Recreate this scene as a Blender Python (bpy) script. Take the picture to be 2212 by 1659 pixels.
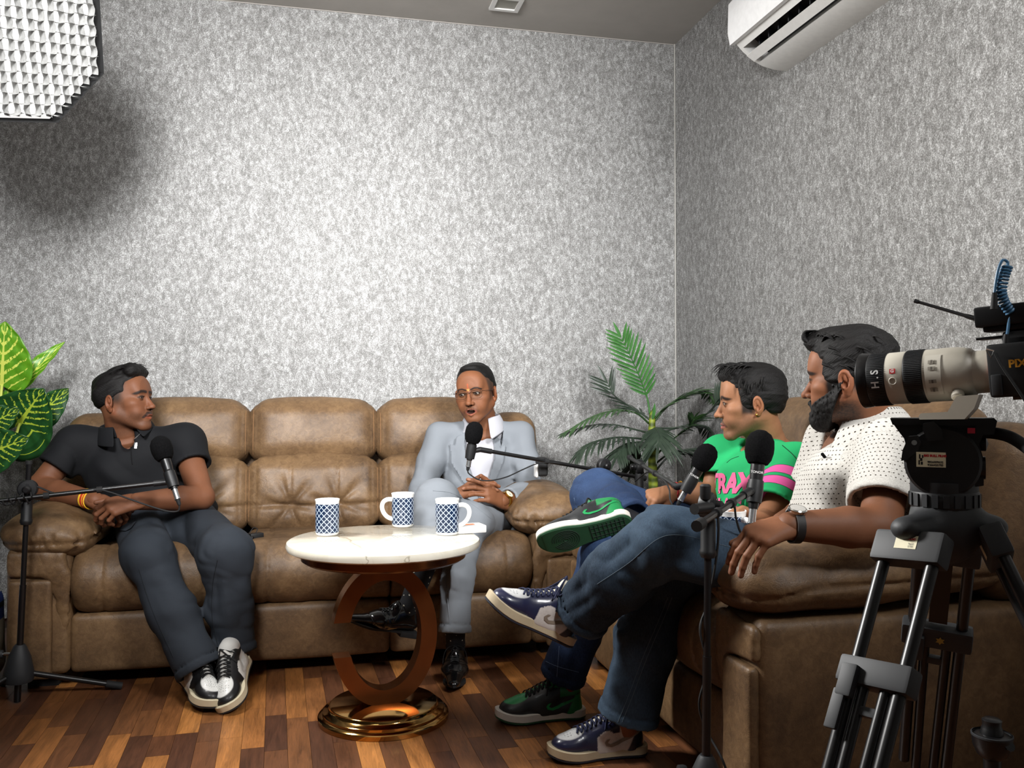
import bpy, bmesh, math, random, time
import numpy as np
from mathutils import Vector, Matrix, Quaternion
from mathutils.bvhtree import BVHTree
from mathutils.geometry import delaunay_2d_cdt

for _o in list(bpy.data.objects):
    bpy.data.objects.remove(_o)
SC = bpy.context.scene
COL = SC.collection
RND = random.Random(7)
R = math.radians

# ------------------------------------------------------------------ camera
FPX, CAMH = 1885.0, 1.02
YAW, PITCH = R(13.0), math.atan(33.0 / 1885.0)
cam_d = bpy.data.cameras.new('camera')
cam_d.sensor_width = 36.0
cam_d.lens = 36.0 * FPX / 2212.0
cam_d.clip_start = 0.05
cam = bpy.data.objects.new('camera', cam_d)
COL.objects.link(cam)
cam.location = (0, 0, CAMH)
cam.rotation_euler = (math.pi / 2 + PITCH, 0, -YAW)
SC.camera = cam

# ------------------------------------------------------------------ world, exposure
W = bpy.data.worlds.new('room_ambience')
SC.world = W
W.use_nodes = True
W.node_tree.nodes['Background'].inputs[0].default_value = (0.9, 0.95, 1.0, 1)
W.node_tree.nodes['Background'].inputs[1].default_value = 0.02
SC.view_settings.view_transform = 'Standard'
SC.view_settings.look = 'None'
SC.view_settings.gamma = 1.0
SC.view_settings.use_curve_mapping = False
SC.view_settings.exposure = 0.0
try:
    SC.cycles.max_bounces = 5
    SC.cycles.diffuse_bounces = 2
    SC.cycles.glossy_bounces = 3
    SC.cycles.use_adaptive_sampling = True
    SC.cycles.adaptive_threshold = 0.035
    SC.cycles.use_denoising = True
    SC.cycles.sample_clamp_indirect = 4.0
except Exception:
    pass

def area_light(name, loc, target, size, power, spread, color=(1, 1, 1), size_y=None):
    l = bpy.data.lights.new(name, 'AREA')
    l.shape = 'RECTANGLE' if size_y else 'DISK'
    l.size = size
    if size_y:
        l.size_y = size_y
    l.energy = power
    l.spread = R(spread)
    l.color = color
    o = bpy.data.objects.new(name, l)
    COL.objects.link(o)
    o.location = loc
    d = Vector(target) - Vector(loc)
    o.rotation_euler = d.to_track_quat('-Z', 'Y').to_euler()
    return o

KEY_P, FILL_P, BOX_P, BOX_E = 51.0, 22.0, 84.0, .9
# two gridded softboxes standing beside the camera, out of frame, and the one in view (built below)
key_light = area_light('key_softbox_light', (-0.70, 0.75, 2.35), (0.28, 4.45, 1.80), 0.75, KEY_P, 76)
fill_light = area_light('fill_softbox_light', (1.55, 0.15, 2.6), (0.70, 3.6, 1.2), 0.7, FILL_P, 66)

# ------------------------------------------------------------------ pixel helper (2212 x 1659 frame)
_cy, _sy, _cp, _sp = math.cos(YAW), math.sin(YAW), math.cos(PITCH), math.sin(PITCH)
def P(u, v, d):
    """room point seen at pixel (u, v) at optical depth d"""
    x = (u - 1106.0) / FPX * d
    y = -(v - 829.5) / FPX * d
    f = d * _cp - y * _sp
    z = d * _sp + y * _cp
    return Vector((x * _cy + f * _sy, -x * _sy + f * _cy, CAMH + z))
def P_plane(u, v, axis, val):
    o = Vector((0, 0, CAMH)); q = P(u, v, 1.0) - o
    t = (val - o[axis]) / q[axis]
    return o + q * t
def PZ(u, v, z): return P_plane(u, v, 2, z)
def PY(u, v, y): return P_plane(u, v, 1, y)
def PX(u, v, x): return P_plane(u, v, 0, x)

# ------------------------------------------------------------------ objects
def link(o, parent=None):
    COL.objects.link(o)
    if parent is not None:
        o.parent = parent
        o.matrix_parent_inverse = pinv(parent)
    return o
_WORLD = {}
def wmat(o):
    return _WORLD.get(o.name, Matrix.Identity(4))
def pinv(o):
    return wmat(o).inverted()
def thing(name, label, cat, loc=(0, 0, 0), rotz=0.0, group=None):
    o = bpy.data.objects.new(name, None)
    o.empty_display_size = 0.1
    COL.objects.link(o)
    o.location = loc
    o.rotation_euler = (0, 0, rotz)
    _WORLD[o.name] = Matrix.Translation(Vector(loc)) @ Matrix.Rotation(rotz, 4, 'Z')
    return tag(o, label, cat, group)
def tag(o, label=None, cat=None, group=None, kind=None):
    if label: o['label'] = label
    if cat: o['category'] = cat
    if group: o['group'] = group
    if kind: o['kind'] = kind
    return o
def copy_tree(o, parent=None):
    c = o.copy()
    COL.objects.link(c)
    if parent is not None:
        c.parent = parent
    for ch in list(o.children):
        copy_tree(ch, c)
    return c

def mesh_from(verts, faces, name):
    """numpy verts (n,3), faces list or (m,k) array"""
    me = bpy.data.meshes.new(name)
    if isinstance(faces, np.ndarray):
        n, k = faces.shape
        me.vertices.add(len(verts)); me.vertices.foreach_set('co', np.asarray(verts, np.float32).ravel())
        me.loops.add(n * k); me.loops.foreach_set('vertex_index', faces.astype(np.int32).ravel())
        me.polygons.add(n); me.polygons.foreach_set('loop_start', np.arange(0, n * k, k, dtype=np.int32))
        me.update(calc_edges=True)
    else:
        me.from_pydata([tuple(v) for v in verts], [], faces)
        me.update()
    return me
def new_obj(name, me, mat, parent=None, smooth=True):
    if smooth is True:
        me.shade_smooth()
    o = bpy.data.objects.new(name, me)
    if mat is not None:
        me.materials.append(mat)
    return link(o, parent)

class MB:
    """collects simple shapes into one mesh"""
    def __init__(s):
        s.v, s.f = [], []
    def add(s, verts, faces):
        b = len(s.v)
        s.v += [tuple(p) for p in verts]
        s.f += [tuple(b + i for i in f) for f in faces]
        return s
    def box(s, c, size, rot=None, bevel=0.0):
        hx, hy, hz = [a / 2 for a in size]
        c = Vector(c)
        if bevel <= 0:
            vs = [Vector((x, y, z)) for x in (-hx, hx) for y in (-hy, hy) for z in (-hz, hz)]
            fs = [(0, 1, 3, 2), (4, 6, 7, 5), (0, 4, 5, 1), (2, 3, 7, 6), (0, 2, 6, 4), (1, 5, 7, 3)]
        else:
            bm = bmesh.new()
            bmesh.ops.create_cube(bm, size=1.0)
            for q in bm.verts:
                q.co = Vector((q.co.x * 2 * hx, q.co.y * 2 * hy, q.co.z * 2 * hz))
            bmesh.ops.bevel(bm, geom=bm.edges[:], offset=min(bevel, hx * .95, hy * .95, hz * .95), segments=2, profile=0.6, affect='EDGES')
            bm.verts.index_update()
            vs = [q.co.copy() for q in bm.verts]
            fs = [[q.index for q in f.verts] for f in bm.faces]
            bm.free()
        if rot is not None:
            vs = [rot @ q for q in vs]
        return s.add([q + c for q in vs], fs)
    def tube(s, pts, r, seg=10, caps=True, flat=None):
        pts = [Vector(p) for p in pts]
        n = len(pts)
        rs = r if isinstance(r, (list, tuple)) else [r] * n
        t0 = (pts[1] - pts[0]).normalized()
        ref = Vector((0, 0, 1)) if abs(t0.z) < 0.9 else Vector((1, 0, 0))
        nrm = t0.cross(ref).normalized()
        rings = []
        for i in range(n):
            t = (pts[min(i + 1, n - 1)] - pts[max(i - 1, 0)]).normalized()
            nrm = (nrm - t * nrm.dot(t)).normalized()
            bn = t.cross(nrm)
            rings.append([pts[i] + (nrm * math.cos(a) + bn * math.sin(a) * (flat or 1.0)) * rs[i]
                          for a in [2 * math.pi * k / seg for k in range(seg)]])
        vs = [q for rg in rings for q in rg]
        fs = []
        for i in range(n - 1):
            for k in range(seg):
                a, b = i * seg + k, i * seg + (k + 1) % seg
                fs.append((a, b, b + seg, a + seg))
        if caps:
            fs.append(tuple(range(seg - 1, -1, -1)))
            fs.append(tuple((n - 1) * seg + k for k in range(seg)))
        return s.add(vs, fs)
    def lathe(s, prof, origin=(0, 0, 0), axis=(0, 0, 1), seg=32, close=False):
        """prof: list of (radius, height along axis)"""
        o = Vector(origin); ax = Vector(axis).normalized()
        ref = Vector((0, 0, 1)) if abs(ax.z) < 0.9 else Vector((1, 0, 0))
        e1 = ax.cross(ref).normalized(); e2 = ax.cross(e1)
        vs, fs = [], []
        for (r, h) in prof:
            for k in range(seg):
                a = 2 * math.pi * k / seg
                vs.append(o + ax * h + (e1 * math.cos(a) + e2 * math.sin(a)) * max(r, 1e-5))
        m = len(prof)
        for i in range(m - 1 if not close else m):
            for k in range(seg):
                a, b = i * seg + k, i * seg + (k + 1) % seg
                c, d = ((i + 1) % m) * seg + (k + 1) % seg, ((i + 1) % m) * seg + k
                fs.append((a, d, c, b))
        return s.add(vs, fs)
    def prism(s, poly, o, ex, ey, ez, depth):
        """polygon (2D) in plane ex,ey extruded along ez"""
        o, ex, ey, ez = Vector(o), Vector(ex), Vector(ey), Vector(ez)
        n = len(poly)
        vs = [o + ex * a + ey * b for a, b in poly] + [o + ex * a + ey * b + ez * depth for a, b in poly]
        fs = [tuple(range(n - 1, -1, -1)), tuple(range(n, 2 * n))]
        for i in range(n):
            j = (i + 1) % n
            fs.append((i, j, n + j, n + i))
        return s.add(vs, fs)
    def grid(s, rows):
        """rows: list of equal-length lists of points"""
        m, n = len(rows), len(rows[0])
        vs = [p for r_ in rows for p in r_]
        fs = [(i * n + j, i * n + j + 1, (i + 1) * n + j + 1, (i + 1) * n + j) for i in range(m - 1) for j in range(n - 1)]
        return s.add(vs, fs)
    def build(s, name, mat, parent=None, smooth='auto', xf=None):
        me = bpy.data.meshes.new(name)
        vs = s.v if xf is None else [tuple(xf @ Vector(q)) for q in s.v]
        me.from_pydata(vs, [], s.f)
        me.update()
        bm = bmesh.new(); bm.from_mesh(me)
        bmesh.ops.recalc_face_normals(bm, faces=bm.faces[:])
        if smooth == 'auto':
            for f in bm.faces: f.smooth = True
            for e in bm.edges:
                if len(e.link_faces) == 2 and e.calc_face_angle(0) > R(38):
                    e.smooth = False
        elif smooth:
            for f in bm.faces: f.smooth = True
        bm.to_mesh(me); bm.free()
        o = bpy.data.objects.new(name, me)
        if mat is not None: me.materials.append(mat)
        return link(o, parent)

def bez(p0, p1, p2, p3, n=14):
    p0, p1, p2, p3 = map(Vector, (p0, p1, p2, p3))
    out = []
    for i in range(n + 1):
        t = i / n; q = 1 - t
        out.append(p0 * q**3 + p1 * 3 * q * q * t + p2 * 3 * q * t * t + p3 * t**3)
    return out
def catmull(pts, n=6):
    pts = [Vector(p) for p in pts]
    ext = [pts[0] * 2 - pts[1]] + pts + [pts[-1] * 2 - pts[-2]]
    out = []
    for i in range(1, len(ext) - 2):
        a, b, c, d = ext[i - 1:i + 3]
        for k in range(n):
            t = k / n
            out.append(0.5 * ((2 * b) + (c - a) * t + (2 * a - 5 * b + 4 * c - d) * t * t + (3 * b - a - 3 * c + d) * t**3))
    out.append(pts[-1])
    return out

# ------------------------------------------------------------------ signed distance modelling
def frame(fwd, up):
    """3x3 with columns x = right of (fwd, up), y = fwd, z = up"""
    y = Vector(fwd).normalized(); z = Vector(up)
    z = (z - y * z.dot(y)).normalized(); x = y.cross(z)
    return Matrix((x, y, z)).transposed()
def smin(a, b, k):
    if k <= 0: return np.minimum(a, b)
    h = np.clip(0.5 + 0.5 * (b - a) / k, 0, 1)
    return b * (1 - h) + a * h - k * h * (1 - h)
class SDF:
    def __init__(s, res=0.005):
        s.ops, s.h = [], res
        s.lo = np.array([1e9] * 3); s.hi = -s.lo
        s.post = []
    def _b(s, lo, hi, k, op):
        m = k + 2.5 * s.h
        lo, hi = np.array(lo) - m, np.array(hi) + m
        if op == 'u':
            s.lo = np.minimum(s.lo, lo); s.hi = np.maximum(s.hi, hi)
        return lo, hi
    def cap(s, a, b, ra, rb=None, k=0.01, op='u', flat=None):
        """tapered capsule; flat=(dir, factor) squeezes its section along dir"""
        a, b = np.array(a, float), np.array(b, float)
        rb = ra if rb is None else rb
        m = max(ra, rb)
        lo, hi = s._b(np.minimum(a, b) - m, np.maximum(a, b) + m, k, op)
        ab = b - a; L2 = max(float(ab @ ab), 1e-12)
        if flat is not None:
            w = np.array(flat[0], float); w /= np.linalg.norm(w); g = 1.0 / flat[1] - 1.0; sc = min(1.0, flat[1])
        def fn(X, Y, Z):
            x, y, z = X - a[0], Y - a[1], Z - a[2]
            t = np.clip((x * ab[0] + y * ab[1] + z * ab[2]) / L2, 0, 1)
            x, y, z = x - t * ab[0], y - t * ab[1], z - t * ab[2]
            d2 = x * x + y * y + z * z
            if flat is not None:
                q = x * w[0] + y * w[1] + z * w[2]
                d2 = d2 + (2 * g + g * g) * q * q
                return (np.sqrt(d2) - (ra + (rb - ra) * t)) * sc
            return np.sqrt(d2) - (ra + (rb - ra) * t)
        s.ops.append((fn, lo, hi, k, op)); return s
    def chain(s, pts, rs, k=0.01, kk=None, flat=None):
        for i in range(len(pts) - 1):
            s.cap(pts[i], pts[i + 1], rs[i], rs[i + 1], k if (i == 0 or kk is None) else kk, 'u', flat)
        return s
    def ell(s, c, r, k=0.01, op='u', M=None):
        c, r = np.array(c, float), np.array(r, float)
        Mx = np.eye(3) if M is None else np.array(M)
        e = np.sqrt((Mx**2) @ (r**2))
        lo, hi = s._b(c - e, c + e, k, op)
        A = Mx.T
        def fn(X, Y, Z):
            x, y, z = X - c[0], Y - c[1], Z - c[2]
            q = [(A[i, 0] * x + A[i, 1] * y + A[i, 2] * z) / r[i] for i in range(3)]
            k0 = np.sqrt(q[0]**2 + q[1]**2 + q[2]**2)
            k1 = np.sqrt((q[0] / r[0])**2 + (q[1] / r[1])**2 + (q[2] / r[2])**2) + 1e-9
            return k0 * (k0 - 1.0) / k1
        s.ops.append((fn, lo, hi, k, op)); return s
    def box(s, c, half, rnd=0.02, k=0.01, op='u', M=None, bulge=0.0):
        c, hf = np.array(c, float), np.array(half, float)
        Mx = np.eye(3) if M is None else np.array(M)
        e = np.abs(Mx) @ (hf + bulge)
        lo, hi = s._b(c - e, c + e, k, op)
        A = Mx.T
        def fn(X, Y, Z):
            x, y, z = X - c[0], Y - c[1], Z - c[2]
            q = [A[i, 0] * x + A[i, 1] * y + A[i, 2] * z for i in range(3)]
            if bulge:
                n = [q[i] / hf[i] for i in range(3)]
                g = [bulge * (1 - np.clip(n[(i + 1) % 3]**2, 0, 1)) * (1 - np.clip(n[(i + 2) % 3]**2, 0, 1)) for i in range(3)]
            else:
                g = [0, 0, 0]
            d = [np.abs(q[i]) - (hf[i] + g[i]) + rnd for i in range(3)]
            out = np.sqrt(np.maximum(d[0], 0)**2 + np.maximum(d[1], 0)**2 + np.maximum(d[2], 0)**2)
            return out + np.minimum(np.maximum(np.maximum(d[0], d[1]), d[2]), 0) - rnd
        s.ops.append((fn, lo, hi, k, op)); return s
    def cut(s, p, n, k=0.002, lo=None, hi=None):
        """keep the side opposite to n"""
        p, n = np.array(p, float), np.array(n, float); n = n / np.linalg.norm(n)
        fn = lambda X, Y, Z: (X - p[0]) * n[0] + (Y - p[1]) * n[1] + (Z - p[2]) * n[2]
        s.ops.append((fn, lo, hi, k, 'i')); return s
    def chop(s, e, d, r, ln=.25, k=.002):
        """take away a cylinder of radius r that starts at e and runs along d"""
        e, d = np.array(e, float), np.array(d, float); d = d / np.linalg.norm(d)
        f = e + d * ln
        lo, hi = np.minimum(e, f) - r - .01, np.maximum(e, f) + r + .01
        def fn(X, Y, Z):
            x, y, z = X - e[0], Y - e[1], Z - e[2]
            a = x * d[0] + y * d[1] + z * d[2]
            q = np.sqrt(np.maximum(x * x + y * y + z * z - a * a, 0))
            return np.maximum(np.maximum(q - r, -a), a - ln)
        s.ops.append((fn, lo, hi, k, 's')); return s
    def warp(s, fn, lo=None, hi=None):
        """adds fn(X,Y,Z,D) to the field"""
        s.ops.append((fn, lo, hi, 0, 'w')); return s
    def solve(s):
        h = s.h
        n = np.ceil((s.hi - s.lo) / h).astype(int) + 1
        ax = [(s.lo[i] + h * np.arange(n[i])).astype(np.float32) for i in range(3)]
        D = np.full(n, 1e3, np.float32)
        for fn, lo, hi, k, op in s.ops:
            if lo is None:
                i0, i1 = np.zeros(3, int), n
            else:
                i0 = np.clip(np.floor((lo - s.lo) / h).astype(int), 0, n)
                i1 = np.clip(np.ceil((np.array(hi) - s.lo) / h).astype(int) + 1, 0, n)
            if np.any(i1 <= i0): continue
            sl = tuple(slice(a, b) for a, b in zip(i0, i1))
            X, Y, Z = ax[0][sl[0]][:, None, None], ax[1][sl[1]][None, :, None], ax[2][sl[2]][None, None, :]
            d0 = D[sl]
            if op == 'w':
                D[sl] = d0 + fn(X, Y, Z, d0); continue
            d = np.asarray(fn(X, Y, Z), np.float32)
            d = np.broadcast_to(d, d0.shape)
            if op == 'u': D[sl] = smin(d0, d, k)
            elif op == 's': D[sl] = -smin(-d0, d, k)
            elif op == 'i': D[sl] = -smin(-d0, -d, k)
        s.D = D
        return nets(D, s.lo, h)
    def build(s, name, mat, parent=None, xf=None, attrs=None, relax=0):
        V, Q = s.solve()
        if relax:
            V = relax_mesh(V, Q, relax)
        me = mesh_from(V, Q, name)
        if attrs:
            for an, fn in attrs.items():
                val = np.asarray(fn(V), np.float32)
                if val.ndim == 1:
                    a = me.attributes.new(an, 'FLOAT', 'POINT'); a.data.foreach_set('value', val)
                else:
                    if val.shape[1] == 3 and an != 'Col':
                        a = me.attributes.new(an, 'FLOAT_VECTOR', 'POINT'); a.data.foreach_set('vector', val.ravel())
                    else:
                        if val.shape[1] == 3: val = np.concatenate([val, np.ones((len(val), 1), np.float32)], 1)
                        a = me.attributes.new(an, 'FLOAT_COLOR', 'POINT'); a.data.foreach_set('color', val.ravel())
        if xf is not None:
            me.transform(xf)
        return new_obj(name, me, mat, parent)
def relax_mesh(V, Q, it):
    e = np.concatenate([Q[:, [0, 1]], Q[:, [1, 2]], Q[:, [2, 3]], Q[:, [3, 0]]])
    for _ in range(it):
        A = np.zeros_like(V); c = np.zeros(len(V))
        for k in range(3):
            A[:, k] = np.bincount(e[:, 0], V[e[:, 1], k], len(V)) + np.bincount(e[:, 1], V[e[:, 0], k], len(V))
        c = np.bincount(e[:, 0], minlength=len(V)) + np.bincount(e[:, 1], minlength=len(V))
        V = 0.5 * V + 0.5 * A / np.maximum(c, 1)[:, None]
    return V
def nets(D, lo, h):
    S = D < 0
    cnt = np.zeros(tuple(np.array(D.shape) - 1), np.uint8)
    for a in (0, 1):
        for b in (0, 1):
            for c in (0, 1):
                cnt += S[a:S.shape[0] - 1 + a, b:S.shape[1] - 1 + b, c:S.shape[2] - 1 + c]
    act = (cnt > 0) & (cnt < 8)
    I = np.argwhere(act)
    vid = np.full(act.shape, -1, np.int32); vid[act] = np.arange(len(I), dtype=np.int32)
    acc = np.zeros((len(I), 3)); num = np.zeros(len(I))
    cor = {}
    for a in (0, 1):
        for b in (0, 1):
            for c in (0, 1):
                cor[a, b, c] = D[I[:, 0] + a, I[:, 1] + b, I[:, 2] + c].astype(np.float64)
    for ax in range(3):
        o1, o2 = [i for i in range(3) if i != ax]
        for p in (0, 1):
            for q in (0, 1):
                k0 = [0, 0, 0]; k0[o1], k0[o2] = p, q
                k1 = list(k0); k1[ax] = 1
                d0, d1 = cor[tuple(k0)], cor[tuple(k1)]
                m = (d0 < 0) != (d1 < 0)
                t = np.where(m, d0 / np.where(m, d0 - d1, 1), 0)
                pt = np.zeros((len(I), 3)); pt[:] = k0
                pt[:, ax] = t
                acc += pt * m[:, None]; num += m
    V = (I + acc / np.maximum(num, 1)[:, None]) * h + lo
    Qs = []
    n = D.shape
    for ax in range(3):
        o1, o2 = (ax + 1) % 3, (ax + 2) % 3
        sa = [slice(None)] * 3; sb = [slice(None)] * 3
        sa[ax] = slice(0, n[ax] - 1); sb[ax] = slice(1, n[ax])
        for o in (o1, o2):
            sa[o] = slice(1, n[o] - 1); sb[o] = slice(1, n[o] - 1)
        A, B = S[tuple(sa)], S[tuple(sb)]
        E = np.argwhere(A != B)
        if not len(E): continue
        inside = A[E[:, 0], E[:, 1], E[:, 2]]
        E = E.copy(); E[:, o1] += 1; E[:, o2] += 1
        def vv(d1, d2):
            q = E.copy(); q[:, o1] += d1; q[:, o2] += d2
            return vid[q[:, 0], q[:, 1], q[:, 2]]
        q = np.stack([vv(-1, -1), vv(0, -1), vv(0, 0), vv(-1, 0)], 1)
        q[~inside] = q[~inside][:, ::-1]
        Qs.append(q)
    return V, np.concatenate(Qs)

def vnoise(x, y, z, seed=0):
    """smooth value noise in -1..1"""
    xi, yi, zi = np.floor(x), np.floor(y), np.floor(z)
    fx, fy, fz = x - xi, y - yi, z - zi
    fx, fy, fz = [f * f * (3 - 2 * f) for f in (fx, fy, fz)]
    def hsh(a, b, c):
        q = np.sin(a * 127.1 + b * 311.7 + c * 74.7 + seed * 13.7) * 43758.5453
        return (q - np.floor(q)) * 2 - 1
    r = 0
    for a in (0, 1):
        for b in (0, 1):
            for c in (0, 1):
                r = r + hsh(xi + a, yi + b, zi + c) * (fx if a else 1 - fx) * (fy if b else 1 - fy) * (fz if c else 1 - fz)
    return r

# ------------------------------------------------------------------ decals cut to a surface
class Skin:
    """ray target made of one or more mesh objects' world geometry"""
    def __init__(s, *objs):
        vs, fs = [], []
        for o in objs:
            M = wmat_full(o); b = len(vs)
            vs += [M @ q.co for q in o.data.vertices]
            fs += [tuple(b + i for i in p.vertices) for p in o.data.polygons]
        s.t = BVHTree.FromPolygons(vs, fs)
def wmat_full(o):
    m = o.matrix_basis.copy()
    if o.parent is not None:
        m = wmat_full(o.parent) @ o.matrix_parent_inverse @ m
    return m
def project(verts2, faces, skin, o, ex, ey, name, mat, parent, off=0.0015, back=0.3, far=0.7, even=0):
    """verts2 in plane (o, ex, ey) shot along -(ex x ey) on the skin"""
    o, ex, ey = Vector(o), Vector(ex), Vector(ey)
    d = -(ex.cross(ey)).normalized()
    pos, ok = [], []
    for a, b in verts2:
        q = o + ex * a + ey * b - d * back
        h = skin.t.ray_cast(q, d, far)
        if h[0] is None:
            pos.append(Vector()); ok.append(False)
        else:
            n = h[1] if h[1].dot(d) < 0 else -h[1]
            pos.append(h[0] + n * off - d * off * .3); ok.append(True)
    if even:      # drape instead of following every step of the surface
        dep = [(p - o).dot(d) for p in pos]; nb = [set() for _ in pos]
        for f in faces:
            for i in range(len(f)): nb[f[i]].add(f[i - 1]); nb[f[i - 1]].add(f[i])
        base = [o + ex * a + ey * b for a, b in verts2]
        for _ in range(even):
            dep = [min(q, .35 * q + .65 * sum(dep[j] for j in n if ok[j]) / max(1, sum(ok[j] for j in n))) if ok[i] and n else q for i, (q, n) in enumerate(zip(dep, nb))]
        pos = [b_ + d * (q - off * .5) if k else b_ for b_, q, k in zip(base, dep, ok)]
    fs = []
    for f in faces:
        if all(ok[i] for i in f):
            g = [pos[i] for i in f]
            if max((g[i] - g[i - 1]).length for i in range(len(g))) < 0.06:
                fs.append(tuple(f))
    used = sorted({i for f in fs for i in f}); mp = {i: k for k, i in enumerate(used)}
    if not fs: return None
    me = bpy.data.meshes.new(name)
    me.from_pydata([pos[i] for i in used], [], [tuple(mp[i] for i in f) for f in fs])
    me.update(); me.shade_smooth()
    bm = bmesh.new(); bm.from_mesh(me)
    bmesh.ops.recalc_face_normals(bm, faces=bm.faces[:])
    bm.faces.ensure_lookup_table()
    if sum(f.normal.dot(d) * f.calc_area() for f in bm.faces) > 0:
        bmesh.ops.reverse_faces(bm, faces=bm.faces[:])
    bm.to_mesh(me); bm.free()
    ob = bpy.data.objects.new(name, me)
    if mat: me.materials.append(mat)
    link(ob, parent)
    return ob
def fill_poly(poly, step):
    """polygon -> conforming triangulation with inner points"""
    pts = []
    n = len(poly)
    for i in range(n):
        a, b = Vector(poly[i]), Vector(poly[(i + 1) % n])
        m = max(1, int((b - a).length / step))
        pts += [a.lerp(b, k / m) for k in range(m)]
    ne = len(pts)
    edges = [(i, (i + 1) % ne) for i in range(ne)]
    xs = [p.x for p in pts]; ys = [p.y for p in pts]
    def inside(x, y):
        c = False
        for i in range(ne):
            a, b = pts[i], pts[i - 1]
            if (a.y > y) != (b.y > y) and x < (b.x - a.x) * (y - a.y) / (b.y - a.y) + a.x:
                c = not c
        return c
    inner = []
    x = min(xs) + step * .5
    while x < max(xs):
        y = min(ys) + step * .5
        while y < max(ys):
            if inside(x, y): inner.append(Vector((x, y)))
            y += step
        x += step
    r = delaunay_2d_cdt(pts + inner, edges, [list(range(ne))], 1, 1e-6)
    return [(p.x, p.y) for p in r[0]], [tuple(f) for f in r[2]]
def decal(poly, skin, o, ex, ey, name, mat, parent, step=0.006, off=0.0015, **kw):
    v, f = fill_poly(poly, step)
    return project(v, f, skin, o, ex, ey, name, mat, parent, off, **kw)
def text_mesh(txt, size, bold=0.0, shear=0.0, align='CENTER', maxedge=None, extrude=0.0, spacing=1.0):
    cu = bpy.data.curves.new('t', 'FONT')
    cu.body = txt; cu.size = size; cu.align_x = align; cu.align_y = 'CENTER'
    cu.offset = bold; cu.shear = shear; cu.extrude = extrude; cu.space_character = spacing
    cu.resolution_u = 3
    ob = bpy.data.objects.new('t', cu)
    COL.objects.link(ob)
    dg = bpy.context.evaluated_depsgraph_get()
    me = bpy.data.meshes.new_from_object(ob.evaluated_get(dg))
    bpy.data.objects.remove(ob); bpy.data.curves.remove(cu)
    if maxedge:
        bm = bmesh.new(); bm.from_mesh(me)
        bmesh.ops.triangulate(bm, faces=bm.faces[:])
        for _ in range(4):
            es = [e for e in bm.edges if e.calc_length() > maxedge]
            if not es: break
            bmesh.ops.subdivide_edges(bm, edges=es, cuts=1)
            bmesh.ops.triangulate(bm, faces=bm.faces[:])
        bm.to_mesh(me); bm.free()
    return me
def text_flat(txt, size, o, ex, ey, name, mat, parent, bold=0.0, off=0.0008, **kw):
    """flat lettering standing on a plane"""
    me = text_mesh(txt, size, bold, **kw)
    o, ex, ey = Vector(o), Vector(ex).normalized(), Vector(ey).normalized()
    n = ex.cross(ey)
    for q in me.vertices:
        q.co = o + ex * q.co.x + ey * q.co.y + n * (off + q.co.z)
    return new_obj(name, me, mat, parent, smooth=False)
def text_on(txt, size, skin, o, ex, ey, name, mat, parent, bold=0.0, off=0.0015, maxedge=0.01, **kw):
    me = text_mesh(txt, size, bold, maxedge=maxedge, **kw)
    v = [(q.co.x, q.co.y) for q in me.vertices]; f = [tuple(p.vertices) for p in me.polygons]
    bpy.data.meshes.remove(me)
    return project(v, f, skin, o, ex, ey, name, mat, parent, off)

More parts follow.
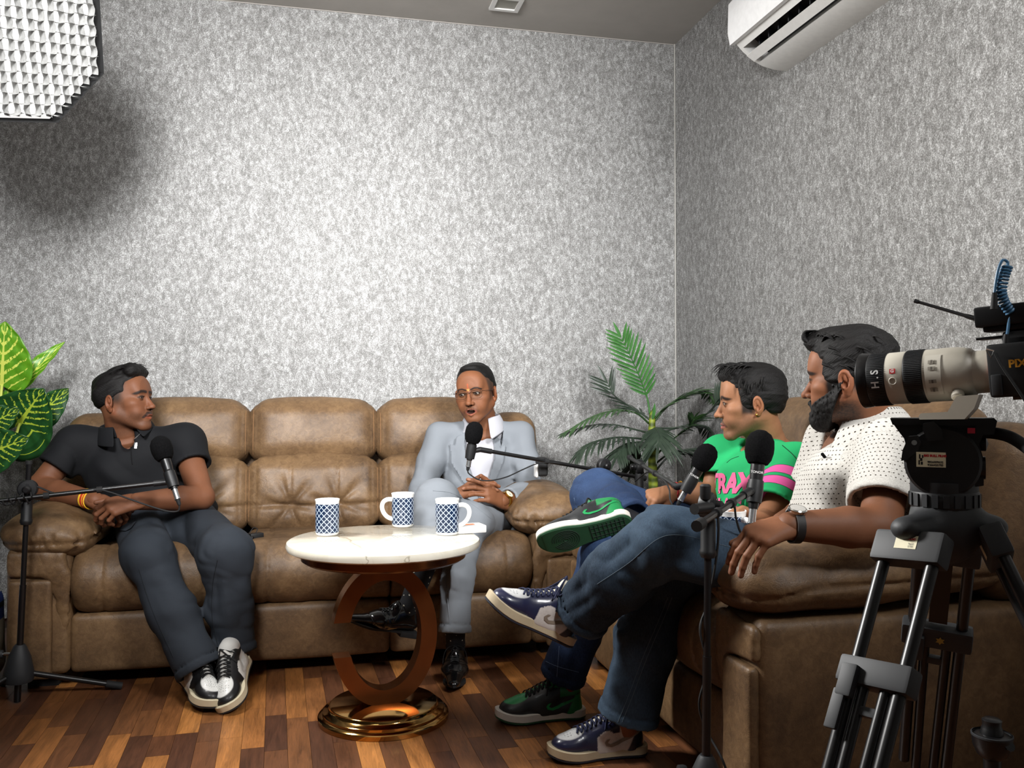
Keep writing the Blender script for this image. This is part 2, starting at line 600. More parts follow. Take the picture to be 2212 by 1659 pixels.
# ------------------------------------------------------------------ materials
def srgb(r, g, b):
    f = lambda c: c / 12.92 if c <= 0.04045 else ((c + 0.055) / 1.055)**2.4
    return (f(r / 255), f(g / 255), f(b / 255), 1.0)
class NT:
    def __init__(s, name):
        s.m = bpy.data.materials.new(name); s.m.use_nodes = True
        s.t = s.m.node_tree; s.b = s.t.nodes['Principled BSDF']
    def n(s, typ, ins=None, **kw):
        x = s.t.nodes.new(typ)
        for k, v in kw.items(): setattr(x, k, v)
        if ins:
            for k, v in ins.items():
                if isinstance(v, bpy.types.NodeSocket): s.t.links.new(v, x.inputs[k])
                else: x.inputs[k].default_value = v
        return x
    def to(s, sock, name):
        s.t.links.new(sock, s.b.inputs[name])
    def math(s, op, a, b=None, c=None, clamp=False):
        x = s.t.nodes.new('ShaderNodeMath'); x.operation = op; x.use_clamp = clamp
        for i, v in enumerate((a, b, c)):
            if v is None: continue
            if isinstance(v, bpy.types.NodeSocket): s.t.links.new(v, x.inputs[i])
            else: x.inputs[i].default_value = v
        return x.outputs[0]
    def mix(s, fac, a, b, blend='MIX'):
        x = s.t.nodes.new('ShaderNodeMix'); x.data_type = 'RGBA'; x.blend_type = blend
        for i, v in ((0, fac), (6, a), (7, b)):
            if isinstance(v, bpy.types.NodeSocket): s.t.links.new(v, x.inputs[i])
            else: x.inputs[i].default_value = v
        return x.outputs[2]
    def ramp(s, fac, stops, interp='LINEAR'):
        x = s.t.nodes.new('ShaderNodeValToRGB'); x.color_ramp.interpolation = interp
        cr = x.color_ramp
        while len(cr.elements) < len(stops): cr.elements.new(0.5)
        for e, (p, c) in zip(cr.elements, stops):
            e.position = p; e.color = c if len(c) == 4 else (*c, 1)
        s.t.links.new(fac, x.inputs[0])
        return x.outputs[0]
    def coord(s, kind='Object'):
        return s.n('ShaderNodeTexCoord').outputs[kind]
    def scale(s, v, sc):
        return s.n('ShaderNodeMapping', {'Vector': v, 'Scale': sc}).outputs[0]
    def noise(s, v, sc, det=4, rough=.6, dist=0.0):
        return s.n('ShaderNodeTexNoise', {'Vector': v, 'Scale': sc, 'Detail': det, 'Roughness': rough, 'Distortion': dist}).outputs[0]
    def bump(s, h, strength=.3, dist=.002):
        x = s.n('ShaderNodeBump', {'Height': h, 'Strength': strength, 'Distance': dist})
        s.to(x.outputs[0], 'Normal')
    def sep(s, v):
        return s.n('ShaderNodeSeparateXYZ', {0: v}).outputs
    def attr(s, name, out='Color'):
        return s.n('ShaderNodeAttribute', attribute_name=name).outputs[out]
def plain(name, col, rough=.5, metal=0.0, noise=0.0, nscale=40, bump=0.0, coat=0.0, spec=.5):
    t = NT(name)
    t.b.inputs['Roughness'].default_value = rough
    t.b.inputs['Metallic'].default_value = metal
    t.b.inputs['Specular IOR Level'].default_value = spec
    if coat: t.b.inputs['Coat Weight'].default_value = coat
    nz = t.noise(t.coord(), nscale, 3)
    d = max(noise, 0.04)
    lo = tuple(c * (1 - d) for c in col[:3]) + (1,); hi = tuple(min(1, c * (1 + d)) for c in col[:3]) + (1,)
    t.to(t.ramp(nz, [(.3, lo), (.7, hi)]), 'Base Color')
    if bump: t.bump(nz, bump, .001)
    return t.m
# ================================================================== materials of the place
def mat_wallpaper():
    t = NT('silver_wallpaper')
    c = t.coord()
    n1 = t.noise(c, 210, 3, .7)
    n2 = t.noise(t.scale(c, (1, 1, .6)), 58, 4, .65, .5)
    s = t.math('ADD', t.math('MULTIPLY', n1, .60), t.math('MULTIPLY', n2, .42))
    t.to(t.ramp(s, [(.40, srgb(98, 97, 95)), (.50, srgb(134, 133, 131)), (.56, srgb(160, 160, 159)), (.64, srgb(204, 204, 204))]), 'Base Color')
    t.b.inputs['Roughness'].default_value = .5
    t.b.inputs['Specular IOR Level'].default_value = .35
    t.bump(n1, .35, .004)
    return t.m
def mat_plank():
    t = NT('laminate_plank')
    rnd = t.n('ShaderNodeObjectInfo').outputs['Random']
    c = t.n('ShaderNodeNewGeometry').outputs['Position']
    off = t.n('ShaderNodeCombineXYZ', {0: t.math('MULTIPLY', rnd, 37.0), 1: t.math('MULTIPLY', rnd, 91.0), 2: 0.0}).outputs[0]
    v = t.n('ShaderNodeVectorMath', {0: c, 1: off}, operation='ADD').outputs[0]
    g = t.noise(t.scale(v, (1, .07, 1)), 110, 5, .7, 1.6)
    g2 = t.noise(t.scale(v, (1, .16, 1)), 16, 3, .5, 2.0)
    base = t.ramp(rnd, [(0, srgb(84, 53, 38)), (.3, srgb(106, 67, 43)), (.55, srgb(130, 84, 50)), (.8, srgb(166, 108, 58)), (1, srgb(198, 134, 72))])
    gm = t.math('MULTIPLY_ADD', t.math('ADD', t.math('MULTIPLY', g, .65), t.math('MULTIPLY', g2, .5)), 2.4, -.38, clamp=False)
    t.to(t.mix(1.0, base, t.n('ShaderNodeCombineColor', {0: gm, 1: gm, 2: gm}).outputs[0], 'MULTIPLY'), 'Base Color')
    t.b.inputs['Roughness'].default_value = .34
    t.bump(g, .12, .001)
    return t.m
def mat_leather():
    t = NT('brown_suede_leather')
    c = t.coord()
    n1 = t.noise(c, 5.5, 3, .6, .4)
    n2 = t.noise(c, 55, 3, .65, .8)
    vo = t.n('ShaderNodeTexVoronoi', {'Vector': c, 'Scale': 170.0}, feature='DISTANCE_TO_EDGE').outputs[0]
    crack = t.math('SMOOTH_MIN', t.math('MULTIPLY', vo, 6.0), 1.0, .3)
    s = t.math('ADD', t.math('MULTIPLY', n1, .6), t.math('MULTIPLY', n2, .4))
    col = t.ramp(s, [(.32, srgb(76, 57, 39)), (.5, srgb(104, 80, 55)), (.68, srgb(129, 102, 72))])
    t.to(col, 'Base Color')
    t.to(t.math('MULTIPLY_ADD', n1, -.25, .62), 'Roughness')
    t.b.inputs['Specular IOR Level'].default_value = .42
    t.bump(t.math('ADD', t.math('MULTIPLY', crack, .18), n2), .32, .0026)
    return t.m
def mat_marble():
    t = NT('cream_marble')
    c = t.coord()
    w = t.noise(c, 2.2, 5, .6, .8)
    v = t.math('ABSOLUTE', t.math('SUBTRACT', w, .5))
    w2 = t.noise(c, 5, 4, .6, 1.2)
    v2 = t.math('ABSOLUTE', t.math('SUBTRACT', w2, .5))
    m = t.math('MULTIPLY', t.ramp(v, [(0, (.05, .05, .05, 1)), (.011, (1, 1, 1, 1))]), t.ramp(v2, [(0, (.85, .85, .85, 1)), (.006, (1, 1, 1, 1))]))
    t.to(t.mix(m, srgb(176, 168, 148), t.ramp(w2, [(.3, srgb(226, 219, 200)), (.7, srgb(240, 236, 222))])), 'Base Color')
    t.b.inputs['Roughness'].default_value = .06
    t.b.inputs['Coat Weight'].default_value = .4
    t.b.inputs['Coat Roughness'].default_value = .03
    return t.m
def mat_copper():
    t = NT('rose_gold_metal')
    n = t.noise(t.coord(), 7, 3)
    t.to(t.ramp(n, [(.3, srgb(118, 70, 38)), (.7, srgb(138, 84, 46))]), 'Base Color')
    t.b.inputs['Metallic'].default_value = .85
    t.b.inputs['Roughness'].default_value = .24
    return t.m
M_WALL = mat_wallpaper()
M_PLANK = mat_plank()
M_LEATHER = mat_leather()
M_MARBLE = mat_marble()
M_COPPER = mat_copper()
M_BRASS = plain('polished_brass', srgb(186, 144, 84), .1, 1.0)
M_CEIL = plain('ceiling_paint', srgb(176, 171, 165), .8, noise=.03, nscale=6)
M_BLACK = plain('black_metal', srgb(15, 15, 17), .36, 0.0, noise=.1)
M_BLACKP = plain('black_plastic', srgb(20, 21, 23), .48, 0.0, noise=.1)
M_GREYP = plain('dark_grey_plastic', srgb(38, 40, 43), .58, 0.0, noise=.06)
M_RUBBER = plain('black_rubber', srgb(20, 20, 21), .75, 0.0, noise=.1)
M_WHITE = plain('white_plastic', srgb(232, 231, 228), .35, 0.0, noise=.02)
M_CERAM = plain('white_ceramic', srgb(242, 242, 240), .12, 0.0, noise=.01)
M_STITCH = plain('tan_thread', srgb(142, 104, 68), .8)
M_DARK = plain('dark_void', srgb(14, 13, 13), .9)
M_CHROME = plain('chrome', srgb(210, 210, 208), .15, 1.0)
M_GOLD = plain('gold_metal', srgb(214, 168, 72), .22, 1.0)
M_SILVERP = plain('silver_connector', srgb(196, 198, 200), .25, .9)

# ================================================================== the room
WX0, WX1, WY0, WY1, WZ = -3.2, 1.975, -2.6, 4.51, 3.0
def shell(name, c, size, mat):
    o = MB().box(c, size).build(name, mat, smooth=False)
    o['kind'] = 'structure'
    return o
floor = shell('floor', ((WX0 + WX1) / 2, (WY0 + WY1) / 2, -.06), (WX1 - WX0 + .2, WY1 - WY0 + .2, .1), plain('floor_underlay', srgb(52, 32, 21), .6))
shell('ceiling', ((WX0 + WX1) / 2, (WY0 + WY1) / 2, WZ + .05), (WX1 - WX0 + .2, WY1 - WY0 + .2, .1), M_CEIL)
shell('wall_back', ((WX0 + WX1) / 2, WY1 + .05, WZ / 2), (WX1 - WX0 + .2, .1, WZ), M_WALL)
shell('wall_right', (WX1 + .05, (WY0 + WY1) / 2 - .06, WZ / 2), (.1, WY1 - WY0 + .1, WZ), M_WALL)
shell('wall_left', (WX0 - .05, (WY0 + WY1) / 2 - .06, WZ / 2), (.1, WY1 - WY0 + .1, WZ), M_WALL)
shell('wall_rear', ((WX0 + WX1) / 2, WY0 - .05, WZ / 2), (WX1 - WX0, .1, WZ), M_WALL)
# light joint strip running down the corner
tr = MB().box((WX1 - .004, WY1 - .004, WZ / 2), (.006, .006, WZ)).build('trim_1', plain('corner_sealant', srgb(190, 188, 182), .6), smooth=False)
tr['kind'] = 'structure'
tr2 = MB().box(((WX0 + WX1) / 2, WY1 - .003, WZ - .003), (WX1 - WX0, .004, .004)).build('trim_2', M_CEIL, smooth=False)
tr2['kind'] = 'structure'

# laminate strips: every strip in view is a plank of its own
def build_planks():
    rnd = random.Random(11)
    w, gap, rot = .0655, .0009, R(2.2)
    unit = MB().box((0, 0, -.005), (1, 1, .01)).build('plank', M_PLANK, floor, smooth=False)
    me = unit.data
    first = True
    rest = MB()
    cr, sr = math.cos(rot), math.sin(rot)
    x = -3.3
    while x < 2.1:
        y = -2.7 - rnd.random() * .3
        while y < 4.6:
            L = rnd.choice((.16, .22, .3, .36, .42, .5)) * rnd.uniform(.9, 1.1)
            cx, cy = x + w / 2, y + L / 2
            px, py = cx * cr - cy * sr, cx * sr + cy * cr      # rotated about the origin
            seen = -1.5 < px < 1.2 and 2.05 < py < 3.62 and px > -1.02 - (py - 2.05) * .0
            if seen:
                o = unit if first else unit.copy()
                if not first:
                    COL.objects.link(o)
                first = False
                o.location = (px, py, 0)
                o.rotation_euler = (0, 0, rot)
                o.scale = (w - gap, L - gap, 1)
            elif -3.3 < px < 2.0 and -2.6 < py < 4.5:
                rest.box((px, py, -.005), (w - gap, L - gap, .01), Matrix.Rotation(rot, 3, 'Z'))
            y += L
        x += w
    r_ = rest.build('plank_field', M_PLANK, floor, smooth=False)
    r_['kind'] = 'stuff'
build_planks()

# recessed square downlight, switched off
lc = PZ(1094, 6, 3.0)
tl = thing('ceiling_downlight', 'small square recessed ceiling downlight, switched off', 'downlight', (lc.x, lc.y, 3.0))
fr = MB()
for sx, sy, lx, ly in ((0, 1, .15, .022), (0, -1, .15, .022), (1, 0, .022, .106), (-1, 0, .022, .106)):
    fr.box((lc.x + sx * .064, lc.y + sy * .064, 2.994), (lx, ly, .012))
fr.build('frame', M_WHITE, tl, smooth=False)
MB().box((lc.x, lc.y, 2.9975), (.108, .108, .005)).build('diffuser', plain('dull_diffuser', srgb(150, 148, 138), .5), tl, smooth=False)

# ================================================================== air conditioner on the right wall
def build_ac():
    y1, y0 = 3.32, 2.45
    t = thing('air_conditioner', 'white split air conditioner with open louver high on right wall', 'air conditioner', (WX1, (y0 + y1) / 2, 2.42))
    ex, ey = Vector((-1, 0, 0)), Vector((0, 0, 1))
    def slab(poly, a, b, name, mat, par=t):
        return MB().prism(poly, (WX1, a, 0), ex, ey, (0, 1, 0), b - a).build(name, mat, par, smooth='auto')
    back = [(0, 2.42), (.06, 2.421), (.115, 2.432), (.135, 2.441), (.125, 2.462), (.05, 2.50), (.05, 2.72), (0, 2.72)]
    slab(back, y0, y1, 'body', M_WHITE)
    lip = [(.214, 2.493), (.228, 2.508), (.24, 2.52), (.24, 2.69), (.2, 2.72), (.05, 2.72), (.05, 2.70), (.16, 2.66), (.19, 2.56)]
    slab(lip, y0, y1, 'upper_casing', M_WHITE)
    slab([(.05, 2.50), (.11, 2.475), (.19, 2.54), (.17, 2.66), (.05, 2.70)], y0 + .02, y1 - .02, 'outlet_cavity', M_DARK)
    side = [(0, 2.42), (.06, 2.421), (.115, 2.432), (.16, 2.452), (.205, 2.485), (.228, 2.508), (.24, 2.52), (.24, 2.69), (.2, 2.72), (0, 2.72)]
    slab(side, y1, y1 + .022, 'end_cap', M_WHITE)
    slab(side, y0 - .022, y0, 'end_cap', M_WHITE)
    slab([(.24, 2.512), (.262, 2.508), (.272, 2.56), (.268, 2.68), (.24, 2.715), (.2, 2.725)], y0 - .024, y1 + .026, 'front_panel', plain('ac_front_panel', srgb(244, 244, 244), .25))
    slab([(.156, 2.446), (.162, 2.441), (.196, 2.462), (.192, 2.468)], y0 + .01, y1 + .006, 'louver_blade', M_WHITE)
    for i in range(11):
        y = y0 + .06 + i * (y1 - y0 - .12) / 10
        MB().box((WX1 - .155, y, 2.505), (.05, .004, .045), Matrix.Rotation(.35, 3, 'Z')).build('vane', M_GREYP, t, smooth=False)
    # thin guide bars seen inside the upper slot
    for k in range(3):
        MB().box((WX1 - .17 - .012 * k, (y0 + y1) / 2, 2.53 + .018 * k), (.003, y1 - y0 - .05, .004)).build('guide_bar', M_GREYP, t, smooth=False)
    return t
build_ac()

# ================================================================== octagonal softbox in view
def build_softbox(c, n, e1, Rr, label, pole, step=.034, lamp=True):
    c = Vector(c); n = Vector(n).normalized()
    e1 = (e1 - n * e1.dot(n)).normalized()
    e2 = n.cross(e1).normalized()
    if e2.z < 0: e2 = -e2
    t = thing('octagonal_softbox', label, 'softbox', (c.x, c.y, c.z))
    oct_ = [(Rr * math.cos(R(22.5 + 45 * k)), Rr * math.sin(R(22.5 + 45 * k))) for k in range(8)]
    W3 = lambda a, b, h: c + e1 * a + e2 * b + n * h
    # black fabric shell running back to the speed ring, with a rim round the front
    sh = MB()
    rows = []
    for s_, h in ((1.0, .045), (1.012, .045), (1.012, 0), (.82, -.14), (.3, -.30), (.28, -.34)):
        rows.append([W3(a * s_, b * s_, h) for a, b in oct_] + [W3(oct_[0][0] * s_, oct_[0][1] * s_, h)])
    sh.grid(rows)
    sh.build('fabric_shell', plain('black_softbox_fabric', srgb(22, 22, 23), .8), t, smooth=False)
    em = NT('softbox_diffuser')
    em.b.inputs['Base Color'].default_value = (.9, .9, .9, 1)
    em.b.inputs['Emission Color'].default_value = (1.0, .985, .96, 1)
    em.b.inputs['Emission Strength'].default_value = BOX_E
    MB().add([W3(a * .985, b * .985, -.012) for a, b in oct_], [tuple(range(8))]).build('diffuser', em.m, t, smooth=False)
    # egg-crate strips
    gm = NT('white_grid_fabric')
    gm.b.inputs['Roughness'].default_value = .9
    gn = gm.noise(gm.coord(), 60, 3)
    gm.to(gm.ramp(gn, [(.3, srgb(160, 160, 158)), (.7, srgb(190, 190, 188))]), 'Base Color')
    ap = Rr * math.cos(R(22.5)) * .985
    def half(v):          # half length of the octagon at offset v
        s_ = Rr * math.sin(R(22.5))
        return ap if abs(v) <= s_ else ap - (abs(v) - s_)
    k = -9
    rg = random.Random(3)
    while k <= 9 and lamp:
        v = k * step
        if abs(v) < ap - .010:
            L = half(v) - .010
            for horiz in (0, 1):
                m = MB()
                N = 26
                rows = [[], []]
                for i in range(N + 1):
                    q = -L + 2 * L * i / N
                    w = v + .0035 * math.sin(q * 92.4 + (k % 2) * math.pi) + rg.uniform(-.0008, .0008)
                    for j, h in ((0, 0.0), (1, .050)):
                        rows[j].append(W3(q, w, h) if horiz else W3(w, q, h))
                m.grid(rows)
                m.build('grid_strip', gm.m, t, smooth=True)
        k += 1
    if lamp:
        la = area_light('softbox_lamp', W3(0, 0, .05), W3(0, 0, 1), Rr * 1.75, BOX_P, 135, (1.0, .985, .96))
        la.parent = t; la.matrix_parent_inverse = pinv(t)
    # lamp head and light stand behind it
    MB().lathe([(0, -.34), (.075, -.34), (.075, -.56), (.06, -.60), (0, -.60)], c, n, 24).build('lamp_head', M_BLACKP, t)
    q0 = c - n * .50
    q = Vector((pole[0], pole[1], q0.z - .05))
    MB().tube([q0, q], .014, 10).build('boom_arm', M_BLACK, t)
    MB().tube([q, Vector((q.x, q.y, .75))], .016, 12).build('stand_pole', M_BLACK, t)
    leg = MB()
    MB().tube([Vector((q.x, q.y, .78)), Vector((q.x, q.y, .12))], .02, 12).build('stand_pole', M_BLACK, t)
    for a in (100, 220, 340):
        e = Vector((q.x + .36 * math.cos(R(a)), q.y + .36 * math.sin(R(a)), .012))
        MB().tube([Vector((q.x, q.y, .62)), e], .011, 8).build('stand_leg', M_BLACK, t)
    return t
_c = P(14, 60, 2.9)
build_softbox(_c, (.60, -.74, -.30), P(114, 69.6, 2.985) - _c, .318, 'lit octagonal softbox with white egg-crate grid at top left', (-1.52, 3.72))
for _l, _lab, _r in ((key_light, 'octagonal softbox on a stand left of the camera, out of frame', .40), (fill_light, 'octagonal softbox on a stand right of the camera, out of frame', .38)):
    _n = (_l.rotation_euler.to_matrix() @ Vector((0, 0, -1))).normalized()
    _q = _l.location - _n * .06
    build_softbox(_q, _n, _n.cross(Vector((0, 0, 1))), _r, _lab, ((_q - _n * .62).x, (_q - _n * .62).y), lamp=False)
# ================================================================== recliner sofas
def sofa(n, name, label, loc, rotz, w=.56, lift=(0, .025)):
    """local: x along the sofa, y = 0 front plane growing to the back, z up"""
    t = thing(name, label, 'sofa', loc, rotz)
    X = wmat(t)
    aw, D = .20, .98
    x0 = -n * w / 2
    def go(s, nm, **kw):
        return s.build(nm, M_LEATHER, t, xf=X, relax=1, **kw)
    # plinth and feet
    MB().box((0, .50, .105), (n * w + 2 * aw - .08, .84, .09)).build('plinth', M_DARK, t, smooth=False, xf=X)
    for fx in (-1, 1):
        for fy in (.12, .86):
            MB().box((fx * (n * w / 2 + aw - .1), fy, .03), (.10, .08, .06)).build('foot', M_DARK, t, smooth=False, xf=X)
    for i in range(n):
        cx = x0 + w * (i + .5)
        # foot-rest panel under the seat
        s = SDF(.009)
        s.box((cx, .075, .158), (w / 2 - .0015, .06, .102), .018, bulge=.006)
        go(s, 'footrest_panel')
        # seat: rolled front, flat top
        s = SDF(.008)
        s.box((cx, .31, .395), (w / 2 - .001, .28, .07), .04, bulge=.016)
        s.cap((cx - w / 2 - .02, .085, .372), (cx + w / 2 + .02, .085, .372), .118, k=.05)
        s.cut((cx - w / 2 + .001, 0, 0), (-1, 0, 0), .055 if i == 0 else .014)
        s.cut((cx + w / 2 - .001, 0, 0), (1, 0, 0), .055 if i == n - 1 else .014)
        def seam(X_, Y_, Z_, D_, cx=cx):
            a = np.abs(X_ - (cx - .17)); b = np.abs(X_ - (cx + .17))
            g = .007 * (np.exp(-(a / .006)**2) + np.exp(-(b / .006)**2))
            wr = .0022 * vnoise(X_ * 16, Y_ * 10, Z_ * 22, 3 + i) + .0016 * vnoise(X_ * 40, Y_ * 14, Z_ * 30, 9)
            return g + wr
        s.warp(seam)
        go(s, 'seat_cushion')
        # lower back pad with two tufts
        s = SDF(.007)
        tilt = np.array(Matrix.Rotation(R(-9), 3, 'X'))
        s.box((cx, .645, .60), (w / 2 - .003, .10, .155), .06, M=tilt, bulge=.03)
        tz = .565
        def tuft(X_, Y_, Z_, D_, cx=cx, i=i):
            g = 0
            for tx in (cx - .10, cx + .10):
                dx, dz = X_ - tx, Z_ - tz
                r = np.sqrt(dx * dx + dz * dz)
                th = np.arctan2(dz, dx)
                star = np.cos(th * 6 + 1.0 + (tx > cx) * .7) * .5 + .5
                g = g + .032 * np.exp(-(r / .035)**2) + .013 * star**3 * np.exp(-((r - .07) / .07)**2)
                g = g + .006 * np.exp(-(dx / .006)**2) * np.clip((Z_ - tz) * 20, 0, 1)
            g = g + .012 * np.exp(-((Z_ - tz) / .010)**2)
            g = g + .004 * np.exp(-((np.abs(X_ - cx) - (w / 2 - .035)) / .005)**2)
            g = g + .002 * vnoise(X_ * 18, Y_ * 12, Z_ * 18, i)
            return g
        s.warp(tuft)
        go(s, 'back_pad')
        # head pad, rolled over the top
        s = SDF(.008)
        tilt = np.array(Matrix.Rotation(R(-12), 3, 'X'))
        s.box((cx, .755, .868), (w / 2 - .003, .105, .142), .085, M=tilt, bulge=.022)
        def hs(X_, Y_, Z_, D_, cx=cx, i=i):
            g = .004 * np.exp(-((np.abs(X_ - cx) - (w / 2 - .035)) / .005)**2)
            return g + .003 * vnoise(X_ * 7, Y_ * 7, Z_ * 9, 5 + i) + .0012 * vnoise(X_ * 30, Y_ * 30, Z_ * 30, 7)
        s.warp(hs)
        go(s, 'head_pad')
    # frame behind the pads, shoulders at both ends
    s = SDF(.012)
    s.box((0, .87, .53), (n * w / 2 + .02, .085, .40), .06)
    go(s, 'back_frame')
    for sg in (-1, 1):
        s = SDF(.009)
        s.box((sg * (n * w / 2 + .085), .80, .72), (.115, .135, .225), .085, M=np.array(Matrix.Rotation(R(-10), 3, 'X')), bulge=.01)
        s.warp(lambda X_, Y_, Z_, D_: .002 * vnoise(X_ * 9, Y_ * 9, Z_ * 9, 2))
        go(s, 'side_wing')
        ax = sg * (n * w / 2 + aw / 2)
        # arm body
        s = SDF(.009)
        s.box((ax, .46, .28), (aw / 2 + .004, .455, .225), .028)
        go(s, 'arm_body')
        # raised front panel and the band that frames it
        s = SDF(.006)
        s.box((ax + sg * .020, -.004, .222), (.070, .016, .172), .012)
        s.warp(lambda X_, Y_, Z_, D_: .0016 * vnoise(X_ * 30, Y_ * 20, Z_ * 14, 6))
        go(s, 'arm_front_panel')
        s = SDF(.006)
        s.box((ax + sg * .004, .0, .448), (.092, .014, .044), .014, k=.0)
        s.cap((ax - sg * .045, .0, .445), (ax - sg * .075, .002, .38), .034, .026, .03, flat=((0, 1, 0), .4))
        s.cap((ax - sg * .075, .002, .38), (ax - sg * .082, .014, .22), .026, .018, .02, flat=((0, 1, 0), .45))
        s.warp(lambda X_, Y_, Z_, D_: .0022 * vnoise(X_ * 60, Y_ * 20, Z_ * 60, 4))
        s.cut((ax + sg * (aw / 2 + .003), 0, 0), (sg, 0, 0), .01)
        go(s, 'arm_trim')
        # plump pad on top
        s = SDF(.008)
        pc = ax - sg * .015; lf = lift[0] if sg < 0 else lift[1]
        s.chain([(pc, .09, .548 + lf), (pc, .30, .560 + lf), (pc, .66, .575 + lf)], [.112, .112, .10], k=.06, flat=((0, 0, 1), .68))
        s.cap((pc - sg * .07, .07, .53 + lf * .6), (pc - sg * .07, .60, .56 + lf), .092, .085, k=.06, flat=((0, 0, 1), .7))
        s.cap((pc + sg * .055, .07, .545 + lf * .8), (pc + sg * .055, .60, .56 + lf), .086, .08, k=.06, flat=((0, 0, 1), .7))
        def padw(X_, Y_, Z_, D_, pc=pc, sg=sg, lf=lf):
            seamz = .548 + lf * .8 - .03 * np.exp(-((Y_ + .01) / .10)**2)
            g = .007 * np.exp(-((Z_ - seamz) / .006)**2)
            e = np.exp(-((Z_ - seamz) / .035)**2) * np.exp(-((Y_ - .0) / .12)**2)
            pl = vnoise(X_ * 55 + Z_ * 14, Y_ * 30, Z_ * 9, 1)
            g = g + .013 * e * (np.abs(pl) * 1.6 - .5) * np.clip(.35 + sg * (pc - X_) * 7, .15, 1)
            return g + .0035 * vnoise(X_ * 13, Y_ * 9, Z_ * 16, 8) + .0015 * vnoise(X_ * 40, Y_ * 30, Z_ * 40, 2)
        s.warp(padw)
        go(s, 'arm_pad')
    # stitch lines beside the seams of the back pads
    vd = (X.to_3x3() @ Vector((0, 1, 0))).normalized()
    for o in list(t.children):
        if not o.name.startswith(('head_pad', 'back_pad')): continue
        sk = Skin(o)
        xs = [(X.inverted() @ v.co).x for v in o.data.vertices]; zs = [(X.inverted() @ v.co).z for v in o.data.vertices]
        for sg, xx in ((-1, min(xs) + .034), (1, max(xs) - .034)):
            pts = []
            for q in np.linspace(.06, .93, 16):
                p = X @ Vector((xx, .2, min(zs) + (max(zs) - min(zs)) * float(q)))
                h = sk.t.ray_cast(p, vd, 1.0)
                if h[0] is not None: pts.append(h[0] - vd * .0004)
            if len(pts) > 4: MB().tube(pts, .0011, 5).build('stitching', M_STITCH, o)
    return t

sofa1 = sofa(3, 'recliner_sofa', 'long brown leather three-seat recliner sofa against the back wall', (.018, 3.335, 0), 0.0)
sofa2 = sofa(2, 'recliner_sofa', 'shorter brown leather two-seat recliner sofa along the right wall', (1.012, 2.575, 0), -math.pi / 2, .525, (.015, .045))

# ================================================================== coffee table
def build_table():
    b = PZ(829, 1548, 0.0)
    cx, cy = b.x, b.y
    t = thing('coffee_table', 'round cream marble coffee table on C-shaped rose gold stand', 'table', (cx, cy, 0))
    H_ = .572
    MB().lathe([(0, .05), (.168, .05), (.172, .047), (.173, .040), (.176, .036), (.190, .032), (.194, .029), (.194, .022), (.205, .018), (.2085, .014), (.2085, 0.001), (0, 0.001)][::-1],
               (cx, cy, 0), (0, 0, 1), 96).build('base', M_BRASS, t)
    # C ring: elliptical, open to the left
    ring = MB()
    zc, a_, b_, wid, dep = .268, .168, .226, .052, .062
    ca = Matrix.Rotation(R(6), 3, 'Z') @ Vector((1, 0, 0)); na = Vector((-ca.y, ca.x, 0))
    rows = []
    th0 = math.pi - math.asin(.050 / b_) ; th1 = -math.pi + math.asin(.058 / b_)
    N = 72
    for i in range(N + 1):
        th = th0 + (th1 - th0) * i / N
        o = Vector((cx, cy, zc)) + ca * (a_ * math.cos(th)) + Vector((0, 0, b_ * math.sin(th)))
        inn = Vector((cx, cy, zc)) + ca * ((a_ - wid) * math.cos(th)) + Vector((0, 0, (b_ - wid) * math.sin(th)))
        if i == 0: inn.z = o.z
        if i == N: inn.z = o.z
        rows.append([o - na * dep / 2, o + na * dep / 2, inn + na * dep / 2, inn - na * dep / 2, o - na * dep / 2])
    ring.grid(rows)
    ring.add(rows[0][:4], [(0, 1, 2, 3)]); ring.add(rows[-1][:4], [(3, 2, 1, 0)])
    ring.build('c_stand', M_COPPER, t)
    MB().lathe([(0, H_ - .066), (.25, H_ - .066), (.262, H_ - .058), (.264, H_ - .030), (0, H_ - .030)][::-1], (cx, cy, 0), (0, 0, 1), 96).build('rim_band', M_COPPER, t)
    MB().lathe([(0, H_), (.298, H_), (.306, H_ - .004), (.3095, H_ - .014), (.306, H_ - .025), (.298, H_ - .030), (0, H_ - .030)][::-1], (cx, cy, 0), (0, 0, 1), 128).build('marble_top', M_MARBLE, t)
    return t, cx, cy, H_
table, TBX, TBY, TBZ = build_table()

# ================================================================== mugs
def mat_mug():
    t = NT('mug_pattern')
    c = t.sep(t.coord())
    th = t.math('MULTIPLY', t.math('ARCTAN2', c[1], c[0]), 26 / (2 * math.pi))
    z = t.math('MULTIPLY', c[2], 1 / .0094)
    a = t.math('ADD', th, z); b = t.math('SUBTRACT', th, z)
    def line(q):
        f = t.math('FRACT', t.math('MULTIPLY', q, .5))
        return t.math('ABSOLUTE', t.math('SUBTRACT', f, .5))       # .5 at the lines
    la, lb = line(a), line(b)
    m = t.math('MAXIMUM', la, lb)
    ln = t.ramp(m, [(.40, (0, 0, 0, 1)), (.425, (1, 1, 1, 1))])
    band = t.math('MULTIPLY', t.math('GREATER_THAN', c[2], .0095), t.math('LESS_THAN', c[2], .1035))
    rr = t.math('SQRT', t.math('ADD', t.math('MULTIPLY', c[0], c[0]), t.math('MULTIPLY', c[1], c[1])))
    out = t.math('GREATER_THAN', rr, .0372)
    band = t.math('MULTIPLY', band, out)
    navy = t.mix(ln, srgb(26, 44, 74), srgb(190, 205, 226))
    t.to(t.mix(band, srgb(242, 242, 240), navy), 'Base Color')
    t.b.inputs['Roughness'].default_value = .13
    return t.m
M_MUG = mat_mug()
